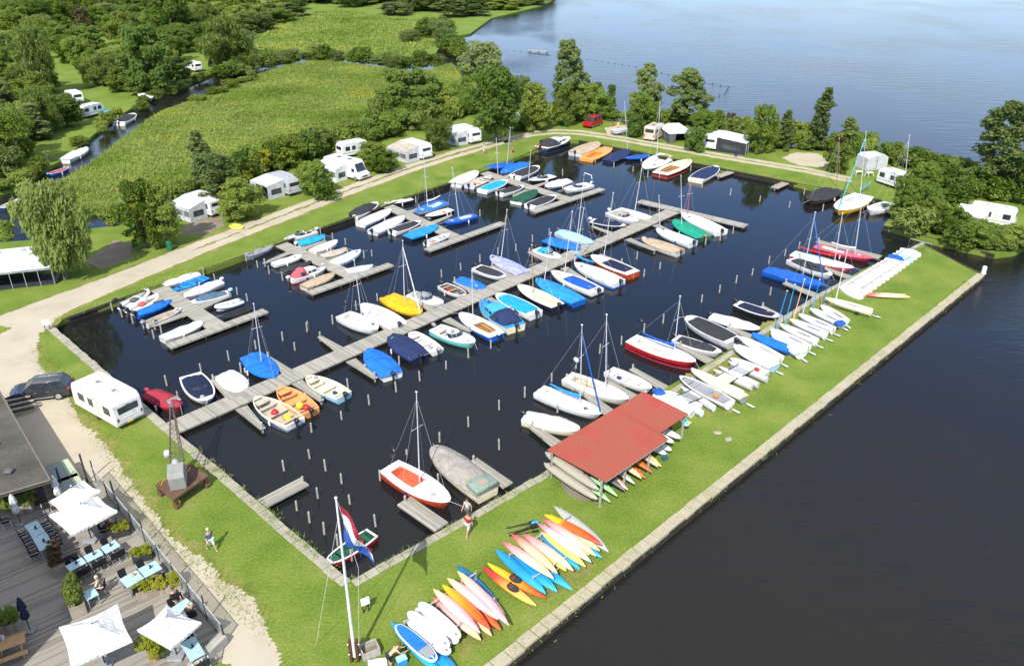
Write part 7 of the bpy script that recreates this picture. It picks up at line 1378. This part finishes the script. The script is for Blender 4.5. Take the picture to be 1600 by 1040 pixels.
def scatter_line(pl, n, kinds, hr, wr, label, group, off=1.5, seed=1, z=0):
    r = rng(label, seed); pts = [P(x, y, z) for x, y in pl]; cum = [0]
    for a, b in zip(pts[:-1], pts[1:]): cum.append(cum[-1] + (b - a).length)
    for i in range(n):
        s = cum[-1] * (i + r.uniform(.1, .9)) / n; j = max(k for k in range(len(pts) - 1) if cum[k] <= s); q = pts[j].lerp(pts[j + 1], (s - cum[j]) / (cum[j + 1] - cum[j])); q.x += r.uniform(-off, off); q.y += r.uniform(-off, off); kd = r.choice(kinds); tree(kd, q, r.uniform(*hr), r.uniform(*wr), label, group)
scatter_line([(10, 372), (70, 372), (140, 356)], 4, ['palebush', 'willowbush', 'bush'], (1.6, 2.6), (2.6, 4), 'leafy shrub along the ditch near the big awning', 'shrubs by the ditch near the big awning', .8)
scatter_line([(175, 352), (275, 322), (330, 296)], 6, ['palebush', 'willowbush', 'bush', 'yellowbush'], (1.8, 3.2), (2.8, 4.5), 'leafy shrub along the ditch behind the bushy trees', 'shrubs along the ditch', .9)
scatter_line([(345, 292), (400, 270), (500, 241)], 16, ['bush', 'willowbush', 'darkbush', 'yellowbush'], (2.4, 4.6), (3.4, 5.4), 'leafy shrub along the ditch behind the silver caravan', 'shrubs along the ditch', 1.2)
scatter_line([(500, 240), (600, 213), (690, 188), (755, 168)], 24, ['bush', 'willowbush', 'darkbush', 'palebush'], (2.6, 5.2), (3.6, 6), 'leafy shrub along the ditch behind the caravan row', 'shrubs along the ditch', 1.4)
scatter_line([(560, 205), (640, 190), (700, 172), (745, 150)], 12, ['bush', 'darkbush', 'willowbush'], (3.5, 6), (4, 7), 'tall shrub on the far side of the ditch', 'shrubs along the ditch', 2)
scatter_line([(790, 205), (850, 188), (930, 186), (985, 192)], 11, ['bush', 'willowbush', 'palebush'], (1.6, 3.0), (3, 4.4), 'lakeside shrub near the red van', 'lakeside shrubs', 1.2)
scatter_line([(985, 194), (1040, 190), (1110, 198), (1180, 214), (1240, 231), (1300, 232)], 20, ['bush', 'palebush', 'willowbush'], (1.6, 3.0), (3, 4.6), 'lakeside shrub along the far bank', 'lakeside shrubs', 1.0)
scatter_line([(1300, 234), (1370, 246), (1450, 265), (1530, 286), (1640, 304)], 20, ['bush', 'darkbush', 'willowbush'], (1.8, 3.4), (3, 4.6), 'lakeside shrub behind the touring caravan and tents', 'lakeside shrubs', .9)
scatter_line([(1400, 338), (1440, 355), (1490, 370), (1550, 386), (1610, 380)], 14, ['bush', 'palebush', 'willowbush'], (1.4, 2.6), (2.6, 4), 'shrub along the overgrown lawn edge across the channel', 'shrubs across the channel', .9)
scatter_line([(1420, 300), (1450, 325), (1590, 300)], 7, ['bush', 'palebush', 'darkbush'], (2, 3.6), (3, 4.6), 'shrub around the overgrown lawn across the channel', 'shrubs across the channel', 1.5)
scatter_line([(300, 160), (345, 146), (400, 123)], 7, ['willowbush', 'palebush', 'bush'], (1.4, 2.4), (2.6, 4.4), 'low shrub on the reed field side of the canal', 'shrubs along the canal', 1.0, 1, -.25)
scatter_line([(420, 103), (500, 93), (560, 99), (625, 109), (690, 103)], 20, ['willowbush', 'darkbush', 'bush', 'oliveb'], (2.0, 4.5), (3.5, 6.5), 'shrub along the channel between the two reed fields', 'shrubs between the reed fields', 1.5, 2, -.2)
scatter_line([(340, 122), (380, 112), (425, 104), (460, 98)], 12, ['willowbush', 'darkbush', 'bush'], (2.2, 4), (3.5, 6), 'shrub on the bend of the canal below the wood', 'shrubs along the canal', 1.2, 9, -.2)
scatter_line([(640, 66), (690, 52), (700, 70), (712, 92)], 12, ['bush', 'oliveb', 'darkbush'], (3, 6), (5, 8), 'shrub at the lake end of the upper reed field', 'shrubs between the reed fields', 2, 3, -.1)
WOOD_LB = dict(broad='dense dark green tree in the wood beyond the canal', leafy='mid green leafy tree in the wood beyond the canal', pale='pale green tree in the wood beyond the canal', willow='pale willowy tree in the wood beyond the canal', birch='loose slender tree in the wood beyond the canal', oliveb='olive green rounded tree in the wood beyond the canal', cone='narrow dark tree in the wood beyond the canal', bush='green shrub under the wood edge', palebush='pale shrub under the wood edge', willowbush='willowy shrub under the wood edge', darkbush='dark shrub under the wood edge')
field2 = [(402, 62), (432, 40), (470, 24), (530, 16), (620, 30), (690, 36), (706, 50), (690, 66), (625, 92), (560, 86), (480, 80), (430, 84), (405, 76)]
clear = [[(248, 118), (312, 84), (358, 100), (340, 122), (290, 126)], [(100, 238), (150, 205), (168, 214), (122, 250)], [(62, 268), (95, 248), (112, 226), (84, 226), (58, 250)], [(205, 178), (260, 145), (280, 150), (230, 170)], [(310, 30), (350, 6), (380, 16), (350, 36)], [(112, 172), (160, 160), (190, 170), (150, 190)]]
tpx('broad', 236, 148, 38, 80, 'very dark broad tree overhanging the canal bank by a small white boat', None, -.1); tpx('willow', 362, 106, 24, 82, 'yellow green willowy tree at the end of the wood by the canal', None, -.1); tpx('rusty', 140, 76, 12, 40, 'bare brownish tree among the wood', None, -.1); tpx('willow', 70, 150, 40, 70, 'drooping pale tree in the middle of the wood', None, -.1); tpx('broad', 270, 60, -20, 70, 'tall dark tree near the top of the wood', None, -.1)
wood = [(-70, 320), (0, 296), (60, 262), (128, 216), (180, 180), (232, 150), (300, 126), (356, 100), (396, 84), (402, 60), (470, 20), (530, 10), (620, 24), (700, 30), (768, 22), (850, 4), (862, -14), (700, -16), (500, -22), (200, -26), (-70, -26)]
CL = [P(*a, -.1).lerp(P(*b, -.1), k / 5) for a, b in zip(CANAL_L[:-1], CANAL_L[1:]) for k in range(5)]
WC = [P(*q, 1) for q in ((300, 97), (75, 157), (114, 142), (139, 162), (194, 38), (66, 27))]
wr_ = rng('wood'); placed = []; tries = 0
while len(placed) < 270 and tries < 30000:
    tries += 1; x, y = wr_.uniform(-70, 862), wr_.uniform(-26, 320) if wr_.random() < .75 else wr_.uniform(-26, 60)
    if not inside((x, y), wood) or any(inside((x, y), c) for c in clear) or inside((x, y), field2): continue
    p = P(x, y, -.1); dist = p.y; sp = 4.2 + max(0, dist - 120) * .0125
    if any(abs(p.x - q.x) < 3.2 and -6.5 < p.y - q.y < 3 for q in WC): continue
    if y > 105 and x < 400 and min((p - q).length for q in CL) < 3.2: continue
    if any((p.x - q.x) ** 2 + (p.y - q.y) ** 2 < sp * sp for q, s in placed): continue
    placed.append((p, sp)); kd = wr_.choices(['broad', 'leafy', 'pale', 'willow', 'birch', 'oliveb', 'cone', 'bush', 'palebush'], [3.5, 4.5, 3, 2.2, 1.6, 1.2, .8, 1.5, 1.2])[0]
    if kd in ('bush', 'palebush'): h, ww = wr_.uniform(2.5, 4.2), sp * 1.5
    else: h, ww = wr_.uniform(4.5, 8.5) * (1 + .1 * (dist > 200)), sp * wr_.uniform(1.3, 1.8)
    if x > 400: h *= .75; ww *= 1.35
    tree(kd, p, h, ww, WOOD_LB[kd], 'trees of the wood beyond the canal')
print('wood trees', len(placed), tries)
scatter_line([(2, 300), (45, 286), (66, 262)], 6, ['bush', 'palebush'], (1.5, 2.4), (2.5, 3.6), 'shrub at the wood edge of the canal', 'shrubs along the canal', .6, 5, -.1)
scatter_line([(120, 232), (170, 196), (236, 160), (300, 132), (352, 110)], 12, ['bush', 'willowbush', 'palebush'], (1.2, 2.2), (2.2, 3.4), 'low shrub on the wood side of the canal', 'shrubs along the canal', 1.2, 6, -.1)
# reeds and long grass: uncountable, one object per field
def reed_mat(name):
    m, t, b = new_mat(name); L = t.links.new; n = _noise(t, .045, 4, .6); n2 = _noise(t, .5, 4, .7); mm = t.nodes.new('ShaderNodeMixRGB'); mm.inputs[0].default_value = .45; mm.inputs[0].default_value = .22; L(n.outputs['Fac'], mm.inputs[1]); L(n2.outputs['Fac'], mm.inputs[2])
    r = _ramp(t, mm.outputs[0], [(.36, (.22, .32, .05)), (.46, (.31, .41, .08)), (.55, (.37, .46, .12)), (.62, (.47, .50, .085)), (.70, (.40, .45, .15))]); L(r.outputs[0], b.inputs['Base Color']); b.inputs['Roughness'].default_value = .6; b.inputs['Specular IOR Level'].default_value = .2
    tr = t.nodes.new('ShaderNodeBsdfTranslucent'); L(r.outputs[0], tr.inputs['Color']); mix = t.nodes.new('ShaderNodeMixShader'); mix.inputs[0].default_value = .5; L(b.outputs[0], mix.inputs[1]); L(tr.outputs[0], mix.inputs[2]); L(mix.outputs[0], t.nodes['Material Output'].inputs['Surface']); return m
M_REED = reed_mat('reed_leaves')
def reed_field(name, label, poly, dens, hh, z, seed, w=.20, blades=6, holes=()):
    g = np.random.default_rng(seed); px = np.array([(p.x, p.y) for p in poly]); lo, hi = px.min(0), px.max(0); n = int((hi - lo).prod() * dens); q = lo + g.random((n, 2)) * (hi - lo)
    ins = np.zeros(n, bool); j = len(px) - 1
    for i in range(len(px)):
        a, b = px[i], px[j]; c = (a[1] > q[:, 1]) != (b[1] > q[:, 1]); ins ^= c & (q[:, 0] < (b[0] - a[0]) * (q[:, 1] - a[1]) / (b[1] - a[1] + 1e-12) + a[0]); j = i
    q = q[ins]; n = len(q); h = hh * (.6 + .5 * g.random(n)) * (1 + .22 * np.sin(q[:, 0] * .33) * np.sin(q[:, 1] * .21)); V = []
    for k in range(blades):
        a = g.random(n) * 6.283; l = .5 + .8 * g.random(n); hk = h * (.65 + .4 * g.random(n)); base = np.column_stack([q + g.normal(size=(n, 2)) * .22, np.full(n, z)]); ww = w * (.6 + .6 * g.random(n)); dx, dy = np.cos(a), np.sin(a)
        lean = np.column_stack([l * hk * np.cos(a + 1.57) * .5 + .06 * hk, l * hk * np.sin(a + 1.57) * .5, hk * .62]); side = np.column_stack([dx * ww / 2, dy * ww / 2, np.zeros(n)]); tip = np.column_stack([lean[:, 0] * 2.1, lean[:, 1] * 2.1, hk * .98])
        V.append(np.stack([base - side * .6, base + side * .6, base + lean + side, base + tip, base + lean - side], 1))
    V = np.concatenate(V).reshape(-1, 3); m_ = len(V) // 5; me = bpy.data.meshes.new(name); me.vertices.add(len(V)); me.vertices.foreach_set('co', V.ravel()); me.loops.add(5 * m_); me.loops.foreach_set('vertex_index', np.arange(5 * m_)); me.polygons.add(m_); me.polygons.foreach_set('loop_start', np.arange(0, 5 * m_, 5)); me.polygons.foreach_set('loop_total', np.full(m_, 5)); me.update(); me.validate(); me.materials.append(M_REED); o = link(name, me); setp(o, label, 'reeds', None, 'stuff'); print(name, n); return o
reed_field('reed_bed', 'bright green reed field with yellow flowering patches behind the caravans', REEDS, 8.5, .62, -.2, 5, .13)
reed_field('reed_bed', 'upper reed field with yellow patches below the line of distant trees', px_poly(field2), 1.6, 1.0, -.2, 6, .28, 6)
# weeds along the stone edges
def weeds(name, label, pl, n, seed, hh=.28, off=.25, w=.05):
    r = np.random.default_rng(seed); pts = [P(x, y) for x, y in pl]; poly = []
    V = []; seg = [(a, b, (b - a).length) for a, b in zip(pts[:-1], pts[1:])]; tot = sum(s[2] for s in seg)
    for a, b, L in seg:
        k = int(n * L / tot); u = r.random(k); c = np.sin(u * 23 + seed) + np.sin(u * 57) ; u = u[c > -.4]; k = len(u); q = np.array(a)[None] + (np.array(b) - np.array(a))[None] * u[:, None]; q[:, :2] += r.normal(size=(k, 2)) * off; h = hh * (.4 + r.random(k)); an = r.random(k) * 6.28; d = np.column_stack([np.cos(an), np.sin(an), np.zeros(k)]) * (w / 2); tp_ = np.column_stack([r.normal(size=(k, 2)) * .12, h]); V.append(np.stack([q - d, q + d, q + tp_], 1))
    V = np.concatenate(V).reshape(-1, 3); m_ = len(V) // 3; me = bpy.data.meshes.new(name); me.from_pydata(V.tolist(), [], np.arange(3 * m_).reshape(-1, 3).tolist()); me.materials.append(M_REED); o = link(name, me); setp(o, label, 'weeds', None, 'stuff')
weeds('weeds', 'tufts of weeds along the basin edges and the near quay', [(300, 700), (548, 912), (855, 742), (1040, 611)], 4200, 3, .17, .2); weeds('weeds', 'tufts of grass along the path side bank of the basin', [(80, 503), (105, 492), (770, 259), (905, 217), (1120, 259), (1377, 309)], 5000, 4, .3, .3, .07)
weeds('weeds', 'weeds in the joints of the long concrete quay', [(790, 1030), (1532, 426)], 3000, 6, .16, .35, .05)
weeds('weeds', 'tufts of grass on the lawn and along the gravel yard', [(60, 545), (105, 608), (178, 706), (242, 826), (320, 888), (415, 985)], 4200, 8, .18, .45, .05)
# planters
def planter(label, x, y, L, W, H, rz, kind='palebush', col=None, ph=.9):
    p = P(x, y, TZ); t = thing('planter', label, 'planter', p, rz, 'planters on the terrace'); m = col or planks((.28, .24, .19), 'planter_boards', .16, 0); k = MB()
    for c, d in (((0, -W / 2, H / 2), (L, .05, H)), ((0, W / 2, H / 2), (L, .05, H)), ((-L / 2 + .025, 0, H / 2), (.05, W - .05, H)), ((L / 2 - .025, 0, H / 2), (.05, W - .05, H))): k.box(c, d)
    k.build('box', m, t); k = MB(); k.box((0, 0, H - .08), (L - .1, W - .05, .06)); k.build('soil', M_SOIL, t); h0, w0, vs = KINDS[kind]; n = max(1, round(L / max(W, .5)))
    for i in range(n): o = link('plant', vs[i % len(vs)][0], t, ((i + .5) * L / n - L / 2, 0, H - .15)); o.scale = (L / n * 1.25 / w0, W * 1.35 / w0, ph / h0); o.rotation_euler.z = 0
    return t
tz = R(-58)
planter('wooden planter with dry golden grass between the tables', 92, 884, 1.9, .75, .75, tz, 'rusty', None, 1.0); planter('grey planter with tall tufted grass by the small table', 122, 946, 1.8, .75, .75, tz, 'willowbush', None, 1.3); planter('long low planter of clipped greenery beside the table with the orange pot', 250, 922, 2.4, .8, .55, R(22), 'yellowbush', None, .55)
planter('dark planter box with yellow green plants against the glass screen', 224, 872, 1.1, .6, .5, R(22), 'yellowbush', paint('char', .6), .6); planter('dark planter with red tinged plants under the front parasol', 190, 834, 1.1, .6, .5, R(22), 'yellowbush', paint('char', .6), .6); planter('planter full of dark plants at the left edge of the terrace', 6, 985, 1.8, .8, .7, R(20), 'bush', None, 1.0)
planter('planter with grassy plants along the cafe wall', 22, 800, 2.4, .8, .6, R(25), 'willowbush', None, 1.0)
for (x, y, kd, lab, h) in ((47, 788, 'yellowbush', 'terracotta pot of yellow green grasses by the cafe wall', 1.1), (243, 1028, 'yellowbush', 'large pot of bright yellow foliage at the lower terrace edge', 1.4)):
    t = thing('plant_pot', lab, 'plant pot', P(x, y, TZ)); k = MB(); k.tube((0, 0, 0), (0, 0, .5), .25, .36, 14); k.build('pot', paint('teak', .7), t, True); h0, w0, vs = KINDS[kd]; o = link('plant', vs[0][0], t, (0, 0, .4)); o.scale = (1.5 / w0, 1.5 / w0, h / h0)
